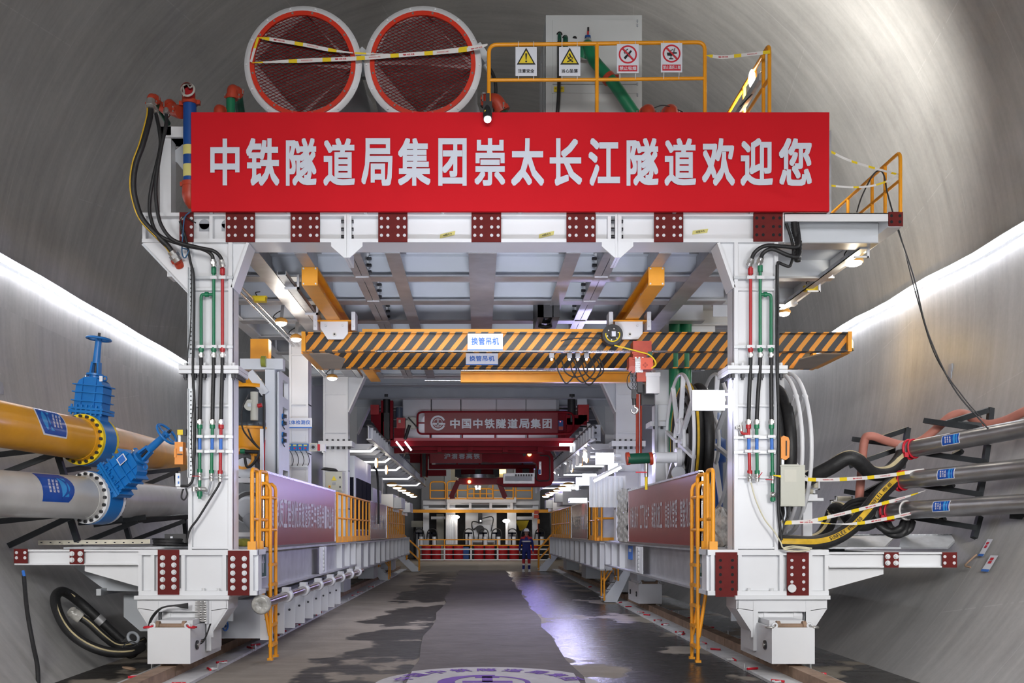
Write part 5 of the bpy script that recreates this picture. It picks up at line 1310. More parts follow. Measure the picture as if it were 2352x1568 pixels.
def gate_valve(label, c, d, up, sc=1.0):
    """wedge gate valve: c centre on the pipe, d pipe direction, up stem direction"""
    d = V(d).normalized(); u = V(up); u = (u - d * u.dot(d)).normalized(); s = d.cross(u)
    t = thing('gate_valve', label, 'valve', c)
    H = lambda a, b_, e: c + s * a * sc + u * b_ * sc + d * e * sc
    b = MB(); b.cyl(c - d * .10, c + d * .14, .335, VALVEB, 36)
    b.prism([H(-.30, -.05, -.09), H(.30, -.05, -.09), H(.24, .44, -.09), H(-.24, .44, -.09)], d * .22 * sc, VALVEB); b.build('body', t)
    b = MB(); b.prism([H(-.31, .43, -.15), H(.31, .43, -.15), H(.31, .475, -.15), H(-.31, .475, -.15)], d * .34 * sc, VALVEB); b.prism([H(-.31, .485, -.15), H(.31, .485, -.15), H(.31, .52, -.15), H(-.31, .52, -.15)], d * .34 * sc, VALVEB); fl = b.build('bonnet_flange', t)
    for k in range(7):
        bb = MB(); p = H(-.27 + .09 * k, .52, -.125); bb.cyl(p + u * .035, p - u * .10, .016, VALVEB, 6, smooth=False); bb.build('flange_bolt', fl)
    b = MB(); top = [H(-.25, .52, -.10), H(.25, .52, -.10), H(.25, .86, -.10), H(.20, .96, -.10), H(.10, 1.02, -.10), H(-.10, 1.02, -.10), H(-.20, .96, -.10), H(-.25, .86, -.10)]
    b.prism(top, d * .24 * sc, VALVEB)
    for v_ in (.62, .76, .88): b.prism([H(-.29, v_, -.135), H(.29, v_, -.135), H(.29, v_ + .018, -.135), H(-.29, v_ + .018, -.135)], d * .31 * sc, VALVEB)
    for a_ in (-.12, .12): b.prism([H(a_ - .008, .52, -.13), H(a_ + .008, .52, -.13), H(a_ + .008, 1.0, -.12), H(a_ - .008, 1.0, -.12)], d * .03, VALVEB)
    b.build('bonnet', t)
    b = MB(); b.cyl(H(0, 1.0, .02), H(0, 1.06, .02), .075, VALVEB, 18); b.cyl(H(0, 1.06, .02), H(0, 1.09, .02), .11, VALVEB, 18)
    for k in (-1, 1): b.bar(H(k * .07, 1.07, .02), H(k * .05, 1.28, .02), .035 * sc, .09 * sc, VALVEB, d)
    b.cyl(H(0, 1.26, .02), H(0, 1.62, .02), .062 * sc, VALVEB, 18, r2=.05 * sc); b.build('yoke', t)
    b = MB(); b.cyl(H(0, 1.04, .02), H(0, 1.76, .02), .022 * sc, CHROME if sc == 1 else BLACK, 12); b.build('stem', t)
    b = MB(); c2 = H(0, 1.66, .02); b.torus(c2, u, .185 * sc, .016, VALVEB, 36, 8); b.cyl(c2 - u * .03, c2 + u * .03, .045, VALVEB, 14)
    for k in range(4):
        a = PI / 2 * k + .4; b.tube([c2, c2 + (s * math.cos(a) + d * math.sin(a)) * .1 * sc - u * .012, c2 + (s * math.cos(a) + d * math.sin(a)) * .185 * sc], .011, VALVEB, 6)
    b.build('handwheel', t)
    b = MB(); b.cyl(H(-.14, 1.0, -.02), H(-.14, 1.05, -.02), .018, CHROME, 8); b.build('bolt_head', t)
    for k in (-1, 1): b = MB(); b.torus(H(k * .16, 1.03, .05), d, .03, .01, VALVEB, 14, 6); b.build('lifting_eye', t)
    return t, H, u, s
t, H, u_, s_ = gate_valve('blue gate valve standing nearly upright on the ochre pipe', ym + gd * .08, gd, (.10, 0, 1), .80)
b = MB(); b.cbox(H(.22, 1.0, -.14), (.04, .01, .07), SIGNW); b.build('hang_tag', t)
t, H, u_, s_ = gate_valve('blue gate valve tilted towards the column on the silver grey pipe', wm + hd * .08, hd, (1.2, -.42, .92), .80)
b = MB(); c = H(-.10, .86, -.142); b.prism([c + s_ * a + u_ * e for a, e in ((-.05, -.065), (.05, -.065), (.05, .065), (-.05, .065))], hd * -.003, SIGNW); b.prism([c + s_ * a + u_ * e - hd * .004 for a, e in ((-.04, -.05), (.04, -.05), (.04, .05), (-.04, .05))], hd * -.002, SIGNB); b.build('rating_plate', t)
# charcoal wall brackets
def bracket(label, pts, w=.07):
    t = thing('pipe_bracket', label, 'pipe bracket', V(pts[0][0]))
    for k, (a, c) in enumerate(pts):
        b = MB(); b.bar(a, c, w, w, BRACKET, (0, 1, .1)); b.build(('arm', 'diagonal_brace', 'wall_post', 'rear_arm')[min(k, 3)], t)
    return t
def lw(z, y, d=.03): return V((wallpt(z, -1, d), y, z))
def rw(z, y, d=.03): return V((wallpt(z, 1, d), y, z))
bracket('charcoal bracket under the near end of the ochre pipe', [(P(-12, 1045, 12.25), P(161, 1025, 12.45)), (P(12, 1085, 12.5), P(131, 1040, 12.6)), (P(130, 1035, 12.9), P(152, 1105, 13.1)), (P(150, 1080, 13.3), P(205, 1072, 13.6))])
bracket('charcoal bracket under the near end of the silver grey pipe', [(P(-12, 1198, 12.15), P(185, 1177, 12.3)), (P(-12, 1268, 12.5), P(163, 1186, 12.6)), (P(160, 1186, 12.9), P(178, 1242, 13.0)), (P(180, 1200, 12.9), P(280, 1191, 13.2))])
bracket('charcoal bracket under the middle of the silver grey pipe', [(P(215, 1205, 14.2), P(335, 1187, 14.4)), (P(186, 1248, 14.2), P(316, 1196, 14.4)), (P(286, 1196, 14.8), P(300, 1246, 14.9)), (P(316, 1194, 14.6), P(430, 1186, 15.6))])
bracket('charcoal bracket under the far part of the silver grey pipe', [(P(330, 1196, 16.2), P(428, 1186, 16.8)), (P(302, 1242, 16.2), P(424, 1196, 16.6)), (P(424, 1192, 16.8), P(428, 1236, 17))])
bracket('charcoal bracket under the far part of the ochre pipe', [(P(300, 1089, 17.2), P(412, 1077, 18.0)), (P(324, 1117, 17.2), P(404, 1084, 17.6)), (P(404, 1084, 17.8), P(408, 1117, 18)), (P(302, 1062, 17.6), P(318, 1058, 17.6))])
bracket('short charcoal post at the frame edge below the silver grey pipe', [(P(-8, 1262, 12.3), P(3, 1285, 12.4)), (P(0, 1262, 12.3), P(0, 1288, 12.3))])
# galvanised plank edge on the wing
t = thing('plank_edging', 'beige toothed plank edging lying on the pipe-side wing', 'edging', P(210, 1254, 12.6))
b = MB(); b.bar(P(88, 1246, 12.9), P(345, 1243, 13.3), .04, .06, ROLLER); b.build('plank', t)
for k in range(12):
    b = MB(); b.cyl(P(95 + k * 21, 1247, 12.86), P(95 + k * 21, 1244, 12.86), .012, BOLTK, 6); b.build('fixing', t)
# fat hose thrown on the invert
t = thing('suction_hose', 'fat black hose with yellow line looped on the tunnel invert beside the bogie', 'hose', P(240, 1500, 12.6))
def gl(px, py, Y): return P(px, py, Y)
pts = spline([P(225, 1420, 12.9), P(180, 1380, 12.8), P(145, 1358, 12.6), P(127, 1372, 12.35), P(135, 1410, 12.1), P(160, 1450, 11.95), P(200, 1480, 11.9), P(250, 1497, 11.95), P(300, 1497, 12.1), P(325, 1485, 12.4)], 8)
b = MB(); b.tube(pts, .062, RUBBER, 16); b.build('rubber', t)
b = MB(); b.tube([p + V((.03, -.052, .02)) for p in pts[10:]], .012, HOSEC, 6); b.build('stripe', t)
b = MB(); p, d = pts[0], (pts[0] - pts[4]).normalized(); b.cyl(p - d * .02, p + d * .08, .07, STEELW, 18); b.cyl(p + d * .08, p + d * .42, .06, RUBBER, 18); b.build('end_cuff', t)
t = thing('suction_hose', 'second fat black hose with pale plastic end lying inside the looped one', 'hose', P(260, 1470, 12.5))
pts = spline([P(178, 1412, 12.35), P(205, 1430, 12.35), P(240, 1462, 12.4), P(270, 1482, 12.5), P(305, 1480, 12.6), P(330, 1470, 12.8)], 8)
b = MB(); b.tube(pts, .05, RUBBER, 14); b.build('rubber', t)
b = MB(); b.tube([p + V((.02, -.044, .02)) for p in pts], .010, HOSEC, 6); b.build('stripe', t)
b = MB(); b.tube(spline([P(160, 1402, 12.3), P(172, 1410, 12.3), P(186, 1420, 12.32)], 4), [.055, .07, .075, .068, .072, .075, .07, .072, .066], PLASTIC, 12); b.build('plastic_cover', t)
b = MB(); b.torus(P(306, 1464, 12.4), (.6, -.5, .4), .07, .02, GREYP, 18, 8); b.torus(P(300, 1492, 12.2), (.2, -1, .2), .10, .008, RUBBER, 20, 6); b.build('tie', t)
# black cable standing against the wall
t = thing('standing_cable', 'black cable with blue tip hanging down the near tunnel wall', 'cable', P(88, 1568, 10.9))
b = MB(); pts = spline([P(55, 1322, 11.6), P(62, 1400, 11.3), P(76, 1480, 11.1), P(86, 1530, 10.95), P(88, 1590, 10.8)], 6); b.tube(pts, .024, RUBBER, 10); b.build('sheath', t)
b = MB(); b.cyl(P(56, 1324, 11.58), P(53, 1311, 11.62), .018, SIGNB, 8); b.build('blue_tip', t)
# chain scraps and hand wheel by the bogie
b = MB(); b.torus((RLX - .62, 11.9, .06), (.2, .1, 1), .07, .013, RAILBR, 18, 6); tag(b.build('iron_ring'), 'rusty iron ring on the floor beside the pipe-side rail', 'ring')
t = thing('hand_valve', 'small blue hand wheel valve behind the pipe-side bogie', 'valve', P(512, 1440, 12.9))
b = MB(); b.torus(P(518, 1437, 12.85), (1, -.3, 0), .06, .011, SIGNB, 20, 6); b.build('wheel', t)
b = MB(); b.cyl(P(506, 1437, 12.9), P(518, 1437, 12.85), .02, BLUEP, 8); b.cyl(P(500, 1420, 13), P(508, 1400, 13), .07, W2, 14); b.build('body', t)
# clamped steel pipe under the pipe-side girder
t = thing('process_pipe', 'brown polished steel pipe with white clamps under the pipe-side girder', 'pipe', (-2.72, 16, .80))
xp = -2.66; zp = ZL - .12
b = MB(); b.cyl((xp, 12.2, zp), (xp, 22.6, zp), .055, mat('polished_brown_steel', (.28, .22, .22), .22, .8, .1, 4), 24); b.build('pipe', t)
for k in range(7):
    y = 13.7 + k * 1.35
    b = MB(); b.torus((xp, y, zp), (0, 1, 0), .07, .02, W, 24, 8); b.torus((xp, y + .12, zp), (0, 1, 0), .07, .02, GALV, 24, 8); b.cbox((xp, y + .06, zp + .09), (.10, .16, .06), W); b.build('clamp', t)
b = MB(); o = V((xp, 12.2, zp)); b.lathe(o, (0, -1, 0), [(.058, -.05), (.115, -.02), (.125, .04), (.10, .09), (.06, .075), (0, .07)], PLASTIC, 16); b.build('plastic_cap', t)
# ------------------------------------------------------------------ steel pipes, rubber hoses and racks on the hose reel side
def steel_pipe(label, near, coup, r, lab_px, extra=''):
    t = thing('steel_pipe', label, 'pipe', coup - V((0, 0, r)))
    d = (near - coup).normalized()
    b = MB(); b.tube(fillet([coup + d * .03, near, near + V((-.02, -5.0, 0))], .5, 6), r, STEELP, 36); b.build('pipe', t)
    b = MB(); a, e, _ = frame(d)
    b.cyl(coup - d * .13, coup + d * .02, r * .97, GALV, 28); b.cyl(coup - d * .10, coup - d * .05, r * 1.05, GALV, 28); b.build('hose_tail', t)
    b = MB(); b.torus(coup, d, r * 1.10, .017, SIGNR, 32, 8); b.torus(coup + d * .07, d, r * 1.08, .012, SIGNR, 32, 8)
    for k in (-.6, 2.3): p = coup + d * .03 + (a * math.cos(k) + e * math.sin(k)) * r * 1.25; b.cbox(p, (.05, .05, .06), SIGNR)
    b.build('red_clamp', t)
    # label
    side = V((-.45, -1, .1)); a = (side - d * side.dot(d)).normalized(); e = a.cross(d)
    spx = lambda px: (lambda k: (k * coup.y - coup.x) / (d.x - k * d.y))((px - VX) / FX)
    s0, s1 = spx(lab_px[0]), spx(lab_px[1]); st = thing('pipe_label', 'small blue arrow label on the ' + extra, 'label', coup + d * s0)
    def wrap(b, s0, s1, a0, a1, rr, m):
        n = 8; vs = [coup + d * s + (a * math.cos(a0 + (a1 - a0) * j / n) + e * math.sin(a0 + (a1 - a0) * j / n)) * rr for s in (s0, s1) for j in range(n + 1)]
        b.add(vs, [(j, j + 1, n + 2 + j, n + 1 + j) for j in range(n)], m, True)
    L = s1 - s0
    b = MB(); wrap(b, s0 - .01, s1 + .01, -.50, .72, r + .002, SIGNW); b.build('border', st)
    b = MB(); wrap(b, s0, s1, -.44, .66, r + .0035, STICKB); b.build('blue_field', st)
    b = MB(); wrap(b, s0 + L * .66, s0 + L * .78, -.4, .6, r + .005, STICKL); wrap(b, s0 + L * .84, s0 + L * .9, -.4, .6, r + .005, STICKL); b.build('arrow_bands', st)
    b = MB()
    for k in range(3): b.text(('进水管', '工业水', '回水')[k], coup + d * (s0 + L * (.22 + .14 * k)) + (a * math.cos(.1) + e * math.sin(.1)) * (r + .008), e, -d, .085, L * .09, SIGNW, .02)
    b.build('lettering', st)
    return t, d
RS = .113
c1, n1 = P(2089, 1032, 13.1), P(2372, 980, 11.65)
c2, n2 = P(2065, 1104, 13.0), P(2372, 1073, 11.4)
c3, n3 = P(2037, 1174, 13.0), P(2372, 1155, 11.15)
steel_pipe('upper dull steel pipe along the tunnel wall, red clamp at its end', n1, c1, RS, (2177, 2215), 'upper steel pipe')
steel_pipe('middle dull steel pipe along the tunnel wall, joined to the yellow-striped hose', n2, c2, RS, (2167, 2204), 'middle steel pipe')
steel_pipe('lower dull steel pipe along the tunnel wall, tape tied round it', n3, c3, RS, (2157, 2194), 'lower steel pipe')
def fat(label, pts, r, stripe=None, text=None, n=8):
    t = thing('rubber_hose', label, 'hose', V(pts[-1]))
    sp = spline(pts, n); b = MB(); b.tube(sp, r, RUBBER, 18); b.build('rubber', t)
    if stripe:
        m, side, up, wd = stripe
        b = MB(); vs = []
        for i, p in enumerate(sp):
            d = (sp[min(i + 1, len(sp) - 1)] - sp[max(i - 1, 0)]).normalized()
            o = V(side); o = (o - d * o.dot(d)).normalized(); k = o.cross(d)
            for a in (-wd, -wd / 2, 0, wd / 2, wd): vs.append(p + (o * math.cos(a) + k * math.sin(a)) * (r + .002))
        b.add(vs, [(5 * i + j, 5 * i + j + 1, 5 * i + 6 + j, 5 * i + 5 + j) for i in range(len(sp) - 1) for j in range(4)], m, True); b.build('stripe', t)
        if text:
            b = MB()
            for i0, word in text:
                L = 0; i = i0
                for ch in word:
                    p = sp[i0].copy()
                    rem = L
                    j = i0
                    while j < len(sp) - 2 and rem > (sp[j + 1] - sp[j]).length: rem -= (sp[j + 1] - sp[j]).length; j += 1
                    d = (sp[j + 1] - sp[j]).normalized(); p = sp[j] + d * rem
                    o = V(side); o = (o - d * o.dot(d)).normalized(); k = o.cross(d)
                    if k.z < 0: k = -k
                    if ch != ' ': b.text(ch, p + o * (r + .005), d, k, .028 if ch != 'I' else .012, .05, INK, .02)
                    L += .036
            b.build('lettering', t)
    return t
fat('fat black hose with cream line running from upper steel pipe to roller stand', [c1 + V((-.05, .05, -.02)), P(2062, 1062, 13.1), P(2035, 1086, 13.0), P(2000, 1085, 12.9), P(1970, 1058, 12.8), P(1945, 1052, 12.8), P(1905, 1075, 12.9), P(1860, 1098, 13.1), P(1835, 1118, 13.5), P(1815, 1160, 14.2)], .094, (HOSEC, (.5, -.35, 1), 0, .28))
fat('fat black hose with bold yellow stripe running from the middle steel pipe to the wing', [P(1790, 1246, 12.3), P(1830, 1247, 12.3), P(1870, 1247, 12.35), P(1910, 1238, 12.4), P(1950, 1215, 12.45), P(1985, 1180, 12.5), P(2015, 1142, 12.6), P(2040, 1116, 12.85), c2 + V((-.05, .05, -.01))], .094, (HOSEY, (-.1, -1, .25), 0, .36), ((22, 'SUNFLEX WMH 400'), (42, 'SUNFLEX WMH 400')))
fat('fat black hose from the lower steel pipe drooping behind the yellow-striped hose', [c3 + V((-.05, .1, 0)), P(2015, 1190, 13.2), P(1985, 1205, 13.3), P(1955, 1195, 13.4), P(1935, 1170, 13.6), P(1915, 1172, 13.8), P(1900, 1210, 13.8), P(1870, 1240, 13.6), P(1800, 1245, 13.3)], .090, (HOSEC, (0, -.5, 1), 0, .25))
for k, (dx, dy) in enumerate(((0, 0), (12, 9), (26, 4))):
    fat(['slack black hose sleeve drooping under the lower steel pipe, inner fold', 'slack black hose sleeve drooping under the lower steel pipe, middle fold', 'slack black hose sleeve drooping under the lower steel pipe, outer fold'][k], [P(2010 + dx, 1188, 13.1), P(2020 + dx, 1208 + dy, 13.0), P(2045 + dx, 1220 + dy, 12.95), P(2068 + dx * .8, 1212 + dy, 12.9), P(2075 + dx * .8, 1198, 12.95)], .045)
for k, (o, lab) in enumerate(((0, 'thin black cable in the tangle beside the roller frame, upper'), (8, 'thin black cable in the tangle beside the roller frame, middle'), (16, 'thin black cable in the tangle beside the roller frame, lower'))):
    b = MB(); b.tube(spline([P(1935, 1168 + o, 13.2), P(1955, 1152 + o, 13.1), P(1985, 1146 + o, 13.0), P(2008, 1150 + o, 12.9), P(1998, 1175 + o, 12.9), P(1960, 1200 + o, 12.9), P(1945, 1215 + o, 12.9)], 6), .03, RUBBER, 8); tag(b.build('tangled_cable'), lab, 'cable')
t = thing('red_hose', 'dusty red hose draped over the upper wall brackets of the reel side', 'hose', P(1972, 1160, 13.3))
b = MB(); b.tube(spline([P(1972, 1160, 13.3), P(1978, 1090, 13.3), P(1985, 1015, 13.25), P(2000, 1001, 13.2), P(2035, 1012, 13.2), P(2075, 1021, 13.2), P(2115, 1012, 13.1), P(2150, 985, 13.0), P(2185, 955, 12.9), P(2215, 950, 12.8), P(2240, 965, 12.6), P(2270, 974, 12.4), P(2310, 965, 12.2), P(2360, 942, 11.9), P(2400, 935, 11.7)], 8), [.056] * 113, REDHOSE, 14); b.build('rubber', t)
def rbracket(label, pts): bracket(label, pts, .065)
rbracket('charcoal wall bracket at the top right under the red hose', [(P(2124, 966, 12.9), P(2245, 983, 12.3)), (P(2172, 972, 12.7), P(2272, 941, 12.4)), (P(2276, 937, 12.45), P(2270, 1000, 12.4)), (P(2200, 973, 12.6), P(2276, 978, 12.4))])
rbracket('charcoal wall bracket beneath the bend of the red hose', [(P(1958, 1008, 13.7), P(2086, 1025, 13.3)), (P(2005, 1012, 13.5), P(2085, 985, 13.6)), (P(2085, 983, 13.55), P(2072, 1075, 13.5))])
rbracket('charcoal wall bracket beneath the upper steel pipe', [(P(2117, 1040, 13.1), P(2262, 1060, 12.3)), (P(2190, 1045, 12.9), P(2210, 1035, 12.8)), (P(2268, 1022, 12.45), P(2262, 1062, 12.4)), (P(1950, 1070, 13.7), P(2065, 1030, 13.5))])
rbracket('charcoal wall bracket beneath the middle steel pipe', [(P(2106, 1113, 13.05), P(2252, 1135, 12.2)), (P(2170, 1120, 12.8), P(2190, 1113, 12.7)), (P(2256, 1104, 12.35), P(2248, 1145, 12.3)), (P(1940, 1128, 13.8), P(2060, 1148, 13.4))])
rbracket('charcoal wall bracket beneath the lower steel pipe', [(P(2096, 1188, 13.0), P(2240, 1211, 12.1)), (P(2150, 1196, 12.7), P(2170, 1190, 12.6)), (P(2250, 1186, 12.3), P(2237, 1235, 12.2)), (P(1982, 1134, 13.7), P(2052, 1096, 13.5))])
rbracket('charcoal wall bracket end at the lower edge of the lowest pipe near the frame edge', [(P(2321, 1184, 11.6), P(2380, 1188, 11.4)), (P(2325, 1090, 11.65), P(2380, 1085, 11.5))])
# tapes
tape('barrier tape strung from the reel-side column to the middle steel pipe', [P(1776, 1091, 11.9), P(1810, 1096, 11.95), P(1870, 1101, 12.1), P(1940, 1100, 12.3), P(2020, 1094, 12.6), P(2090, 1084, 12.75), P(2130, 1078, 12.65)], .045, per=.5, twist=((0, .08),))
tape('barrier tape strung from the column foot up behind the lower steel pipe', [P(1796, 1200, 12.0), P(1860, 1196, 12.1), P(1920, 1183, 12.2), P(2000, 1163, 12.4), P(2070, 1144, 12.6), P(2126, 1126, 12.75)], .042, per=.5, twist=((1, .3),))
tape('barrier tape strung from the column foot to the knot on the lower steel pipe', [P(1796, 1201, 12.0), P(1860, 1199, 12.05), P(1920, 1203, 12.1), P(1975, 1201, 12.2), P(2040, 1190, 12.4), P(2095, 1178, 12.55)], .042, per=.5, twist=((.35, .25),))
b = MB(); d = (n3 - c3).normalized(); p = P(2096, 1172, 12.72); b.torus(c3 + d * (p.y - c3.y) / d.y, d, RS + .006, .012, TAPEW, 28, 6); tag(b.build('tape_knot'), 'knot of white tape wrapped round the lower steel pipe', 'barrier tape')
# roller stands
t = thing('roller_stand', 'white pedestal with ivory rollers guiding the fat hose beside the beige cabinet', 'roller stand', P(1855, 1245, 13.2))
Yq = 13.2
b = MB(); b.box(P(1845, 1246, Yq), P(1860, 1150, Yq + .1), W); b.box(P(1838, 1150, Yq - .1), P(1874, 1145, Yq + .2), W); b.box(P(1840, 1145, Yq - .05), P(1866, 1136, Yq + .15), W); b.build('pedestal', t)
b = MB(); b.box(P(1836, 1135, Yq), P(1869, 1133, Yq + .06), W); b.box(P(1867, 1135, Yq), P(1869, 1123, Yq + .06), W); b.box(P(1867, 1124, Yq), P(1880, 1122, Yq + .06), W); b.box(P(1878, 1124, Yq), P(1880, 1085, Yq + .06), W); b.build('roller_frame', t)
for a, c in ((P(1838, 1128, Yq), P(1866, 1128, Yq)), (P(1838, 1086, Yq), P(1866, 1086, Yq)), (P(1873, 1120, Yq), P(1873, 1092, Yq))):
    b = MB(); b.cyl(a, c, .036, ROLLER, 16); b.build('roller', t)
t = thing('roller_stand', 'white four-roller frame standing behind the yellow-striped hose', 'roller stand', P(1938, 1250, 14.0))
Yq = 14.0
b = MB(); b.box(P(1930, 1250, Yq + .1), P(1946, 1195, Yq + .2), W); b.prism([P(1912, 1205, Yq), P(1958, 1205, Yq), P(1946, 1216, Yq), P(1930, 1216, Yq)], (0, .15, 0), W); b.box(P(1924, 1255, Yq), P(1958, 1250, Yq + .3), W); b.build('pedestal', t)
b = MB()
for a, c in (((1909, 1180), (1911, 1148)), ((1909, 1150), (1921, 1148)), ((1920, 1148), (1922, 1140)), ((1920, 1141), (1956, 1139)), ((1954, 1148), (1956, 1140)), ((1954, 1150), (1968, 1148)), ((1966, 1180), (1968, 1148)), ((1920, 1195), (1956, 1193)), ((1920, 1195), (1922, 1184))): b.box(P(a[0], a[1], Yq), P(c[0], c[1], Yq + .06), W)
b.build('roller_frame', t)
for a, c in (((1923, 1145), (1954, 1145)), ((1916, 1152), (1916, 1179)), ((1961, 1152), (1961, 1179)), ((1923, 1188), (1954, 1188))):
    b = MB(); b.cyl(P(*a, Yq), P(*c, Yq), .034, ROLLER, 14); b.build('roller', t)
# perforated kick plates on the wing
for x0, x1, y, lab in ((1946, 2062, 13.3, 'perforated aluminium plate leaning at the back of the reel-side wing, next to the hose'), (2067, 2208, 12.9, 'perforated aluminium plate leaning at the back of the reel-side wing, at its outer end')):
    t = thing('kick_plate', lab, 'metal plate', P((x0 + x1) / 2, 1262, y - .3))
    b = MB(); b.prism([P(x0, 1260, y - .3), P(x1 - 30, 1260, y - .3), P(x1, 1230, y + .1), P(x0 + 6, 1230, y + .1)], (0, .02, .02), GALV); b.box(P(x0 + 6, 1230, y + .09), P(x1, 1226, y + .12), GALV); b.build('sheet', t)
    b = MB()
    for k in range(9): q_ = P(x0 + 16 + k * (x1 - x0 - 24) / 8.5, 1228, y + .088); b.cyl(q_, q_ + V((0, -.004, 0)), .012, BOLTW, 8)
    b.build('rivet', t)
# notices and bits on the lining
for (x0, y0, x1, y1, lab) in ((2236, 1277, 2256, 1238, 'small paper notice with blue foot on the tunnel wall above the hook'), (2308, 1312, 2336, 1275, 'paper notice with blue foot on the tunnel wall near the frame edge')):
    Yq = 11.9 if x0 < 2300 else 11.6
    za, zb = Z(y0, Yq), Z(y1, Yq); zc = (za + zb) / 2
    t = thing('wall_notice', lab, 'notice', (wallpt(zc, 1, .05), Yq, za))
    yw = (x1 - x0) * Yq / FX * 1.2
    b = MB(); b.add([(wallpt(z, 1, .03), Yq + s * yw, z) for z, s in ((za, .5), (za, -.5), (zb, -.5), (zb, .5))], [(0, 1, 2, 3)], SIGNW); b.build('sheet', t)
    b = MB(); zz_ = za + (zb - za) * .14; b.add([(wallpt(z, 1, .034), Yq + s * yw, z) for z, s in ((za, .5), (za, -.5), (zz_, -.5), (zz_, .5))], [(0, 1, 2, 3)], SIGNB); b.build('blue_foot', t)
    b = MB()
    for f in (.5, .7):
        zz_ = za + (zb - za) * f; b.add([(wallpt(z, 1, .036), Yq + s * yw, z) for z, s in ((zz_, .22), (zz_, -.22), (zz_ + .03, -.22), (zz_ + .03, .22))], [(0, 1, 2, 3)], SIGNR)
    b.build('red_print', t)
b = MB(); b.tube(spline([V((wallpt(1.35, 1, .0), 12.0, 1.42)), V((wallpt(1.35, 1, .06), 12.0, 1.36)), V((wallpt(1.3, 1, .10), 11.98, 1.29)), V((wallpt(1.3, 1, .08), 11.9, 1.27))], 5), .012, RAILBR, 8); tag(b.build('wall_hook'), 'rusty bent hook in the tunnel wall under the small paper notice', 'hook')
for (px, py, s, lab) in ((110, 887, -1, 'dark recess plug in the tunnel wall beside the upright blue valve, farther from it'), (140, 895, -1, 'dark recess plug in the tunnel wall beside the upright blue valve, nearer to it'), (2103, 845, 1, 'dark recess plug in the tunnel wall, closer to the hanging wires'), (2068, 860, 1, 'dark recess plug in the tunnel wall, nearer to the striped beam')):
    Yq = 13.9 if s < 0 else 14.6; z = Z(py, Yq)
    b = MB(); b.box((wallpt(z, s, .0), Yq - .05, z - .06), (wallpt(z, s, .02), Yq + .05, z + .06), GREYP); tag(b.build('recess_plug'), lab, 'wall plug')
# hose reel rims
def reel(label, x0, x1, Yc, zc, R, hub, coil, spokes=8, third=None):
    t = thing('hose_reel', label, 'hose reel', ((x0 + x1) / 2, Yc, zc - R))
    for x in (x0, x1) + ((third,) if third else ()):
        b = MB(); b.tube([V((x, Yc + R * math.cos(2 * PI * i / 56), zc + R * math.sin(2 * PI * i / 56))) for i in range(56)], .028, W, 8, True); rm = b.build('rim', t)
        b = MB(); b.torus((x, Yc, zc), (1, 0, 0), R * .36, .03, W, 30, 8); b.build('inner_ring', t)
        for k in range(spokes):
            a = 2 * PI * (k + .35) / spokes; b = MB(); b.bar((x, Yc + hub * math.cos(a), zc + hub * math.sin(a)), (x, Yc + R * math.cos(a), zc + R * math.sin(a)), .05, .07, W, (1, 0, 0)); b.build('spoke', t)
    b = MB(); b.cyl((x0, Yc, zc), (x1, Yc, zc), hub, W, 24); b.build('hub', t)
    b = MB(); n = coil[2]
    for k in range(n):
        x = x0 + .03 + coil[0] + coil[0] * 1.9 * k
        for rr in coil[1]: b.torus((x, Yc, zc), (1, 0, 0), rr, coil[0], RUBBER, 48, 10)
    hc = b.build('coiled_hose', t)
    b = MB()
    for rr in coil[1][-1:]: b.torus((x0 + .03 + coil[0] - coil[0] * .75, Yc, zc), (1, 0, 0), rr + coil[0] * .5, coil[0] * .28, HOSEY, 48, 6); b.torus((x0 + .03 + coil[0] - coil[0] * .2, Yc, zc), (1, 0, 0), rr + coil[0] * .92, coil[0] * .26, HOSEY, 48, 6)
    b.build('stripe', hc)
    return t
t = reel('big white spoked hose reel behind the reel-side red board', 3.24, 3.78, 16.0, 3.12, 1.10, .16, (.085, (.55, .72, .88), 2))
b = MB(); b.tube(fillet([(3.22, 15.6, 2.86), (2.95, 15.6, 2.86), (2.78, 15.6, 2.86)], .1, 5), .085, W, 20); b.cyl((3.1, 15.6, 2.86), (3.18, 15.6, 2.86), .14, W, 20); b.cyl((3.2, 15.75, 2.60), (3.14, 15.6, 2.62), .11, W2, 18); b.build('swivel_joint', t)
t = thing('valve_tube', 'dark green tube with red ends in front of the hose reel swivel', 'pipe', (2.6, 15.6, 2.8))
b = MB(); b.cyl((2.32, 15.5, 2.83), (2.70, 15.55, 2.85), .085, DKGREEN, 20); b.build('tube', t)
for x in (2.33, 2.69):
    b = MB(); b.cyl((x - .02, 15.52, 2.835), (x + .03, 15.52, 2.84), .10, COUPL, 20); b.build('collar', t)
b = MB(); b.cyl((2.62, 15.5, 2.76), (2.62, 15.5, 2.55), .03, CHROME, 12); b.bar((2.45, 15.46, 2.62), (2.62, 15.46, 2.62), .03, .02, SIGNR); b.cyl((2.62, 15.5, 2.55), (2.62, 15.5, 2.35), .022, YELLOWT, 10); b.build('drain_valve', t)
reel('white spoked hose reel outside the reel-side column against the tunnel wall', 3.84, 4.20, 14.0, 2.78, 1.13, .14, (.085, (.62, .80, .92), 2), 6, 4.32)
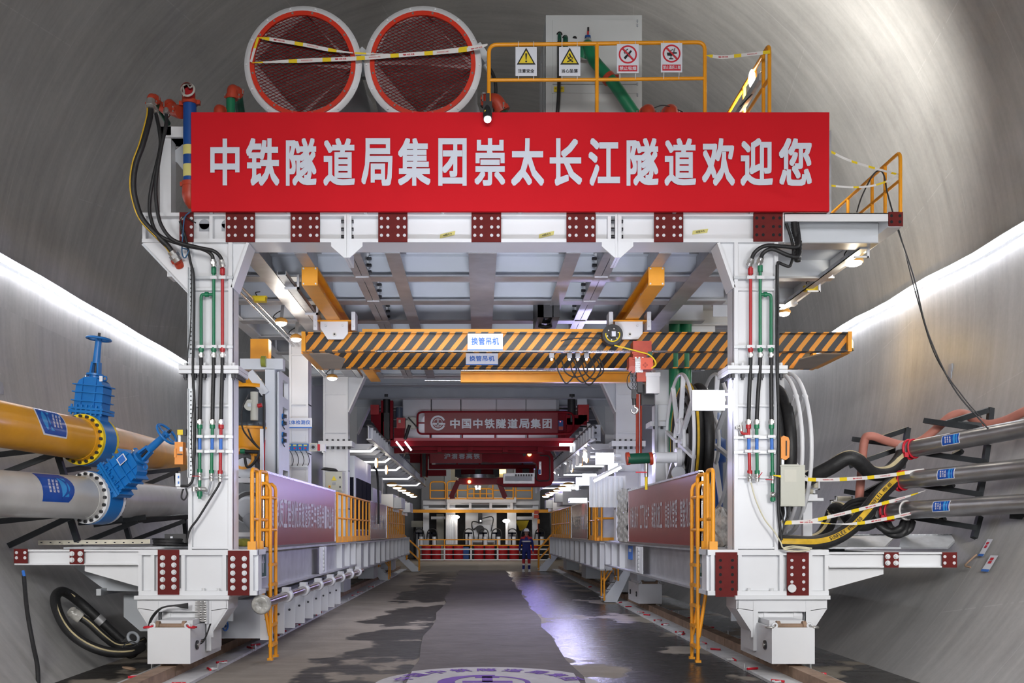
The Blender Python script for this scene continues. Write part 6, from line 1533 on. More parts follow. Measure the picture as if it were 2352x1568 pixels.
# plastic bag behind the board and green risers
t = thing('plastic_bag', 'crumpled clear plastic bag on deck behind the reel-side ladder', 'bag', (3.0, 12.75, ZU))
b = MB(); rnd = random.Random(4); n = 18; h = 9
vs = [V((3.10, 12.75, ZU + .26)) + V((.17 * math.sin(PI * i / h) * math.cos(2 * PI * j / n), .2 * math.sin(PI * i / h) * math.sin(2 * PI * j / n), .27 * math.cos(PI * i / h))) * rnd.uniform(.75, 1.1) for i in range(h + 1) for j in range(n)]
b.add(vs, [(i * n + j, (i + 1) * n + j, (i + 1) * n + (j + 1) % n, i * n + (j + 1) % n) for i in range(h) for j in range(n)], PLASTIC); b.build('film', t)
for x, lab in ((3.55, 'tall green riser pipe behind the striped crane beam, nearer the column'), (3.36, 'tall green riser pipe behind the striped crane beam, farther from the column')):
    b = MB(); b.cyl((x, 17.0, 2.9), (x, 17.0, 5.6), .10, GREENP, 24); tag(b.build('riser_pipe'), lab, 'pipe')
t = thing('blue_machine', 'blue machine cylinder standing behind the big hose reel', 'machine', (4.0, 17.2, ZU))
b = MB(); b.lathe((3.98, 17.2, ZU + .5), UPV, [(.25, 0), (.25, .9), (.30, .92), (.30, 1.3), (.22, 1.35), (.22, 1.75), (.16, 1.78)], BLUEP, 28); b.cbox((3.98, 17.2, ZU + .25), (.5, .5, .5), BLUEP); b.build('housing', t)
b = MB(); b.lathe((3.98, 17.2, ZU + 2.25), UPV, [(.18, 0), (.18, .03), (.16, .05), (.18, .08), (.16, .1), (.18, .14)], CHROME, 24); b.build('collar', t)
# floodlight panels
def flood(label, c, w, h, arm=.16, s=1, power=0, aim=None, col=COOL):
    t = thing('floodlight', label, 'floodlight', V(c) - V((0, 0, h / 2)), 'floodlights of the reel side')
    t.pop('group') if 'group' in t else None
    b = MB(); b.box((c[0] - w / 2, c[1] + .005, c[2] - h / 2), (c[0] + w / 2, c[1] + .07, c[2] + h / 2), GALV); b.build('case', t)
    b = MB(); b.box((c[0] - w / 2 + .004, c[1], c[2] - h / 2 + .004), (c[0] + w / 2 - .004, c[1] + .008, c[2] + h / 2 - .004), E_FLOOD); b.build('lit_panel', t)
    for z in (-.3, .3): b = MB(); b.box((c[0] + s * w / 2, c[1] + .02, c[2] + z * h - .02), (c[0] + s * (w / 2 + arm), c[1] + .06, c[2] + z * h + .02), GALV); b.build('arm', t)
    return t
flood('glowing floodlight panel on the inner face of the reel-side front column', P(1628, 919, 12.28), .40, .25, .09)
area('floodlight_beam', (2.80, 12.15, 3.33), (-2.0, 16.5, 3.4), .4, .25, 28, VIOLET, 160)
spot('floodlight_beam', (2.9, 12.22, 3.33), (3.06, 12.3, 3.3), 6, VIOLET, 150, .05)
# ------------------------------------------------------------------ hoist crane under the near gantry
def hazard():
    m = bpy.data.materials.new('hazard_stripes'); m.use_nodes = True
    nt = m.node_tree; N = nt.nodes; L = nt.links; b = N['Principled BSDF']; b.inputs['Roughness'].default_value = .38
    tc = N.new('ShaderNodeTexCoord'); sp = N.new('ShaderNodeSeparateXYZ'); L.new(tc.outputs['Object'], sp.inputs[0])
    def M2(op, a, c=0):
        n = N.new('ShaderNodeMath'); n.operation = op
        for i, q in enumerate((a, c)):
            if isinstance(q, (int, float)): n.inputs[i].default_value = q
            else: L.new(q, n.inputs[i])
        return n.outputs[0]
    f = M2('FRACT', M2('ADD', M2('DIVIDE', M2('SUBTRACT', sp.outputs[0], M2("MULTIPLY", sp.outputs[2], .80)), .198), 50.0))
    g = M2("LESS_THAN", f, .43)
    no = N.new('ShaderNodeTexNoise'); no.inputs['Scale'].default_value = 4; L.new(tc.outputs['Object'], no.inputs['Vector'])
    mx = N.new('ShaderNodeMix'); mx.data_type = 'RGBA'; L.new(g, mx.inputs[0]); mx.inputs[6].default_value = (.02, .02, .022, 1); mx.inputs[7].default_value = (.70, .27, .010, 1)
    L.new(mx.outputs[2], b.inputs['Base Color'])
    return m
HAZ = hazard()
ZR1 = ZB - .014; ZR0 = ZR1 - .24
for x0, x1, lab in ((-2.33, -2.12, 'orange runway beam under the deck on the pipe side, carrying the striped crane'), (2.24, 2.45, 'orange runway beam under the deck on the reel side, carrying the striped crane')):
    t = thing('runway_beam', lab, 'crane beam', ((x0 + x1) / 2, 16, ZR0))
    b = MB(); b.box((x0, 13.1, ZR0), (x1, 21.5, ZR0 + .03), AMBER); b.box((x0, 13.1, ZR1 - .03), (x1, 21.5, ZR1), AMBER); b.box((x0 + .09, 13.12, ZR0 + .03), (x1 - .09, 21.5, ZR1 - .03), AMBER); b.build('beam', t)
    b = MB(); b.box((x0, 13.08, ZR0), (x1, 13.1, ZR1), AMBER); e = b.build('end_plate', t)
    for u in (x0 + .025, x1 - .025):
        for z in (ZR0 + .02, ZR1 - .02): bb = MB(); bb.hexbolt((u, 13.08, z), FR, .012, .012, BOLTW); bb.build('plate_bolt', e)
    for k in range(3):
        for u in (x0 + .1 - .012, x1 - .1 + .012):
            bb = MB(); bb.hexbolt((u, 13.55 + k * .55, ZR0 + .12), (-1 if u < (x0 + x1) / 2 else 1, 0, 0), .02, .03, CHROME); bb.build('beam_bolt', t)
YG1, YG2 = 15.25, 16.85
SG1, SG2 = Z(762, YG1), Z(806, YG1)
t = thing('striped_crane', 'black and orange striped twin-girder crane bridge hanging across the gantry', 'crane', (1.5, 16, SG2))
xa, xb = X(697, YG1), X(1952, YG1)
for y, nm in ((YG1, 'near_girder'), (YG2, 'far_girder')):
    b = MB(); zb, zt = SG2, SG1
    b.box((xa, y + .06, zb + .02), (xb, y + .10, zt - .02), HAZ)
    b.box((xa, y, zt - .02), (xb, y + .16, zt), HAZ); b.box((xa, y, zb), (xb, y + .16, zb + .02), HAZ)
    b.build(nm, t)
    for x in (xa, xb): b = MB(); b.box((x - .03, y - .01, zb - .005), (x + .03, y + .18, zt + .005), AMBER); b.build('end_plate', t)
for x, s in ((xa, 1), (xb, -1)):
    b = MB(); b.box((x - .06, YG1 + .15, SG2 - .01), (x + .06, YG2 + .02, SG2 + .14), AMBER)
    b.prism([(x + s * .05, YG1 + .2, SG2 - .012), (x + s * .05, YG2, SG2 - .012), (x + s * .36, YG2, SG2 - .012), (x + s * .55, YG1 + .7, SG2 - .012), (x + s * .36, YG1 + .2, SG2 - .012)], (0, 0, .02), mat('pale_end_board', (.42, .35, .26), .5, 0, .08, 3)); b.build('end_carriage', t)
b = MB(); b.box((xa + .9, YG1 + .02, SG1), (X(1400, YG1), YG1 + .10, SG1 + .05), AMBER); b.build('top_rail', t)
b = MB(); b.tube([(xa + 1.1, YG1 - .02, SG2 - .005), (2.9, YG1 - .02, SG2 - .005)], .012, STAIN, 8); b.build('cable_rail', t)
for px, lab in ((768, ''), (1447, '')):
    xc = X(px, 15.15)
    o = thing('runway_hanger', 'white bolted hanger between the striped crane and the runway beam on the ' + ('pipe' if px < 900 else 'reel') + ' side', 'hanger', (xc, 15.2, SG1 - .08))
    y = YG1 - .06
    b = MB(); z1 = Z(737, 15.15)
    b.prism([(xc - .22, y, z1), (xc + .20, y, z1), (xc + .20, y, z1 - .18), (xc + .13, y, z1 - .27), (xc - .11, y, z1 - .27), (xc - .22, y, z1 - .10)], (0, .04, 0), W); b.build('face_plate', o)
    for s in (-1, 1):
        b = MB(); b.prism([(xc + s * .26, y - .05, z1 - .14), (xc + s * .26, y - .05, z1 + .14), (xc + s * .26, y + .25, z1 + .14), (xc + s * .26, y + .25, z1 - .1)], (s * .06, 0, 0), W)
        for k in (0, 1): b.hexbolt((xc + s * .29, y - .05, z1 - .08 + .1 * k), FR, .016, .014, BOLTW)
        b.build('side_plate', o)
    b = MB(); b.box((xc - .26, y - .02, z1), (xc + .26, y + .2, z1 + .02), AMBER); b.build('top_plate', o)
    for u, z in ((-.14, -.03), (.12, -.03)): b = MB(); b.hexbolt((xc + u, y, z1 + z - .03), FR, .022, .02, BOLTW); b.build('hanger_bolt', o)
    b = MB(); b.cyl((xc, y - .03, z1 - .20), (xc, y, z1 - .20), .028, CHROME, 16); b.cyl((xc, y - .034, z1 - .20), (xc, y - .03, z1 - .20), .014, INK, 12); b.build('pin', o)
for y, px0, px1, py0, py1, lab in ((YG1, 1074, 1155, 766, 804, 'glossy white name plate on the near striped girder'), (YG2, 1070, 1144, 811, 838, 'white name plate with blue characters on the far striped girder')):
    Yq = y - .03; c = (P(px0, py0, Yq) + P(px1, py1, Yq)) / 2; w, h = X(px1, Yq) - X(px0, Yq), Z(py0, Yq) - Z(py1, Yq)
    o = thing('name_plate', lab, 'sign', c - V((0, 0, h / 2)))
    b = MB(); b.box((c.x - w / 2, Yq, c.z - h / 2), (c.x + w / 2, Yq + .028, c.z + h / 2), SIGNW); b.build('plate', o)
    b = MB(); b.box((c.x - w / 2, Yq - .003, c.z - h / 2), (c.x + w / 2, Yq, c.z - h / 2 + .014), SIGNB); b.build('blue_edge', o)
    b = MB(); b.text('换管吊机', (c.x, Yq - .003, c.z + .01), RT, UPV, w * .78, h * .46, SIGNB, .02, 1.1); b.build('lettering', o)
# cable reel
c = P(1407, 768, 15.0)
t = thing('cable_reel', 'black round cable reel with yellow cable mounted on the striped crane', 'cable reel', c - V((0, 0, .15)))
b = MB(); b.cyl(c, c + V((0, .16, 0)), .155, BLACK, 36); b.ring(c + V((0, -.012, 0)), (0, 1, 0), .11, .155, .012, BLACK, 36); b.build('drum', t)
b = MB(); b.cyl(c, c + V((0, -.05, 0)), .055, BLACK, 18); b.build('hub', t)
b = MB(); b.cbox(c + V((.01, -.055, 0)), (.06, .012, .075), SIGNW); b.build('white_label', t)
b = MB(); b.tube(arc(c + V((0, -.012, 0)), RT, UPV, .105, PI * .95, PI * 2.1, 16), .010, YELLOWT, 6); b.build('yellow_cable', t)
for k in range(6): a = k * PI / 3 + .3; b = MB(); b.hexbolt(c + V((.085 * math.cos(a), -.012, .085 * math.sin(a))), FR, .010, .01, CHROME); b.build('bolt', t)
b = MB(); b.tube(spline([P(1411, 793, 14.98), P(1440, 800, 14.95), P(1470, 808, 14.92), P(1490, 814, 14.9), P(1503, 826, 14.88), P(1506, 838, 14.88), P(1495, 846, 14.9)], 6), .011, YELLOWT, 6); tag(b.build('yellow_cable'), 'yellow cable running from the black reel to the red hoist', 'cable')
b = MB(); b.tube(spline([P(1288, 783, 15.0), P(1310, 778, 15.0), P(1350, 776, 15.0), P(1385, 777, 15.0)], 5), .010, RUBBER, 6); tag(b.build('thin_cable'), 'short black cable leading to the black reel on the striped girder', 'cable')
# chain hoist
Yh = 14.95
t = thing('chain_hoist', 'red electric chain hoist with hook hanging from the striped crane', 'hoist', P(1475, 970, Yh))
b = MB(); b.box(P(1454, 815, Yh), P(1490, 790, Yh + .25), COUPL); b.box(P(1452, 812, Yh - .02), P(1492, 808, Yh), COUPL); b.box(P(1454, 825, Yh + .02), P(1480, 815, Yh + .2), COUPL); b.build('trolley', t)
for px in (1460, 1468, 1476): b = MB(); b.hexbolt(P(px, 822, Yh + .02), FR, .016, .02, CHROME); b.build('trolley_bolt', t)
b = MB(); b.box(P(1445, 846, Yh + .05), P(1463, 826, Yh + .28), COUPL); b.cyl(P(1452, 848, Yh + .04), P(1452, 848, Yh + .25), .055, COUPL, 18); b.build('motor', t)
b = MB(); b.box(P(1459, 855, Yh), P(1472, 828, Yh + .2), STAIN)
for k in range(5): b.box(P(1460, 833 + k * 5, Yh - .008), P(1472, 831 + k * 5, Yh), GALV)
b.build('gearbox', t)
b = MB(); b.box(P(1472, 848, Yh - .06), P(1493, 828, Yh + .2), mat('hoist_red', (.66, .09, .04), .4)); b.build('brake_cover', t)
b = MB(); b.text('❖', P(1482, 838, Yh - .062), RT, UPV, .09, .09, COUPL); b.build('diamond_mark', t)
b = MB(); b.box(P(1463, 876, Yh + .03), P(1482, 856, Yh + .15), COUPL); b.build('lower_guard', t)
def chain(t, p, q, n):
    for k in range(n):
        f = (k + .5) / n; c = V(p).lerp(V(q), f); b = MB(); ln = (V(q) - V(p)).length / n * .72
        ax = RT if k % 2 else BK
        b.tube([c + UPV * ln * .6 * math.cos(a) + ax * .013 * math.sin(a) for a in [2 * PI * i / 10 for i in range(10)]], .005, BOLTK, 6, True); b.build('chain_link', t)
chain(t, P(1452, 860, Yh + .05), P(1454, 895, Yh + .05), 7); chain(t, P(1460, 860, Yh + .05), P(1459, 895, Yh + .05), 7)
b = MB(); b.cbox(P(1469, 890, Yh + .05), (.075, .09, .16), BLACK); b.cbox(P(1456, 905, Yh + .05), (.06, .08, .14), BLACK); b.ball(P(1469, 898, Yh + .05), .045, BLACK, 12); b.build('chain_bag', t)
b = MB(); b.cyl(P(1456, 912, Yh + .05), P(1457, 930, Yh + .05), .03, BLACK, 14); b.build('hook_block', t)
b = MB(); c = P(1457, 938, Yh + .05); b.tube([c + V((0, 0, .06)), c + V((0, 0, .03))] + arc(c + V((0, 0, -.025)), RT, UPV, .045, PI / 2, -PI * 1.05, 12), [.016] * 4 + [.02] * 7 + [.014] * 4, CHROME, 10); b.build('hook', t)
b = MB(); b.tube(spline([P(1450, 852, Yh + .05), P(1441, 868, Yh + .05), P(1443, 888, Yh + .06), P(1458, 898, Yh + .06), P(1472, 892, Yh + .06)], 6), .008, RUBBER, 6); b.build('cord', t)
t = thing('hoist_control_box', 'grey metal control box hanging beside the red hoist', 'control box', P(1496, 903, Yh + .1))
b = MB(); b.box(P(1484, 903, Yh + .02), P(1511, 860, Yh + .16), STAIN); b.box(P(1483, 864, Yh), P(1512, 859, Yh + .17), STAIN); b.build('case', t)
b = MB(); b.bar(P(1494, 848, Yh + .06), P(1499, 860, Yh + .08), .02, .01, GALV); b.build('strap', t)
b = MB(); b.box(P(1488, 818, Yh - .04), P(1497, 808, Yh), DKGREEN); tag(b.build('cable_clip'), 'small dark green cable clip beside the red hoist trolley', 'clip')
b = MB(); b.box(P(1474, 929, Yh + .3), P(1500, 885, Yh + .42), BLACK); tag(b.build('chain_bucket'), 'matt black box hanging behind the grey hoist control box', 'box')
# festoon cables under the far girder
for k, (x0, x1, yb, lab) in enumerate(((1270, 1320, 880, 'first loop of black festoon cable under the striped crane, from the name plate'), (1285, 1345, 866, 'second loop of black festoon cable under the striped crane'), (1302, 1362, 878, 'third loop of black festoon cable under the striped crane'), (1318, 1375, 884, 'fourth loop of black festoon cable under the striped crane, next to the reel'), (1330, 1382, 870, 'short last loop of black festoon cable below the round reel'))):
    Yq = 15.6 + .12 * k
    b = MB(); b.tube(spline([P(x0, 814, Yq), P(x0 + 8, 836, Yq), P(x0 + 14, 855, Yq + .02), P((x0 + x1) / 2 + 6, yb, Yq + .04), P(x1 + 2, 856, Yq + .04), P(x1 + 2, 838, Yq + .03), P(x1 - 10, 816, Yq), ], 7), .012, RUBBER, 6); tag(b.build('festoon_cable'), lab, 'cable')
for k, px in enumerate((1267, 1308, 1327, 1347)):
    t = thing('festoon_trolley', ['white festoon trolley at the end of the loops near the name plate', 'small festoon trolley above the second cable loop', 'small festoon trolley above the third cable loop', 'small festoon trolley above the fourth cable loop'][k], 'trolley', P(px, 822, 15.6))
    b = MB(); b.box(P(px - 5, 821, 15.55), P(px + 5, 811, 15.6), W if k == 0 else GALV); b.build('plate', t)
    b = MB(); b.cyl(P(px, 825, 15.54), P(px, 825, 15.62), .022, GALV, 14); b.build('saddle', t)
# fixed orange hoist beam deeper in
t = thing('hoist_beam', 'plain orange beam with pale end tubes behind the striped crane', 'crane beam', (1.4, 19.6, Z(877, 19.6)))
b = MB(); y = 19.6; b.box((X(1058, y), y, Z(877, y)), (X(1448, y), y + .16, Z(873, y)), AMBER); b.box((X(1058, y), y, Z(857, y)), (X(1448, y), y + .16, Z(853, y)), AMBER); b.box((X(1058, y), y + .06, Z(876, y)), (X(1448, y), y + .1, Z(853, y)), AMBER); b.build('beam', t)
b = MB(); b.cyl((X(975, y), y + .1, Z(872, y)), (X(1058, y), y + .1, Z(872, y)), .022, STAIN, 12); b.cyl((X(1060, y), y - .05, Z(851, y)), (X(1448, y), y - .05, Z(851, y)), .02, STAIN, 12); b.build('conduit', t)
# dark tray box by the deck
t = thing('cable_chute', 'dark steel cable chute dropping from the deck behind the striped crane', 'cable chute', P(1253, 752, 16))
b = MB(); b.box(P(1235, 728, 15.3), P(1271, 678, 15.32), BLACK); b.box(P(1235, 728, 15.3), P(1237, 678, 16.6), BLACK); b.box(P(1269, 728, 15.3), P(1271, 678, 16.6), BLACK); b.build('chute', t)
b = MB()
for k in range(4): b.tube([P(1238, 712 + k * 12, 15.9), P(1253, 715 + k * 12, 15.85), P(1266, 712 + k * 12, 15.9)], .03, RUBBER, 8)
b.build('cable_links', t)
# lamps under the deck
def bay_lamp(label, c, r=.085, arm=True, glow=E_LAMP, cs=1.0):
    t = thing('bay_lamp', label, 'lamp', c)
    b = MB(); b.lathe(c, UPV, [(r * 1.1, .0), (r * 1.15, .03), (r * .9, .06), (r * .4, .08), (0, .085)], LAMPBODY, 20); b.build('body', t)
    b = MB(); b.lathe(c, -UPV, [(r, 0), (r * .9, .025), (r * .5, .045), (0, .05)], glow, 20); b.build('lens', t)
    if arm:
        b = MB(); b.bar(c + V((0, .02, .08)), c + V((0, .12, .30)), .05, .015, GALV); b.build('arm', t)
        b = MB(); b.tube(spline([c + V((-.06, 0, .06)), c + V((-.12, 0, .09)), c + V((-.08, .05, .16)), c + V((0, .1, .22))], 5), .008, RUBBER, 6); b.build('cord', t)
    return t
bay_lamp('round lit lamp under the deck beside the upper part of the pipe-side column', P(646, 741, 15.3))
bay_lamp('round lit lamp at the end of the striped girder on the pipe side', P(680, 778, 16.4))
bay_lamp('round lit lamp below the striped girder on the pipe side', P(763, 868, 20.5), .10)
bay_lamp('round lit lamp under the outer edge of the side platform, reel side', P(1960, 603, 13.3), .115)
bay_lamp('round lit lamp under the side platform just behind the reel-side column', P(1801, 719, 16.0), .09)
for c, p in (((P(646, 752, 15.3)), 14), (P(680, 790, 16.4), 14), (P(763, 880, 20.5), 25), (P(1960, 618, 13.3), 20), (P(1801, 730, 16.0), 18)):
    l = bpy.data.lights.new('lamp_light', 'POINT'); l.energy = p; l.color = (1, .93, .82); l.shadow_soft_size = .07
    o = bpy.data.objects.new('lamp_light', l); COL.objects.link(o); o.location = c
for px, py, Yq, lab in ((597, 688, 14.0, 'small yellow emergency fixture under the deck beside the pipe-side column'), (1862, 664, 14.6, 'small yellow emergency fixture under the side platform of the reel side')):
    t = thing('emergency_fixture', lab, 'lamp', P(px, py, Yq))
    b = MB(); b.cbox(P(px, py, Yq), (.17, .12, .06), YELLOWT); b.cbox(P(px, py - 6, Yq), (.20, .08, .02), YELLOWT); b.build('body', t)
    b = MB(); b.tube(spline([P(px - 6, py - 8, Yq), P(px - 10, py - 16, Yq), P(px, py - 18, Yq + .1)], 4), .008, RUBBER, 6); b.build('cord', t)
# trays and hangers running along under the deck
t = thing('cable_tray', 'perforated cable tray under the outer edge of the side platform, reel side', 'cable tray', (4.7, 16, ZB))
xt = fx(2010)
b = MB(); b.box((xt, 12.5, fz(545)), (xt + .10, 22, fz(545) + .01), GALV); b.box((xt, 12.5, fz(545)), (xt + .01, 22, fz(545) + .06), GALV); b.box((xt + .1, 12.5, fz(545)), (xt + .11, 22, fz(545) + .06), GALV); b.build('tray', t)
for yy in (12.6, 14.4, 16.0):
    b = MB(); b.box((xt - .02, yy, fz(560)), (xt + .16, yy + .03, fz(556)), W); b.box((xt + .14, yy, fz(560)), (xt + .17, yy + .03, fz(521)), W); b.build('hanger', t)
b = MB(); b.box(P(1855, 550, 12.7), P(1970, 545, 12.8), GALV); tag(b.build('cross_tray'), 'short perforated tray crossing under the side platform, reel side', 'cable tray')
b = MB(); b.tube(spline([P(1968, 553, 12.75), P(1985, 552, 12.7), P(2000, 550, 12.7), P(2012, 545, 12.75)], 4), .018, RUBBER, 7); tag(b.build('thin_cable'), 'short black cable from the cross tray to the edge tray', 'cable')
t = thing('cable_tray', 'pale cable tray hung under the deck along the pipe side', 'cable tray', (-2.6, 17, 5))
b = MB(); b.box((-2.62, 12.9, ZB - .17), (-2.50, 21.5, ZB - .16), GALV); b.box((-2.62, 12.9, ZB - .17), (-2.615, 21.5, ZB - .11), GALV); b.box((-2.505, 12.9, ZB - .17), (-2.50, 21.5, ZB - .11), GALV); b.build('tray', t)
for yy in (13.5, 15.1, 16.6):
    b = MB(); b.box((-2.64, yy, ZB - .20), (-2.44, yy + .04, ZB - .17), W); b.box((-2.47, yy, ZB - .20), (-2.44, yy + .04, ZB), W); b.build('hanger', t)
for k, x in enumerate((-3.25, -3.16)):
    b = MB(); b.tube([(x, 12.6, ZB - .24), (x, 21, ZB - .24)], .018, STAIN, 8); tag(b.build('conduit_pipe'), ['thin bright conduit under the deck, outer of the pair on the pipe side', 'thin bright conduit under the deck, inner of the pair on the pipe side'][k], 'pipe')

t = thing('warning_beacon', 'amber warning beacon at the reel-side end of the striped crane', 'beacon', P(1960, 800, 15.9))
b = MB(); b.lathe(P(1952, 800, 15.95), UPV, [(.05, 0), (.05, .10), (.035, .14), (0, .15)], E_AMB, 16); b.build('lens', t)
b = MB(); b.cyl(P(1952, 800, 15.95) - V((0, 0, .04)), P(1952, 800, 15.95), .06, BLACK, 16); b.build('base', t)
l = bpy.data.lights.new('beacon_light', 'POINT'); l.energy = 22; l.color = (1, .62, .10); l.shadow_soft_size = .05
o = bpy.data.objects.new('beacon_light', l); COL.objects.link(o); o.location = P(1975, 785, 15.95)
# ------------------------------------------------------------------ inner frames of the trailers
def portal(name, label, Yp, xl, xr, wl, zt, depth=.34, knee=True, flange=None, zb=1.45, cols=True):
    t = thing(name, label, 'frame', (0.05, Yp, zb))
    for x0, x1, s in ((xl - wl, xl, 1), (xr, xr + wl, -1)):
        b = MB()
        b.box((x0, Yp, zb), (x0 + .04, Yp + depth, zt), W); b.box((x1 - .04, Yp, zb), (x1, Yp + depth, zt), W); b.box((x0, Yp + .05, zb), (x1, Yp + .07, zt), W)
        for k in range(4): z = zb + (zt - zb) * (.2 + .23 * k); b.box((x0, Yp + .01, z), (x1, Yp + depth - .02, z + .02), W)
        b.build('column', t)
        if knee:
            b = MB(); xi = x1 if s > 0 else x0
            b.prism([(xi, Yp + .05, zt), (xi + s * .36, Yp + .05, zt), (xi, Yp + .05, zt - .80)], (0, .02, 0), W2); b.bar((xi + s * .36, Yp + .17, zt), (xi, Yp + .17, zt - .80), depth, .035, W, (s, 0, .5)); b.build('knee_brace', t)
        if flange:
            b = MB(); b.box((x0 - .1, Yp - .07, flange - .06), (x1 + .1, Yp + depth + .08, flange + .06), W); f = b.build('column_flange', t)
            for k in range(6):
                bb = MB(); xx = x0 - .03 + (x1 - x0 + .06) * k / 5; bb.hexbolt((xx, Yp - .03, flange - .06), -UPV, .03, .06, BOLTK); bb.build('flange_bolt', f); bb = MB(); bb.hexbolt((xx, Yp - .03, flange + .06), UPV, .025, .04, BOLTK); bb.build('bolt_head', f)
    return t
ZI = Z(864, 22.4)
t = portal('portal_frame', 'second white portal frame with knee braces behind the striped crane', 22.4, -2.945, 3.10, .56, ZI, flange=Z(1019, 22.4))
b = MB(); ibeam_x(b, -3.5, 3.66, ZI, ZI + .45, 22.4, .34, W, .03, .02, .3); b.build('top_beam', t)
t = portal('inner_frame', 'slimmer white columns between the two portals carrying the gas detectors', 17.4, -2.985, 3.10, .336, ZB, knee=False, flange=None)
b = MB(); y = 17.4; b.box((3.0, y - .06, Z(979, y)), (3.55, y + .4, Z(968, y)), W); f = b.build('column_flange', t)
for k in range(4): bb = MB(); bb.hexbolt((3.08 + .13 * k, y - .03, Z(979, y)), -UPV, .024, .05, BOLTK); bb.build('flange_bolt', f)
for Yp, lab in ((29.0, 'third white portal frame just behind the red bridge crane'), (36.5, 'fourth white portal frame deep in the tunnel'), (44.0, 'last white portal frame before the bulkhead platform')):
    t = portal('portal_frame', lab, Yp, -3.55, 3.7, .5, 5.35, knee=True, zb=1.3)
    b = MB(); ibeam_x(b, -4.05, 4.2, 5.35, 5.8, Yp, .34, W2, .03, .02, .3); b.build('top_beam', t)
# second trailer: roof slabs and side girders
t = thing('second_trailer', 'white side girders and roof of the second trailer behind the near gantry', 'trailer', (0, 34, .3))
for s, xi in ((-1, -2.77), (1, 2.86)):
    b = MB(); zt, zb = ZU - .02, .78; xo = xi + s * .3; xw = xi + s * .13
    b.box((xi, 23.4, zt - .04), (xo, 40.0, zt), STEELW); b.box((xi, 23.4, zb), (xo, 40, zb + .035), STEELW); b.box((xw - .012, 23.4, zb), (xw + .012, 40, zt), STEELW)
    for k in range(12): b.box((xi + s * .01, 23.5 + k * 1.5, zb), (xo, 23.52 + k * 1.5, zt), W)
    b.build('side_girder', t)
    b = MB(); b.box((xi + s * .1, 23.4, zt), (xo + s * 2, 40, zt + .02), GALV); b.build('walkway_plate', t)
    for y in (24.5, 31.5, 38.5):
        b = MB(); b.box((xi + s * .55, y, .2), (xi + s * 1.05, y + 1.3, .62), W2); b.prism([(xi + s * .35, y + .2, zb), (xi + s * 1.25, y + .2, zb), (xi + s * 1.0, y + .2, .6), (xi + s * .6, y + .2, .6)], (0, .8, 0), W2); b.build('wheel_support', t)
    b = MB(); b.box((xi + s * 1.3, 23.2, 1.5), (xi + s * 1.34, 46, 5.6), W2); b.build('side_wall', t)
b = MB(); b.box((-4.1, 23.0, 5.62), (4.25, 52, 5.66), GREYP); b.build('roof_plate', t)
for k in range(11):
    b = MB(); y = 24.4 + k * 2.5; ibeam_x(b, -4.1, 4.2, 5.3, 5.62, y, .2, GREYP, .02, .015); b.build('roof_beam', t)
# crane runway with cantilever brackets
for s, xr in ((-1, -2.52), (1, 2.62)):
    t = thing('crane_runway', 'runway girder for the red bridge crane on the ' + ('pipe side, dark edged, with white brackets' if s < 0 else 'reel side, with white brackets and fittings'), 'crane runway', (xr, 34, 3.8))
    za = 4.12
    b = MB(); b.box((xr, 22.8, za - .30), (xr - s * -.02, 47, za), W2); b.box((xr - .05, 22.8, za), (xr + .07, 47, za + .03), BLACK); b.box((xr - .05, 22.8, za - .32), (xr + .07, 47, za - .29), STEELW)
    k = 0
    y = 23.2
    while y < 46: b.box((xr - .05, y, za - .3), (xr + .06, y + .03, za), W); y += .62
    b.build('runway_girder', t)
    y = 23.8; k = 0
    while y < 46:
        b = MB(); xo = s * 3.9; d = .16; z = za - .40
        b.prism([(xr, y, z + .08), (xr + s * .16, y, z - .04), (xo, y, z - .04), (xo, y, z + .08)], (0, .22, 0), W)
        b.prism([(xr - s * .02, y + .01, z + .09), (xr + s * .16, y + .01, z - .05), (xo, y + .01, z - .05), (xo, y + .01, z + .0), (xr + s * .18, y + .01, z + .0), (xr + s * .05, y + .01, z + .1)], (0, -.015, 0), E_LIT if k % 4 == (1 if s < 0 else 3) else W)  # every fourth face glows, standing in for light on the white steel
        if s > 0:
            b.box((xr + .02, y + .3, z - .25), (xr + .10, y + .33, z + .6), W); b.box((xr - .05, y + .28, z + .08), (xr + .4, y + .31, z + .11), W); b.box((xr + .1, y + .1, z + .15), (xr + .32, y + .14, z + .55), W2)
            for u in (.2, .35, .48): b.cyl((xr + .2, y + .09, z + u), (xr + .2, y + .1, z + u), .03, BOLTK, 8)
        b.build('bracket', t); y += .95 if y < 32 else 1.35; k += 1
# rail lamps in the depth
for s in (-1, 1):
    rows = [(P(953, 1092, 0), 0)]
    side = 'pipe' if s < 0 else 'reel'
    prev = None
    ys = (31.5, 33.6, 35.7, 37.8, 39.9, 42.0)
    for k, y in enumerate(ys):
        x = (-2.75 if s < 0 else 2.85); c = V((x, y, 3.18))
        if prev is None: prev = bay_lamp('small round lit lamp in the row under the crane runway, ' + side + ' side', c, .15, False); prev['group'] = 'lamp row under the runway, ' + side + ' side'; base = c
        else: dup(prev, c - base)
    for k, y in enumerate((25.4, 28.2) if s < 0 else (25.0, 26.4, 29.0)):
        x = -2.62 if s < 0 else 2.72
        tube_lamp('wall_lamp', ('upright glowing lamp beside the dark cabinet, nearer one on the pipe side', 'upright glowing lamp beside the dark cabinet, farther one on the pipe side')[k] if s < 0 else ('upright glowing lamp above the floodlights, nearest of the three on the reel side', 'upright glowing lamp above the floodlights, middle of the three on the reel side', 'upright glowing lamp above the floodlights, farthest of the three on the reel side')[k], V((x, y, 3.55 if s > 0 else 3.45)), (.07, .1, .26))
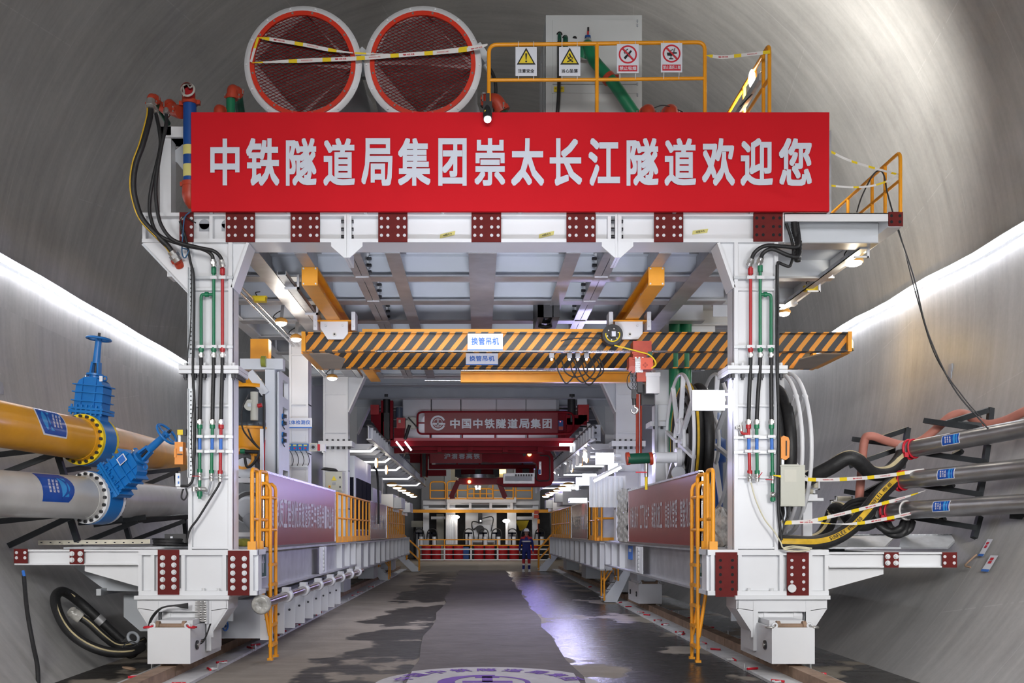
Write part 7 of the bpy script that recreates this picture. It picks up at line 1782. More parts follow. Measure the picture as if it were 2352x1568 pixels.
for px, py, w, h, Yq, lab in ((1389, 1053, 42, 27, 22.0, 'glowing floodlight panel on the second portal column, reel side'), (1408, 1072, 22, 22, 22.25, 'small glowing floodlight partly behind the second portal column'), (1354, 1097, 32, 19, 27.5, 'glowing floodlight panel above the grey fittings, third along the reel side'), (1339, 1105, 32, 18, 28.6, 'glowing floodlight panel overlapping its neighbour, fourth along the reel side'), (1299, 1120, 25, 15, 33.5, 'glowing floodlight panel farthest but one along the reel side'), (1321, 1120, 16, 15, 34.0, 'glowing floodlight panel farthest along the reel side')):
    flood(lab, P(px, py, Yq), w * Yq / FX, h * Yq / FX)
b = MB(); b.cbox(P(1327, 1149, 27.0), (.46, .5, .12), E_LIT); b.cbox(P(1327, 1152, 27.0), (.48, .5, .04), W); tag(b.build('lit_hood'), 'pale lit hood with sloping top below the floodlight panels', 'lamp')
area('floodlight_beam', (2.6, 22.0, 3.2), (0.5, 16, .0), .5, .3, 90, VIOLET, 150)
area('floodlight_beam', (2.4, 27.5, 3.0), (0.5, 22, .0), .5, .3, 35, VIOLET, 150)
b = MB(); b.bar((2.9, 20.2, 3.0), (2.35, 20.2, 2.72), .07, .05, E_LIT); b.bar((2.9, 20.22, 3.05), (2.35, 20.22, 2.77), .10, .05, W); tag(b.build('tube_lamp'), 'slanting lit tube lamp above the ribbed white panel, reel side', 'lamp')
t = thing('ribbed_panel', 'white ribbed panel behind the wrapped board, reel side', 'panel', (2.75, 20.6, ZU))
b = MB(); b.box((2.30, 20.6, 2.2), (3.05, 20.66, 2.85), W)
for k in range(7): b.box((2.32 + k * .105, 20.57, 2.2), (2.36 + k * .105, 20.6, 2.82), W2)
b.build('ribs', t)
# walkway railings with upright bars
def deck_rail(label, xw, y0, y1, n, z0=ZU, z1=2.45, sub=''):
    t = thing('deck_railing', label, 'railing', (xw, (y0 + y1) / 2, z0))
    b = MB(); b.tube([(xw, y0, z1), (xw, y1, z1)], .025, ORANGE, 8); b.build('top_rail', t)
    b = MB(); b.tube([(xw, y0, (z0 + z1) / 2), (xw, y1, (z0 + z1) / 2)], .02, ORANGE, 8); b.build('mid_rail', t)
    b = MB(); b.box((xw - .012, y0, z0), (xw + .012, y1, z0 + .12), AMBER); b.build('toe_board', t)
    for k in range(n):
        y = y0 + .05 + (y1 - y0 - .1) * k / (n - 1); b = MB(); b.tube([(xw, y, z0), (xw, y, z1)], .024, ORANGE, 8); b.build('post', t)
    return t
deck_rail('orange railing on the pipe-side walkway between the two red boards', -2.77, 19.4, 25.2, 9)
deck_rail('orange railing on the pipe-side walkway beyond the far red board', -2.77, 30.2, 37.0, 10)
deck_rail('orange railing on the reel-side walkway between wrapped panel and far red board', 2.86, 23.0, 25.6, 4)
deck_rail('orange railing on the reel-side walkway beyond the far red board', 2.86, 31.0, 38.6, 10)
board('small far red board on the pipe-side walkway between two orange railings', -1, -2.77, 25.4, 29.9, '安全生产重于泰山')
board('small far red board on the reel-side walkway between two orange railings', 1, 2.86, 26.0, 30.6, '精心组织科学施工')
t = thing('gate_railing', 'orange tube gate facing the aisle beside the second portal column, reel side', 'railing', P(1385, 1240, 23.45))
b = MB(); Yq = 23.45; b.tube(fillet([P(1368, 1240, Yq), P(1368, 1148, Yq), P(1414, 1148, Yq)], .08, 4), .028, ORANGE, 8); b.build('frame', t)
b = MB(); b.tube([P(1368, 1190, Yq), P(1414, 1190, Yq)], .024, ORANGE, 8); b.build('mid_rail', t)
b = MB(); b.box(P(1366, 1242, Yq), P(1414, 1234, Yq + .03), AMBER); b.build('toe_board', t)
# equipment on the pipe-side walkway
t = thing('gas_monitor_sign', 'white sign with blue characters above the gas monitors', 'sign', P(685, 982, 17.2))
Yq = 17.25; c = P(685, 971, Yq)
b = MB(); b.box(P(653, 983, Yq), P(717, 960, Yq + .02), SIGNW); b.build('plate', t)
b = MB(); b.box(P(653, 983, Yq - .003), P(717, 980, Yq), SIGNB); b.build('blue_edge', t)
b = MB(); b.text('气体检测仪', c + V((0, -.004, .01)), RT, UPV, .42, .075, SIGNB, .02, 1.15); b.build('lettering', t)
m0 = None
for k in range(4):
    lab = ['blue gas monitor box, first of four in a row from the grey frame', 'blue gas monitor box, second of four in a row from the grey frame', 'blue gas monitor box, third of four in a row from the grey frame', 'blue gas monitor box, fourth of four, beside the loudhailer'][k]
    x = X(664 + k * 12.3, 17.2)
    t = thing('gas_monitor', lab, 'gas monitor', (x, 17.25, Z(1034, 17.2)), 'row of blue gas monitors')
    b = MB(); b.cbox((x, 17.28, Z(1026, 17.2)), (.088, .10, .12), VALVEB); b.build('case', t)
    b = MB(); b.cbox((x, 17.225, Z(1022, 17.2)), (.06, .006, .025), TAPENOTE); b.build('screen_label', t)
    b = MB(); b.cbox((x, 17.222, Z(1029, 17.2)), (.03, .008, .03), SIGNR); b.build('red_button', t)
    b = MB(); b.tube(spline([(x, 17.25, Z(1034, 17.2)), (x + .05, 17.22, Z(1045, 17.2)), (x + .07, 17.22, Z(1058, 17.2)), (x + .04, 17.24, Z(1069, 17.2))], 5), .006, RUBBER, 6); b.build('cord', t)
b = MB(); b.box(P(664, 1073, 17.25), P(708, 1068, 17.3), GALV); b.cbox(P(660, 1070, 17.22), (.06, .05, .05), BLACK); tag(b.build('terminal_rail'), 'perforated steel rail below the blue gas monitors', 'rail')
t = thing('loudhailer', 'beige horn loudspeaker with red rim beside the blue gas monitors', 'loudspeaker', P(720, 1035, 17.2))
c = P(720, 1027, 17.15); b = MB(); b.cbox(c, (.14, .06, .14), CREAM); b.build('front', t)
b = MB(); b.ring(c + V((0, -.04, 0)), (0, 1, 0), .028, .055, .02, GREYP, 24); b.cyl(c + V((0, -.035, 0)), c + V((0, -.03, 0)), .03, INK, 18); b.build('horn_mouth', t)
b = MB(); b.cbox(c + V((.085, .06, 0)), (.04, .12, .11), SIGNR); b.cbox(c + V((.13, .12, 0)), (.12, .12, .12), W); b.build('housing', t)
for k, py in enumerate((956, 972, 998, 1012)):
    t = thing('junction_valve', ['uppermost blue round fitting on the grey frame beside the gas sign', 'second blue round fitting from the top on the grey frame', 'third blue round fitting from the top on the grey frame', 'lowest blue round fitting on the grey frame beside the gas monitors'][k], 'fitting', P(650, py + 5, 14.9))
    b = MB(); b.cyl(P(646, py, 14.9), P(653, py, 14.9), .042, VALVEB, 16); b.build('drum', t)
    b = MB(); b.cbox(P(656, py, 14.9), (.03, .06, .05), BLACK); b.build('plug', t); b = MB(); b.tube(spline([P(652, py - 5, 14.86), P(650, py + 6, 14.84), P(654, py + 14, 14.86)], 4), .008, RUBBER, 6); b.build('cord', t)
# grey lifting frame and yellow dust vessel behind the pipe-side column
t = thing('equipment_frame', 'pale grey post frame with diagonal brace beside the yellow vessel', 'frame', P(625, 1085, 14.6))
Yq = 14.6
b = MB(); b.box(P(609, 1210, Yq), P(637, 852, Yq + .2), W2); b.box(P(637, 1210, Yq + .05), (X(639, Yq), 14.95, Z(852, Yq)), W2); b.build('post', t)
b = MB(); b.bar(P(575, 856, Yq), P(612, 905, Yq), .12, .16, W2, (0, 1, 0)); b.build('brace', t)
b = MB(); b.box(P(551, 848, Yq), P(655, 828, Yq + .18), W2); b.cyl(P(601, 830, Yq - .02), P(611, 830, Yq - .02), .08, mat('olive_wheel', (.25, .28, .04), .4), 18); b.build('top_beam', t)
for za_, zb_ in ((862, 846), (926, 902), (1075, 950)): b = MB(); b.box((X(637, Yq) - .06, Yq + .18, Z(za_, Yq)), (X(638, Yq), 15.4, Z(zb_, Yq)), W2); b.build('side_rail', t)
b = MB(); b.box((X(637, Yq) - .06, 15.4, 1.5), (X(638, Yq), 15.5, Z(846, Yq)), W2); b.build('post', t)
t = thing('dust_vessel', 'yellow and dark steel vessel behind the pipe-side column', 'machine', P(575, 1080, 14.5))
c = P(572, 1080, 14.7)
def zc(py): return Z(py, 14.7) - c.z
b = MB(); b.lathe(c, UPV, [(.15, zc(1065)), (.24, zc(1040)), (.27, zc(990)), (.27, zc(980))], AMBER, 32); b.lathe(c, UPV, [(.30, zc(987)), (.30, zc(982))], AMBER, 32); b.build('lower_shell', t)
b = MB(); b.lathe(c, UPV, [(.29, zc(981)), (.29, zc(972)), (.26, zc(968)), (.26, zc(900)), (.24, zc(895))], mat('dark_vessel', (.05, .06, .07), .35, .3), 32); b.build('middle_shell', t)
b = MB(); b.lathe(c, UPV, [(.27, zc(893)), (.27, zc(885)), (.20, zc(884)), (.18, zc(870)), (.0, zc(869))], AMBER, 32); b.build('top_cap', t)
for k in range(12): a = -PI * k / 11; b = MB(); b.hexbolt(c + V((.275 * math.cos(a), .275 * math.sin(a), zc(979))), UPV, .018, .03, BOLTK); b.build('flange_bolt', t)
b = MB(); b.cyl(P(584, 965, 14.35), P(584, 900, 14.35), .055, CREAM, 18); b.cyl(P(573, 930, 14.3), P(573, 930, 14.4), .08, CREAM, 20); b.cbox(P(573, 930, 14.28), (.05, .02, .05), W2); b.build('filter_tube', t)
b = MB(); b.cyl(P(592, 932, 14.3), P(602, 930, 14.3), .03, REDP, 12); b.build('red_nozzle', t)
for k, pts in enumerate(([(572, 905), (556, 940), (558, 985), (585, 1020), (600, 1032)], [(570, 985), (580, 1010), (596, 1030)], [(606, 905), (607, 960), (603, 1020), (585, 1060), (568, 1072), (562, 1050)])):
    b = MB(); b.tube(spline([P(x, y, 14.2) for x, y in pts], 6), .012 + .008 * (k == 2), RUBBER, 8); tag(b.build('machine_hose'), ['thin black hose curving over the yellow vessel, longer one', 'short thin black hose over the yellow vessel', 'thicker black hose down the edge of the yellow vessel'][k], 'hose')
b = MB(); b.cyl(P(553, 1036, 14.25), P(600, 1038, 14.25), .028, RUBBER, 10); b.cyl(P(552, 1036, 14.25), P(563, 1036, 14.25), .035, GREENP, 12); tag(b.build('green_coupling_hose'), 'black hose with green coupling across the yellow vessel', 'hose')
t = thing('pump_unit', 'grey pump with black flanges below the yellow vessel', 'pump', P(570, 1240, 14.4))
c = P(563, 1075, 14.4)
b = MB(); b.cyl(c, c + V((0, .25, 0)), .22, BLACK, 32); b.ring(c + V((0, -.02, 0)), (0, 1, 0), .16, .21, .02, BOLTK, 32); b.cyl(c + V((0, -.03, 0)), c, .15, W2, 24); b.build('upper_flange', t)
b = MB(); b.ring(c + V((-.02, -.04, .14)), (0, 1, 0), .12, .16, .03, AMBER, 30); b.build('yellow_ring', t)
c2 = P(570, 1165, 14.4)
b = MB(); b.cyl(c2, c2 + V((0, .25, 0)), .24, GREYP, 32); b.ring(c2 + V((.02, -.02, .0)), (0, 1, 0), .18, .23, .03, BLACK, 32); b.cyl(c2 + V((0, -.05, -.02)), c2, .15, W2, 24, r2=.17); b.tube(spline([c2 + V((0, 0, -.15)), c2 + V((.06, -.05, -.22)), c2 + V((.1, 0, -.3)), c2 + V((.1, 0, -.5))], 5), .09, GREYP, 14); b.build('lower_casing', t)
b = MB(); b.box(P(547, 1108, 14.2), P(610, 1098, 14.3), W); b.box(P(547, 1232, 14.2), P(600, 1222, 14.3), W); b.box(P(597, 1110, 14.15), P(606, 985, 14.2), W); b.build('support_frame', t)
b = MB(); b.tube([P(605, 1010, 14.6), P(603, 1110, 14.6)], .03, REDP, 10); tag(b.build('red_riser'), 'thin red upright pipe beside the yellow vessel', 'pipe')
b = MB(); b.ball(P(560, 1246, 13.4), .11, mat('yellow_rag', (.42, .42, .08), .9, 0, .4, 9, .6, 20), 14, (1, .8, .55)); tag(b.build('cloth_rag'), 'crumpled yellow rag on the deck below the pump', 'rag')
b = MB(); b.box((fx(545) - .3, 15.2, Z(845, 15.2)), (X(575, 15.2), 15.4, Z(778, 15.2)), AMBER); tag(b.build('amber_plate'), 'amber panel glimpsed behind the flange of the pipe-side column', 'panel')
# cabinets further along
def cabinet(name, label, x0, x1, y0, y1, z0, z1, m, doors=1, dm=None):
    t = thing(name, label, 'cabinet', ((x0 + x1) / 2, (y0 + y1) / 2, z0))
    b = MB(); b.box((x0, y0 + .02, z0), (x1, y1, z1), m); b.build('body', t)
    w = (x1 - x0) / doors
    for k in range(doors): b = MB(); b.box((x0 + k * w + .015, y0, z0 + .03), (x0 + (k + 1) * w - .015, y0 + .02, z1 - .03), dm or m); b.build('door', t)
    return t
Yq = 21.6
t = cabinet('switch_cabinet', 'beige switch cabinet with yellow warning triangle on the pipe-side walkway', X(747, Yq), X(786, Yq), Yq, Yq + .4, Z(1129, Yq), Z(1083, Yq), CREAM)
b = MB(); b.prism([P(761, 1103, Yq - .01), P(773, 1103, Yq - .01), P(767, 1092, Yq - .01)], (0, .008, 0), SIGNY); b.build('warning_triangle', t)
b = MB(); b.cbox(P(767, 1110, Yq - .006), (.07, .01, .05), GREYP); b.cbox(P(757, 1117, Yq - .01), (.05, .03, .05), YELLOWT); b.cbox(P(757, 1117, Yq - .03), (.02, .02, .02), SIGNR); b.build('switch_handle', t)
for py in (1096, 1118): b = MB(); b.cbox(P(781, py, Yq - .006), (.03, .012, .04), BLACK); b.build('latch', t)
b = MB()
for k in range(4): b.torus(P(757, 1079 - k, Yq + .2), (.1, 0, 1), .17 - .012 * k, .016, RUBBER, 24, 6)
tag(b.build('cable_coil'), 'coil of black cable lying on the beige switch cabinet', 'cable coil')
t = cabinet('compressor_cabinet', 'tall grey machine cabinet with black front panels on the pipe-side walkway', -3.6, -2.86, 22.9, 26.4, 1.5, 3.45, W2, 1)
b = MB()
b.box((-3.5, 22.88, 1.9), (-2.88, 22.9, 2.95), DARKBOX); b.build('black_front', t)
for k in range(3): b = MB(); b.box((-2.86, 23.2 + k * 1.05, 1.75), (-2.84, 24.15 + k * 1.05, 2.95), DARKBOX); b.build('black_panel', t)
b = MB(); b.box((-2.86, 22.95, 1.5), (-2.845, 26.3, 1.72), STICKB); b.build('blue_base', t)
cabinet('grey_cabinet', 'pale grey narrow cabinet beyond the black-fronted one on the pipe side', -3.4, -2.9, 27.2, 29.6, 1.5, 2.9, W2, 1)
b = MB(); b.tube(spline([(-2.8, 26.6, 3.4), (-2.75, 26.9, 3.3), (-2.72, 27.0, 2.6), (-2.72, 27.0, 1.9)], 6), .03, RUBBER, 8); tag(b.build('cable_bundle'), 'fat black cable bundle hanging beside the pale grey narrow cabinet', 'cable')
for y0, z0, lab in ((32.0, 2.35, 'pale block of ducting under the lamp row, nearer one on the pipe side'), (36.0, 2.3, 'pale block of ducting under the lamp row, farther one on the pipe side')):
    t = thing('duct_block', lab, 'duct', (-3.0, y0, z0)); b = MB(); b.box((-3.6, y0, z0), (-2.75, y0 + 2.4, z0 + .55), W); b.box((-2.75, y0 + .2, z0 + .1), (-2.5, y0 + .9, z0 + .45), W2); b.box((-2.75, y0 + 1.1, z0 + .1), (-2.5, y0 + 1.8, z0 + .45), W2); b.build('casing', t)
for y0, z0, lab in ((33.5, 2.6, 'pale block of ducting under the floodlights, nearer one on the reel side'), (38.0, 2.5, 'pale block of ducting under the floodlights, farther one on the reel side')):
    t = thing('duct_block', lab, 'duct', (3.1, y0, z0)); b = MB(); b.box((2.85, y0, z0), (3.7, y0 + 2.6, z0 + .5), W); b.box((2.6, y0 + .2, z0 + .1), (2.85, y0 + .9, z0 + .4), W2); b.build('casing', t)
# reel-side panels and valves
t = cabinet('valve_cabinet', 'steel cabinet row with tap handles behind the orange gate, reel side', 2.95, 3.5, 23.5, 26.5, 1.5, 2.6, STEELW, 1)
for k in range(3): b = MB(); c = V((2.94, 24.0 + k * .9, 2.35)); b.cyl(c, c + V((-.06, 0, 0)), .03, CHROME, 10); b.bar(c + V((-.06, 0, -.1)), c + V((-.06, 0, .08)), .03, .02, CHROME); b.build('tap_handle', t)
for k in range(3):
    x = X(1466 + 14 * k, 17.0) if k else X(1461, 17.0)
    b = MB(); Yq = 17.0; px = (1464, 1472, 1508)[k]; m = (COUPL, COUPL, GREYP)[k]
    b.tube([P(px, 905 if k < 2 else 930, Yq), P(px, 1048, Yq)], (.028, .02, .03)[k], m, 10); tag(b.build('upright_pipe'), ['rust-red upright pipe below the hoist hook, thicker one', 'rust-red upright pipe below the hoist hook, thinner one', 'grey upright conduit beside the slim reel-side column'][k], 'pipe')
# stairs down to the floor
def stairs(label, x_top, x_bot, y, z_top, w=.55, rail=True, px=None):
    t = thing('access_stairs', label, 'stairs', (x_bot, y, 0)); n = 6
    for dy in (0, w):
        b = MB(); s = 1 if x_bot > x_top else -1
        b.prism([(x_top, y + dy, z_top), (x_top, y + dy, z_top - .26), (x_bot - s * .3, y + dy, .02), (x_bot, y + dy, .02), (x_bot, y + dy, .12)], (0, .03, 0), W2); b.build('stringer', t)
    for k in range(n):
        f = (k + .5) / n; x, z = x_top + (x_bot - x_top) * f, z_top + (.05 - z_top) * f
        b = MB(); b.box((x - .12, y + .02, z - .02), (x + .10, y + w, z), GALV); b.build('tread', t)
    if rail:
        for dy in (0, w):
            b = MB(); b.tube(fillet([(x_bot, y + dy, .06), (x_bot, y + dy, .95), (x_top, y + dy, z_top + .9)], .08, 4), .022, ORANGE, 8); b.tube([(x_bot, y + dy, .5), (x_top, y + dy, z_top + .45)], .018, ORANGE, 8); b.tube([((x_bot + x_top) / 2, y + dy, z_top * .5), ((x_bot + x_top) / 2, y + dy, z_top * .5 + .9)], .02, ORANGE, 8); b.build('handrail', t)
    return t
stairs('white steel stairs with orange handrail at the far end of the pipe side', X(905, 41.5), X(962, 41.5), 41.5, 1.0)
stairs('white steel stairs with orange handrail in the middle of the pipe side', X(845, 34), X(893, 34), 34.0, .95)
stairs('white steel stairs with orange handrail behind the near girder of the reel side', X(1452, 23.6), X(1388, 23.6), 23.6, 1.05)
stairs('white steel stairs with orange handrail at the far end of the reel side', X(1290, 41.8), X(1238, 41.8), 41.8, 1.1)
# ------------------------------------------------------------------ red bridge cranes
def sgn_logo(b, c, R, m, n=FR):
    """ring with a gap, globe lines and a rail-section letter"""
    def A(a0, a1, r, w, k=24):
        for i in range(k):
            q = [math.radians(a0 + (a1 - a0) * (i + j) / k) for j in (0, 1)]
            b.add([c + RT * (rr * math.cos(a)) + UPV * (rr * math.sin(a)) + n * .004 for rr, a in ((r - w / 2, q[0]), (r + w / 2, q[0]), (r + w / 2, q[1]), (r - w / 2, q[1]))], [(0, 1, 2, 3)], m)
    A(22, 338, R * .86, R * .24); A(0, 360, R * .56, R * .06)
    for k in (-.4, 0, .4): b.bar(c + UPV * k * R + RT * -math.sqrt(.31 - k * k * .9) * R + n * .004, c + UPV * k * R + RT * math.sqrt(.31 - k * k * .9) * R + n * .004, R * .05, .002, m, n)
    b.bar(c + UPV * .5 * R + n * .005, c - UPV * .5 * R + n * .005, R * .14, .002, m, n)
    b.bar(c - UPV * .12 * R - RT * .7 * R + n * .005, c - UPV * .12 * R + RT * .95 * R + n * .005, R * .22, .002, m, n)
def bridge_crane(label, Y, x0, x1, main=True):
    q = lambda px, py, d=0: P(px, py, Y + d)
    t = thing('bridge_crane', label, 'crane', (0, Y, Z(1045, Y)))
    return t, q
Yc = 27.0
t, q = bridge_crane('dark red bridge crane with company sign spanning the aisle', Yc, 0, 0)
b = MB(); b.box(q(897, 1024), q(1322, 1010, .3), CRANE); b.box(q(905, 1012, -.05), q(1318, 1008, .3), mat('crane_pink_edge', (.42, .05, .07), .4)); b.build('lower_beam', t)
b = MB(); b.box(q(905, 1040, .8), q(1250, 1030, 1.1), CRANE); b.box(q(925, 1034, .6), q(1318, 1026, 1.0), CRANE); b.build('rear_beam', t)
for px in (988, 1062, 1137, 1212, 1300, 1290): b = MB(); b.box(q(px - 1.6, 1012), q(px + 1.6, 992, .05), CRANE); b.build('sign_post', t)
for px in (935, 1010, 1080, 1160, 1240): b = MB(); b.box(q(px - 5, 1038, .3), q(px + 5, 1022, .7), CRANE); b.build('link_plate', t)
for s, e in ((930, -1), (1290, 1)):
    pass
# end drives
b = MB(); b.cyl(q(888, 960, .1), q(888, 908, .1), .10, BLACK, 20); b.cyl(q(888, 912, .1), q(888, 906, .1), .12, BLACK, 20); b.box(q(882, 1008), q(896, 950, .2), BLACK); b.build('hoist_motor', t)
b = MB(); b.box(q(875, 1010), q(882, 922, .25), CRANE); b.box(q(896, 1010), q(904, 922, .25), CRANE); b.box(q(852, 968), q(882, 950, .3), CRANE); b.box(q(905, 1008), q(930, 985, .3), CRANE); b.prism([q(855, 968), q(882, 968), q(882, 1008)], (0, .2, 0), CRANE); b.build('end_frame', t)
b = MB(); b.box(q(851, 952, -.05), q(872, 932, .2), REDP); b.build('drive_box', t)
b = MB(); b.box(q(911, 983, -.02), q(932, 961, .2), REDP); b.cbox(q(918, 967, -.03), (.06, .02, .08), CREAM); b.build('drive_box', t)
b = MB(); b.cyl(q(917, 960, .1), q(917, 936, .1), .10, mat('slate_motor', (.05, .07, .11), .4), 18); b.build('travel_motor', t)
b = MB(); b.cyl(q(948, 972), q(948, 972, .3), .17, CREAM, 24); b.cbox(q(943, 975, -.05), (.25, .1, .22), CREAM); b.build('cable_drum', t)
b = MB(); b.tube(spline([q(941, 976, -.12), q(938, 985, -.12), q(934, 998, -.1), q(930, 1008, -.05)], 5), .045, RUBBER, 8); b.tube([q(937, 958, -.13), q(961, 984, -.13)], .02, BLACK, 6); b.build('drum_cord', t)
b = MB(); b.cyl(q(1313, 970, .1), q(1313, 908, .1), .11, BLACK, 20); b.cyl(q(1313, 912, .1), q(1313, 906, .1), .13, BLACK, 20); b.build('hoist_motor', t)
b = MB(); b.box(q(1326, 929), q(1346, 910, .25), W2); b.build('control_box', t)
b = MB(); b.box(q(1328, 966), q(1350, 932, .3), REDP); b.box(q(1300, 975), q(1346, 955, .25), CRANE); b.prism([q(1302, 1010), q(1350, 960), q(1302, 960)], (0, .25, 0), CRANE); b.box(q(1282, 1012, .1), q(1300, 946, .3), CRANE); b.build('end_frame', t)
b = MB(); b.box(q(1283, 987, -.08), q(1293, 966, 0), BLUEP); b.box(q(1283, 987, -.085), q(1293, 979, -.08), COUPL); b.cyl(q(1287, 968, -.1), q(1287, 968, -.08), .015, E_RED, 8); b.build('pendant_control', t)
for x0, x1, y in ((910, 926, 1012), (930, 945, 1012)):
    b = MB(); b.bar(q(x0, 1014, -.1), q(x1, 1034, -.1), .07, .05, E_LIT); b.build('work_lamp', t)
b = MB(); b.cbox(q(1301, 1021, -.1), (.38, .1, .07), E_LIT); b.cbox(q(1312, 1031, -.1), (.06, .05, .16), E_LIT); b.build('work_lamp', t)
# electric cabinets riding on the crane
for k, (x0, x1) in enumerate(((925, 990.5), (991.5, 1058.5), (1059.5, 1139.5), (1140.5, 1207.5), (1208.5, 1278))):
    o = thing('crane_cabinet', 'grey cabinet panel on the red crane behind its sign, ' + ('first', 'second', 'third', 'fourth', 'fifth')[k] + ' from the cream drum', 'cabinet', q((x0 + x1) / 2, 1010, .5), 'cabinet row on the red crane')
    b = MB(); b.box(q(x0, 1009, .45), q(x1, 904, 1.4), GREYP); b.build('case', o)
    b = MB(); b.box(q(x0 + 1, 1008, .43), q(x1 - 1, 906, .45), W2); b.build('door', o)
# sign
o = thing('company_sign', 'dark red company sign with globe emblem on the bridge crane', 'sign', q(1127, 996, -.1))
b = MB(); b.box(q(975, 996, -.12), q(1281, 946, -.08), mat('company_sign_red', (.20, .006, .014), .35, 0, .12, 1.2)); b.build('plate', o)
b = MB(); b.tube(fillet([q(1281, 946, -.1), q(959, 946, -.1), q(959, 996, -.1), q(1281, 996, -.1)], .14, 6), .028, CRANE, 8); b.tube([q(959, 971, -.1), q(975, 971, -.1)], .02, CRANE, 6); b.tube(fillet([q(1281, 946, -.1), q(1317, 948, -.1), q(1317, 994, -.1), q(1281, 996, -.1)], .14, 6), .028, CRANE, 8); b.build('tube_frame', o)
b = MB(); sgn_logo(b, q(1006, 971, -.125), 17.5 * Yc / FX, SIGNW); b.build('emblem', o)
b = MB()
for ch, a, c in zip('中国中铁隧道局集团', (1034, 1061, 1087, 1113, 1140, 1166, 1192, 1219, 1246), (1056, 1082, 1108, 1136, 1162, 1189, 1216, 1242, 1267)):
    b.text(ch, q((a + c) / 2, 972.5, -.125), RT, UPV, X(c, Yc) - X(a, Yc), 22 * Yc / FX, SIGNW, .028)
b.build('lettering', o)
# C-shaped lifting arm
Ya = 29.0
q = lambda px, py, d=0: P(px, py, Ya + d)
t = thing('lifting_arm', 'dark red C-shaped lifting arm under the bridge crane with amber beacon', 'lifting arm', q(1200, 1117))
pr = [q(x, y) for x, y in ((1107, 1038), (1250, 1033), (1264, 1037), (1271, 1048), (1272, 1102), (1266, 1113), (1252, 1117), (1160, 1117), (1140, 1110), (1143, 1096), (1230, 1096), (1232, 1064), (1224, 1060), (1130, 1062), (1107, 1060))]
b = MB(); b.prism(pr[:4] + pr[11:], (0, .5, 0), CRANE); b.prism([pr[3], pr[4], pr[10], pr[11]], (0, .5, 0), CRANE); b.prism(pr[4:11], (0, .5, 0), CRANE); b.build('arm', t)
b = MB(); b.tube(fillet([q(1240, 1046, -.03), q(1263, 1046, -.03), q(1263, 1104, -.03), q(1232, 1104, -.03), q(1232, 1070, -.03)], .1, 4), .02, BLACK, 6); b.build('cord', t)
b = MB(); b.box(q(1156, 1110, -.1), q(1226, 1088, .3), STEELW); b.box(q(1160, 1104, -.12), q(1222, 1093, -.1), GREYP); b.build('clamp_jaw', t)
for k in range(7): b = MB(); b.cbox(q(1185 + k * 6, 1091, -.12), (.05, .04, .06), BLACK); b.build('jaw_button', t)
b = MB(); b.box(q(1238, 1090, -.06), q(1243, 1060, 0), STAIN); b.box(q(1236, 1088, -.07), q(1242, 1078, -.05), BLUEP); b.build('cylinder', t)
b = MB(); b.ball(q(1216, 1043, -.08), .06, E_AMB, 14); b.build('beacon', t)
b = MB(); b.cbox(q(1205, 1043, -.05), (.1, .08, .1), BLACK); b.build('beacon_box', t)
# second crane
Yd = 38.0
q = lambda px, py, d=0: P(px, py, Yd + d)
t = thing('bridge_crane', 'second dark red bridge crane deeper in, partly hidden by the first one', 'crane', q(1100, 1100))
b = MB(); b.box(q(985, 1076), q(1235, 1068, .4), CRANE); b.box(q(940, 1046, .3), q(1240, 1036, .7), CRANE); b.build('lower_beam', t)
b = MB(); b.box(q(942, 1062), q(968, 1042, .3), CRANE); b.box(q(980, 1092), q(1025, 1080, .3), CRANE); b.box(q(965, 1095), q(970, 1040, .3), CRANE); b.box(q(978, 1095), q(983, 1040, .3), CRANE); b.box(q(985, 1068), q(992, 1045, .2), CRANE); b.build('end_frame', t)
b = MB(); b.box(q(970, 1094, .1), q(978, 1042, .2), BLACK); b.build('cable_track', t)
b = MB(); b.box(q(1185, 1090), q(1225, 1076, .3), CRANE); b.cbox(q(1208, 1081, -.05), (.25, .1, .15), BLACK); b.build('drive_box', t)
b = MB(); b.box(q(1000, 1070, .4), q(1230, 1052, .8), GREYP); b.build('cabinet', t)
for px in (1050, 1102, 1152, 1200): b = MB(); b.box(q(px - 1.5, 1070, -.02), q(px + 1.5, 1060, .03), CRANE); b.build('sign_post', t)
o = thing('line_sign', 'red sign of the second crane with only part of its characters showing', 'sign', q(1110, 1063, -.1))
b = MB(); b.box(q(988, 1063, -.12), q(1200, 1038, -.08), REDP); b.build('plate', o)
b = MB()
for k, ch in enumerate('沪渝蓉高铁'): b.text(ch, q(1027 + 17.0 * k, 1047, -.125), RT, UPV, 14 * Yd / FX, 13 * Yd / FX, SIGNW, .025)
b.build('lettering', o)
# ring-lifting head further in
Ye = 50.0
q = lambda px, py, d=0: P(px, py, Ye + d)
t = thing('vacuum_lifter', 'red lifting head with splayed legs and amber beacon above the bulkhead platform', 'lifter', q(1100, 1145))
b = MB(); b.box(q(1080, 1080, -.2), (X(1116, Ye), Ye + .2, 5.64), CRANE); b.build('mast', t)
b = MB(); b.cyl(q(1098, 1091), q(1098, 1099), 1.05, STAIN, 32); b.box(q(1058, 1091, -.4), q(1145, 1079, .4), CRANE); b.build('turntable', t)
b = MB(); b.box(q(1053, 1112, -.3), q(1143, 1100, .3), REDP); b.build('cross_beam', t)
for x0, x1 in ((1053, 1036), (1145, 1160)):
    b = MB(); b.bar(q(x0, 1104), q(x1, 1142), .22, .25, REDP); b.box(q(x1 - 3, 1145, -.2), q(x1 + 9 if x1 < 1100 else x1 + 2, 1141, .2), REDP); b.build('splayed_leg', t)
b = MB(); b.ball(q(1078, 1106, -.35), .085, E_AMB, 12); b.build('beacon', t)
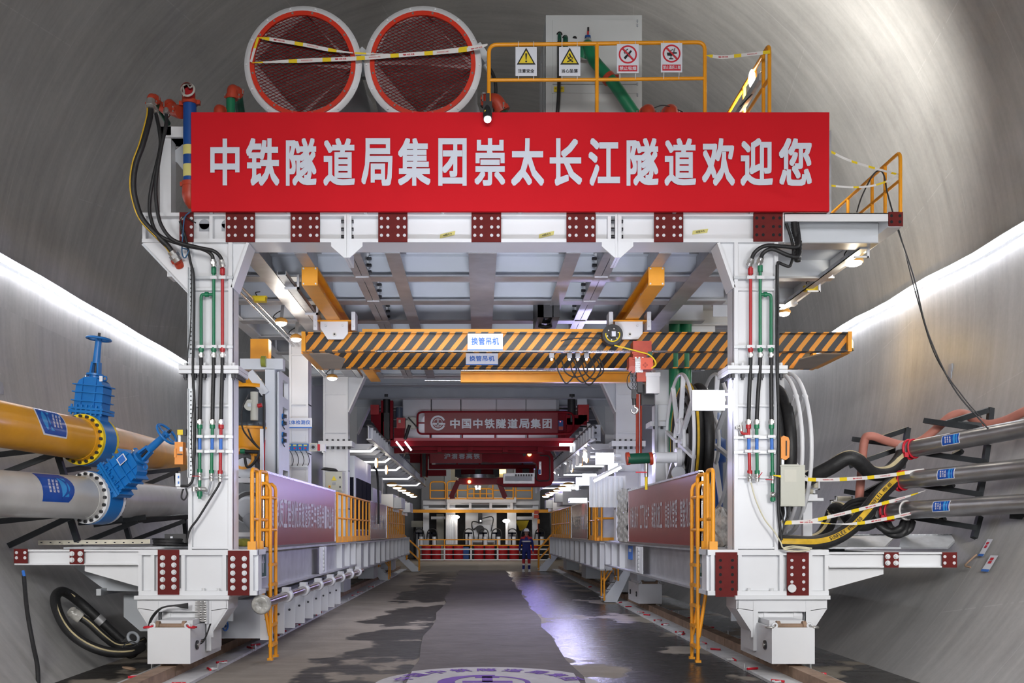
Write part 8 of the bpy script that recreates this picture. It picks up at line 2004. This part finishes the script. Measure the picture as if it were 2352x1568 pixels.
b = MB(); b.tube([q(1093, 1115, -.3), q(1095, 1123, -.3), q(1101, 1123, -.3), q(1102, 1115, -.3)], .06, E_LIT, 8); b.build('lit_hook', t)
for px in (1052, 1140, 1098): b = MB(); b.cbox(q(px, 1086, -.45), (.3, .2, .4), BLACK); b.build('cylinder', t)
for k, (px, w) in enumerate(((1064, .3), (1082, .3), (1126, .5), (1155, .5))):
    b = MB(); b.cbox(P(px, 1080, 62.2), (w * 1.17, .3, .41), E_AMB); tag(b.build('amber_lamp'), ('amber lamp glow above the lifting head, first from the dark crane end', 'amber lamp glow above the lifting head, second one', 'amber lamp glow above the lifting head, third one', 'amber lamp glow above the lifting head, nearest the C-shaped arm')[k], 'lamp')

# ------------------------------------------------------------------ bulkhead, platform, fence, drums
b = MB(); b.box((-7, 64.0, -.2), (7, 64.3, 12), GREYP); struct(b.build('wall_back', keep=True))
Yw = 62.0
q = lambda px, py, d=0: P(px, py, Yw + d)
t = thing('shield_wall', 'pale grey upper panel wall behind the platform railings', 'wall panel', q(1100, 1145))
for k, (x0, x1) in enumerate(((968, 1020), (1021, 1036), (1162, 1178), (1180, 1240))):
    b = MB(); b.box((X(x0, Yw), Yw, 0), q(x1, 1055, .3), W2 if k % 2 else mat('bulkhead_panel', (.42, .43, .46), .5, 0, .05, 1)); b.build('panel', t)
b = MB(); b.box(q(1036, 1146, .3), q(1162, 1060, .5), GREYP); b.cyl(q(1068, 1130, -.2), q(1068, 1130, .3), .55, W2, 28); b.cyl(q(1140, 1128, -.2), q(1140, 1128, .3), .6, W2, 28); b.build('machine_face', t)
Yp = 58.0
q = lambda px, py, d=0: P(px, py, Yp + d)
t = thing('bulkhead_platform', 'white beam platform in front of the bulkhead wall', 'platform', q(1100, 1178))
b = MB(); b.box(q(1026, 1154, -.1), q(1181, 1146, 3), W); b.build('deck_beam', t)
b = MB(); b.box(q(972, 1159, .3), q(1236, 1150, 1.0), W2); b.box(q(975, 1170, .3), q(1236, 1166, .6), W2); b.build('cross_beam', t)
for px in (1030, 1080, 1127, 1175): b = MB(); b.box(q(px - 3, 1172), q(px + 3, 1153, .3), W); b.build('short_post', t)
for px, w in ((979, 7), (1035, 11), (1175, 10), (1229, 6)): b = MB(); b.box(q(px - w, 1253, .5), q(px + w, 1155, 1.0), W2); b.build('column', t)
b = MB(); b.box(q(990, 1192, .6), q(1024, 1186, .9), W2); b.box(q(1186, 1193, .6), q(1222, 1186, .9), W2); b.build('tie_beam', t)
b = MB(); b.box(q(943, 1177, -.6), q(1266, 1170, -.3), AMBER); tag(b.build('monorail_beam'), 'long amber beam crossing below the bulkhead platform', 'crane beam')
def yrail(label, x0, x1, y0, y1, d, mid=True, n=2):
    t = thing('platform_railing', label, 'railing', q((x0 + x1) / 2, y1, d))
    b = MB(); b.tube(fillet([q(x0, y1, d), q(x0, y0, d), q(x1, y0, d), q(x1, y1, d)], .2, 4), .045, ORANGE, 8); b.build('frame', t)
    b = MB(); b.tube([q(x0, (y0 + y1) / 2, d), q(x1, (y0 + y1) / 2, d)], .04, ORANGE, 6); b.build('mid_rail', t)
    b = MB(); b.box(q(x0, y1, d - .05), q(x1, y1 - 3, d), ORANGE); b.build('toe_board', t)
    for k in range(1, n): b = MB(); px = x0 + (x1 - x0) * k / n; b.tube([q(px, y0, d), q(px, y1, d)], .045, ORANGE, 6); b.build('post', t)
yrail('orange railing at the outer end of the bulkhead platform, pipe side', 988, 1023, 1106, 1146, 0, n=1)
yrail('orange railing on the bulkhead platform below the lifting head, pipe side', 1027, 1074, 1105, 1146, -.1)
yrail('low orange ladder gate in the middle of the bulkhead platform', 1074, 1132, 1122, 1145, -.2, n=4)
yrail('orange railing on the bulkhead platform below the lifting head, reel side', 1132, 1179, 1105, 1146, -.1)
yrail('orange railing at the outer end of the bulkhead platform, reel side', 1185, 1222, 1106, 1146, 0, n=1)
t = thing('erector_column', 'white machine column with dark round port below the bulkhead platform', 'machine', q(1104, 1252, 1))
b = MB(); b.box(q(1069, 1250, 1.2), q(1140, 1178, 2.2), W); b.box(q(1083, 1245, .9), q(1135, 1205, 1.2), W2); b.build('casing', t)
b = MB(); b.cyl(q(1103, 1215, .7), q(1103, 1215, .9), .24, BLACK, 26); b.build('round_port', t)
b = MB(); b.cbox(q(1103, 1190, 1.0), (.25, .3, .6), BLACK); b.ball(q(1104, 1196, .7), .05, E_LIT, 10); b.build('camera_lamp', t)
b = MB(); b.tube(spline([q(1103, 1200, .8), q(1085, 1198, .8), q(1086, 1215, .8), q(1098, 1208, .8)], 5), .04, RUBBER, 6); b.tube(spline([q(1108, 1190, .8), q(1132, 1188, .8), q(1128, 1220, .8)], 5), .035, RUBBER, 6); b.build('cable', t)
for xa_, xb_, nm in ((942, 1068, 'pipe'), (1140, 1262, 'reel')):
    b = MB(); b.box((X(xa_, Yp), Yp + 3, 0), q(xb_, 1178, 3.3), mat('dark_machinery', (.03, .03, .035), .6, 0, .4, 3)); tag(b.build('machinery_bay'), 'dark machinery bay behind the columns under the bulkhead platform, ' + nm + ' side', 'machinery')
b = MB(); b.box(q(945, 1210, 2), q(972, 1196, 2.8), CREAM); b.box((X(950, Yp), Yp + 2.2, 0), q(970, 1210, 2.6), GREYP); tag(b.build('beige_console'), 'low beige console beside the first platform column, pipe side', 'cabinet')
b = MB(); b.box((X(1000, Yp), Yp + 1.6, 0), q(1020, 1180, 2.2), CREAM); tag(b.build('beige_cabinet'), 'tall beige cabinet among the columns below the platform, pipe side', 'cabinet')
b = MB(); b.prism([q(1185, 1195, 2), q(1215, 1195, 2), q(1206, 1218, 2), q(1194, 1218, 2)], (0, .6, 0), YELLOWT); tag(b.build('hopper'), 'dim yellow hopper behind the person under the platform', 'hopper')
for k in range(5):
    b = MB(); px = 1026 + 4.4 * k; b.tube([q(px, 1250, .2), q(px, 1182, .2)], .07, W2, 10); tag(b.build('conduit_pipe'), ('white conduit on the platform column, first of five from the pipe side', 'white conduit on the platform column, second of five', 'white conduit on the platform column, third of five', 'white conduit on the platform column, fourth of five', 'white conduit on the platform column, fifth of five, by the lamp')[k], 'pipe')
for px, py, lab in ((1047, 1187, 'bright work lamp under the amber beam, pipe side'), (1163, 1196, 'bright work lamp on a lit post under the amber beam, reel side')):
    t = thing('work_lamp', lab, 'lamp', q(px, py + 30, -.2)); b = MB(); b.ball(q(px, py, -.2), .22, E_LAMP, 14, (1, .6, .5)); b.build('lens', t)
    b = MB(); b.cyl(q(px + 1, py + 4, 0), q(px + 1, 1250, 0), .08, W, 12); b.build('post', t)
    l = bpy.data.lights.new('lamp_light', 'POINT'); l.energy = 16; l.color = (1, .97, .92); l.shadow_soft_size = .15
    o = bpy.data.objects.new('lamp_light', l); COL.objects.link(o); o.location = q(px, py + 6, -1.0)
t = thing('monorail_hoist', 'orange chain hoist hanging from the amber beam, reel side', 'hoist', q(1233, 1205, -.5))
b = MB(); b.cbox(q(1232, 1176, -.5), (.25, .25, .2), COUPL); b.cbox(q(1232, 1186, -.5), (.28, .25, .2), COUPL); b.build('body', t)
b = MB(); b.cbox(q(1237, 1197, -.5), (.13, .1, .25), PHONE); b.tube([q(1235, 1190, -.5), q(1236, 1222, -.5)], .02, COUPL, 6); b.build('pendant', t)
for k, px in enumerate((962, 992, 1110, 1140, 1176, 1208, 1076, 1240)):
    t = thing('hose_stand', ('blue black hose stand behind the fence, at its pipe-side end', 'blue black hose stand behind the second pair of drums', 'blue black hose stand below the white machine column', 'blue black hose stand beside the white machine column', 'blue black hose stand under the reel-side lamp', 'blue black hose stand right behind the person', 'blue black hose stand under the round port', 'blue black hose stand behind the fence, at its reel-side end')[k], 'hose stand', q(px, 1252, .2))
    b = MB(); b.box(q(px - 2, 1253, .2), q(px + 2, 1222, .4), DARKBOX); b.box(q(px - 9, 1226, .2), q(px + 9, 1222, .35), DARKBOX); b.cyl(q(px + 5, 1252, .2), q(px + 5, 1232, .2), .12, W2, 12); b.build('stand', t)
    b = MB(); b.tube(spline([q(px - 12, 1240, .1), q(px - 9, 1220, .1), q(px, 1214, .1), q(px + 10, 1219, .1), q(px + 13, 1240, .1)], 5), .035, RUBBER, 6); b.build('hose', t)
# white and orange fence
Yf = 57.0
q = lambda px, py, d=0: P(px, py, Yf + d)
t = thing('safety_fence', 'white and orange safety fence across the end of the aisle', 'fence', q(1110, 1287))
for py, m, w in ((1239, ORANGE, 2), (1252, ORANGE, 2), (1261, W, 3), (1273, W, 1.6), (1285, W, 3)):
    b = MB(); b.box(q(962, py + w / 2), q(1268, py - w / 2, .05), m); b.build('rail', t)
for px in (961, 1021, 1082, 1143, 1204, 1265): b = MB(); b.box(q(px - 1.8, 1286, -.02), q(px + 1.8, 1258, .06), W); b.box(q(px - 1.2, 1258, -.02), q(px + 1.2, 1238, .06), ORANGE if px != 961 else W); b.build('post', t)
d0 = None
dl = ('first', 'second', 'third', 'fourth', 'fifth', 'sixth', 'seventh', 'eighth', 'ninth')
for k, px in enumerate((979, 1002, 1029, 1053, 1100, 1125, 1155, 1181, 1226)):
    x = X(px, 58.0)
    if d0 is None:
        d0 = thing('oil_drum', 'red oil drum behind the fence, first from the stairs of the pipe side', 'drum', (x, 58.0, 0), 'red drums behind the fence'); bs = x
        b = MB(); b.lathe((x, 58, 0), UPV, [(.27, 0), (.285, .02), (.28, .05), (.275, .28), (.287, .30), (.275, .32), (.275, .56), (.287, .58), (.275, .60), (.28, .83), (.285, .86), (.27, .86)], REDP, 28); b.build('barrel', d0)
        b = MB(); b.cyl((x, 58, .84), (x, 58, .87), .26, MAROON, 28); b.build('lid', d0)
    else: dup(d0, (x - bs, 0, 0), 'red oil drum behind the fence, ' + dl[k] + ' from the stairs of the pipe side')
b = MB(); b.cbox(q(1068, 1270, 1.2), (.45, .4, .7), BLUEP); tag(b.build('blue_drum'), 'dark blue block between the fourth and fifth red drums', 'container')

# ------------------------------------------------------------------ person
def person():
    px, Y = 1209, 42.1; x = X(px, Y); base = V((x, Y, 0))
    t = thing('person', 'person in blue and red coverall with white helmet standing in the aisle facing us', 'person', base)
    J = {}
    pts = [('pel', (0, 0, .95), .155), ('waist', (0, 0, 1.08), .15), ('chest', (0, 0, 1.30), .165), ('neckb', (0, .01, 1.46), .085), ('neck', (0, 0, 1.52), .058), ('head0', (0, -.01, 1.59), .078), ('head1', (0, -.005, 1.67), .092), ('head2', (0, 0, 1.74), .075)]
    ed = [('pel', 'waist'), ('waist', 'chest'), ('chest', 'neckb'), ('neckb', 'neck'), ('neck', 'head0'), ('head0', 'head1'), ('head1', 'head2')]
    for s, n in ((-1, 'l'), (1, 'r')):
        pts += [('hip' + n, (s * .10, 0, .88), .105), ('knee' + n, (s * .115, -.01, .50), .075), ('ank' + n, (s * .12, .01, .11), .055), ('toe' + n, (s * .14, -.14, .045), .042),
                ('sh' + n, (s * .19, .01, 1.41), .085), ('el' + n, (s * .27, .03, 1.12), .058), ('wr' + n, (s * .285, -.02, .87), .038), ('palm' + n, (s * .285, -.035, .80), .036)]
        ed += [('pel', 'hip' + n), ('hip' + n, 'knee' + n), ('knee' + n, 'ank' + n), ('ank' + n, 'toe' + n), ('chest', 'sh' + n), ('sh' + n, 'el' + n), ('el' + n, 'wr' + n), ('wr' + n, 'palm' + n)]
        for f, (dy, ln) in enumerate(((-.03, .075), (-.01, .088), (.01, .082), (.028, .065))):
            pts += [('f%d%s' % (f, n), (s * .288, -.035 + dy, .755), .010), ('g%d%s' % (f, n), (s * (.282), -.04 + dy, .755 - ln * .5), .009), ('h%d%s' % (f, n), (s * .272, -.048 + dy, .755 - ln), .008)]
            ed += [('palm' + n, 'f%d%s' % (f, n)), ('f%d%s' % (f, n), 'g%d%s' % (f, n)), ('g%d%s' % (f, n), 'h%d%s' % (f, n))]
        pts += [('t0' + n, (s * .268, -.075, .80), .011), ('t1' + n, (s * .258, -.085, .76), .009)]
        ed += [('palm' + n, 't0' + n), ('t0' + n, 't1' + n)]
    idx = {p[0]: i for i, p in enumerate(pts)}
    me = bpy.data.meshes.new('body'); me.from_pydata([p[1] for p in pts], [(idx[a], idx[c]) for a, c in ed], [])
    o = bpy.data.objects.new('body', me); COL.objects.link(o)
    md = o.modifiers.new('skin', 'SKIN'); md.use_smooth_shade = True
    for i, p in enumerate(pts): me.skin_vertices[0].data[i].radius = (p[2] * (1.18 if p[0] in ('pel', 'waist', 'chest') else 1), p[2] * (.78 if p[0] in ('pel', 'waist', 'chest') else 1))
    me.skin_vertices[0].data[0].use_root = True
    ss = o.modifiers.new('sub', 'SUBSURF'); ss.levels = 2; ss.render_levels = 2
    dg = bpy.context.evaluated_depsgraph_get(); dg.update()
    m2 = bpy.data.meshes.new_from_object(o.evaluated_get(dg)); o.modifiers.clear(); o.data = m2
    bpy.data.meshes.remove(me)
    for m in (SKIN, COVER, COVERR, W): m2.materials.append(m)
    for p in m2.polygons:
        c = p.center; z = c.z; p.use_smooth = True
        if z > 1.49 or (z < .85 and abs(c.x) > .22): k = 0
        elif z < .095: k = 3
        elif z > 1.37 and abs(c.x) > .07: k = 2
        elif .34 < z < .54: k = 2
        else: k = 1
        p.material_index = k
    o.parent = t; o.location = (0, 0, 0)
    def part(name, fn):
        b = MB(); fn(b); return b.build(name, t)
    C = lambda a, c, e: base + V((a, c, e))
    part('helmet', lambda b: (b.lathe(C(0, .0, 1.70), UPV, [(.145, 0), (.142, .012), (.118, .014), (.112, .06), (.085, .105), (.045, .128), (0, .134)], W, 24), b.cbox(C(0, -.12, 1.705), (.16, .10, .012), W)))
    part('reflective_stripe', lambda b: b.lathe(C(0, 0, 1.25), UPV, [(.0, 0), (.205, .0), (.207, .055), (0, .055)], TAPEW, 28))
    part('face', lambda b: (b.ball(C(0, -.093, 1.62), .018, SKIN, 10, (.7, .8, 1.3)), b.ball(C(-.032, -.082, 1.65), .011, INK, 8, (1.3, .6, .6)), b.ball(C(.032, -.082, 1.65), .011, INK, 8, (1.3, .6, .6)), b.ball(C(0, -.082, 1.572), .02, REDP, 8, (1.2, .4, .3)), b.ball(C(-.092, 0, 1.63), .022, SKIN, 8, (.5, .8, 1.2)), b.ball(C(.092, 0, 1.63), .022, SKIN, 8, (.5, .8, 1.2))))
    for s in (-1, 1):
        part('shin_stripe', lambda b, s=s: b.cyl(C(s * .118, -.002, .27), C(s * .117, -.004, .34), .076, TAPEW, 20))
        part('shoe', lambda b, s=s: (b.ball(C(s * .13, -.06, .045), .05, W, 14, (1.0, 2.4, .95)), b.cbox(C(s * .13, -.06, .012), (.10, .25, .024), W)))
        part('collar', lambda b, s=s: b.bar(C(s * .03, -.10, 1.47), C(s * .09, .0, 1.50), .03, .05, COVERR))
    st = [c for c in t.children if c.name.startswith('reflective')]
    for c in st: c.scale = (1.0, .78, 1)
person()
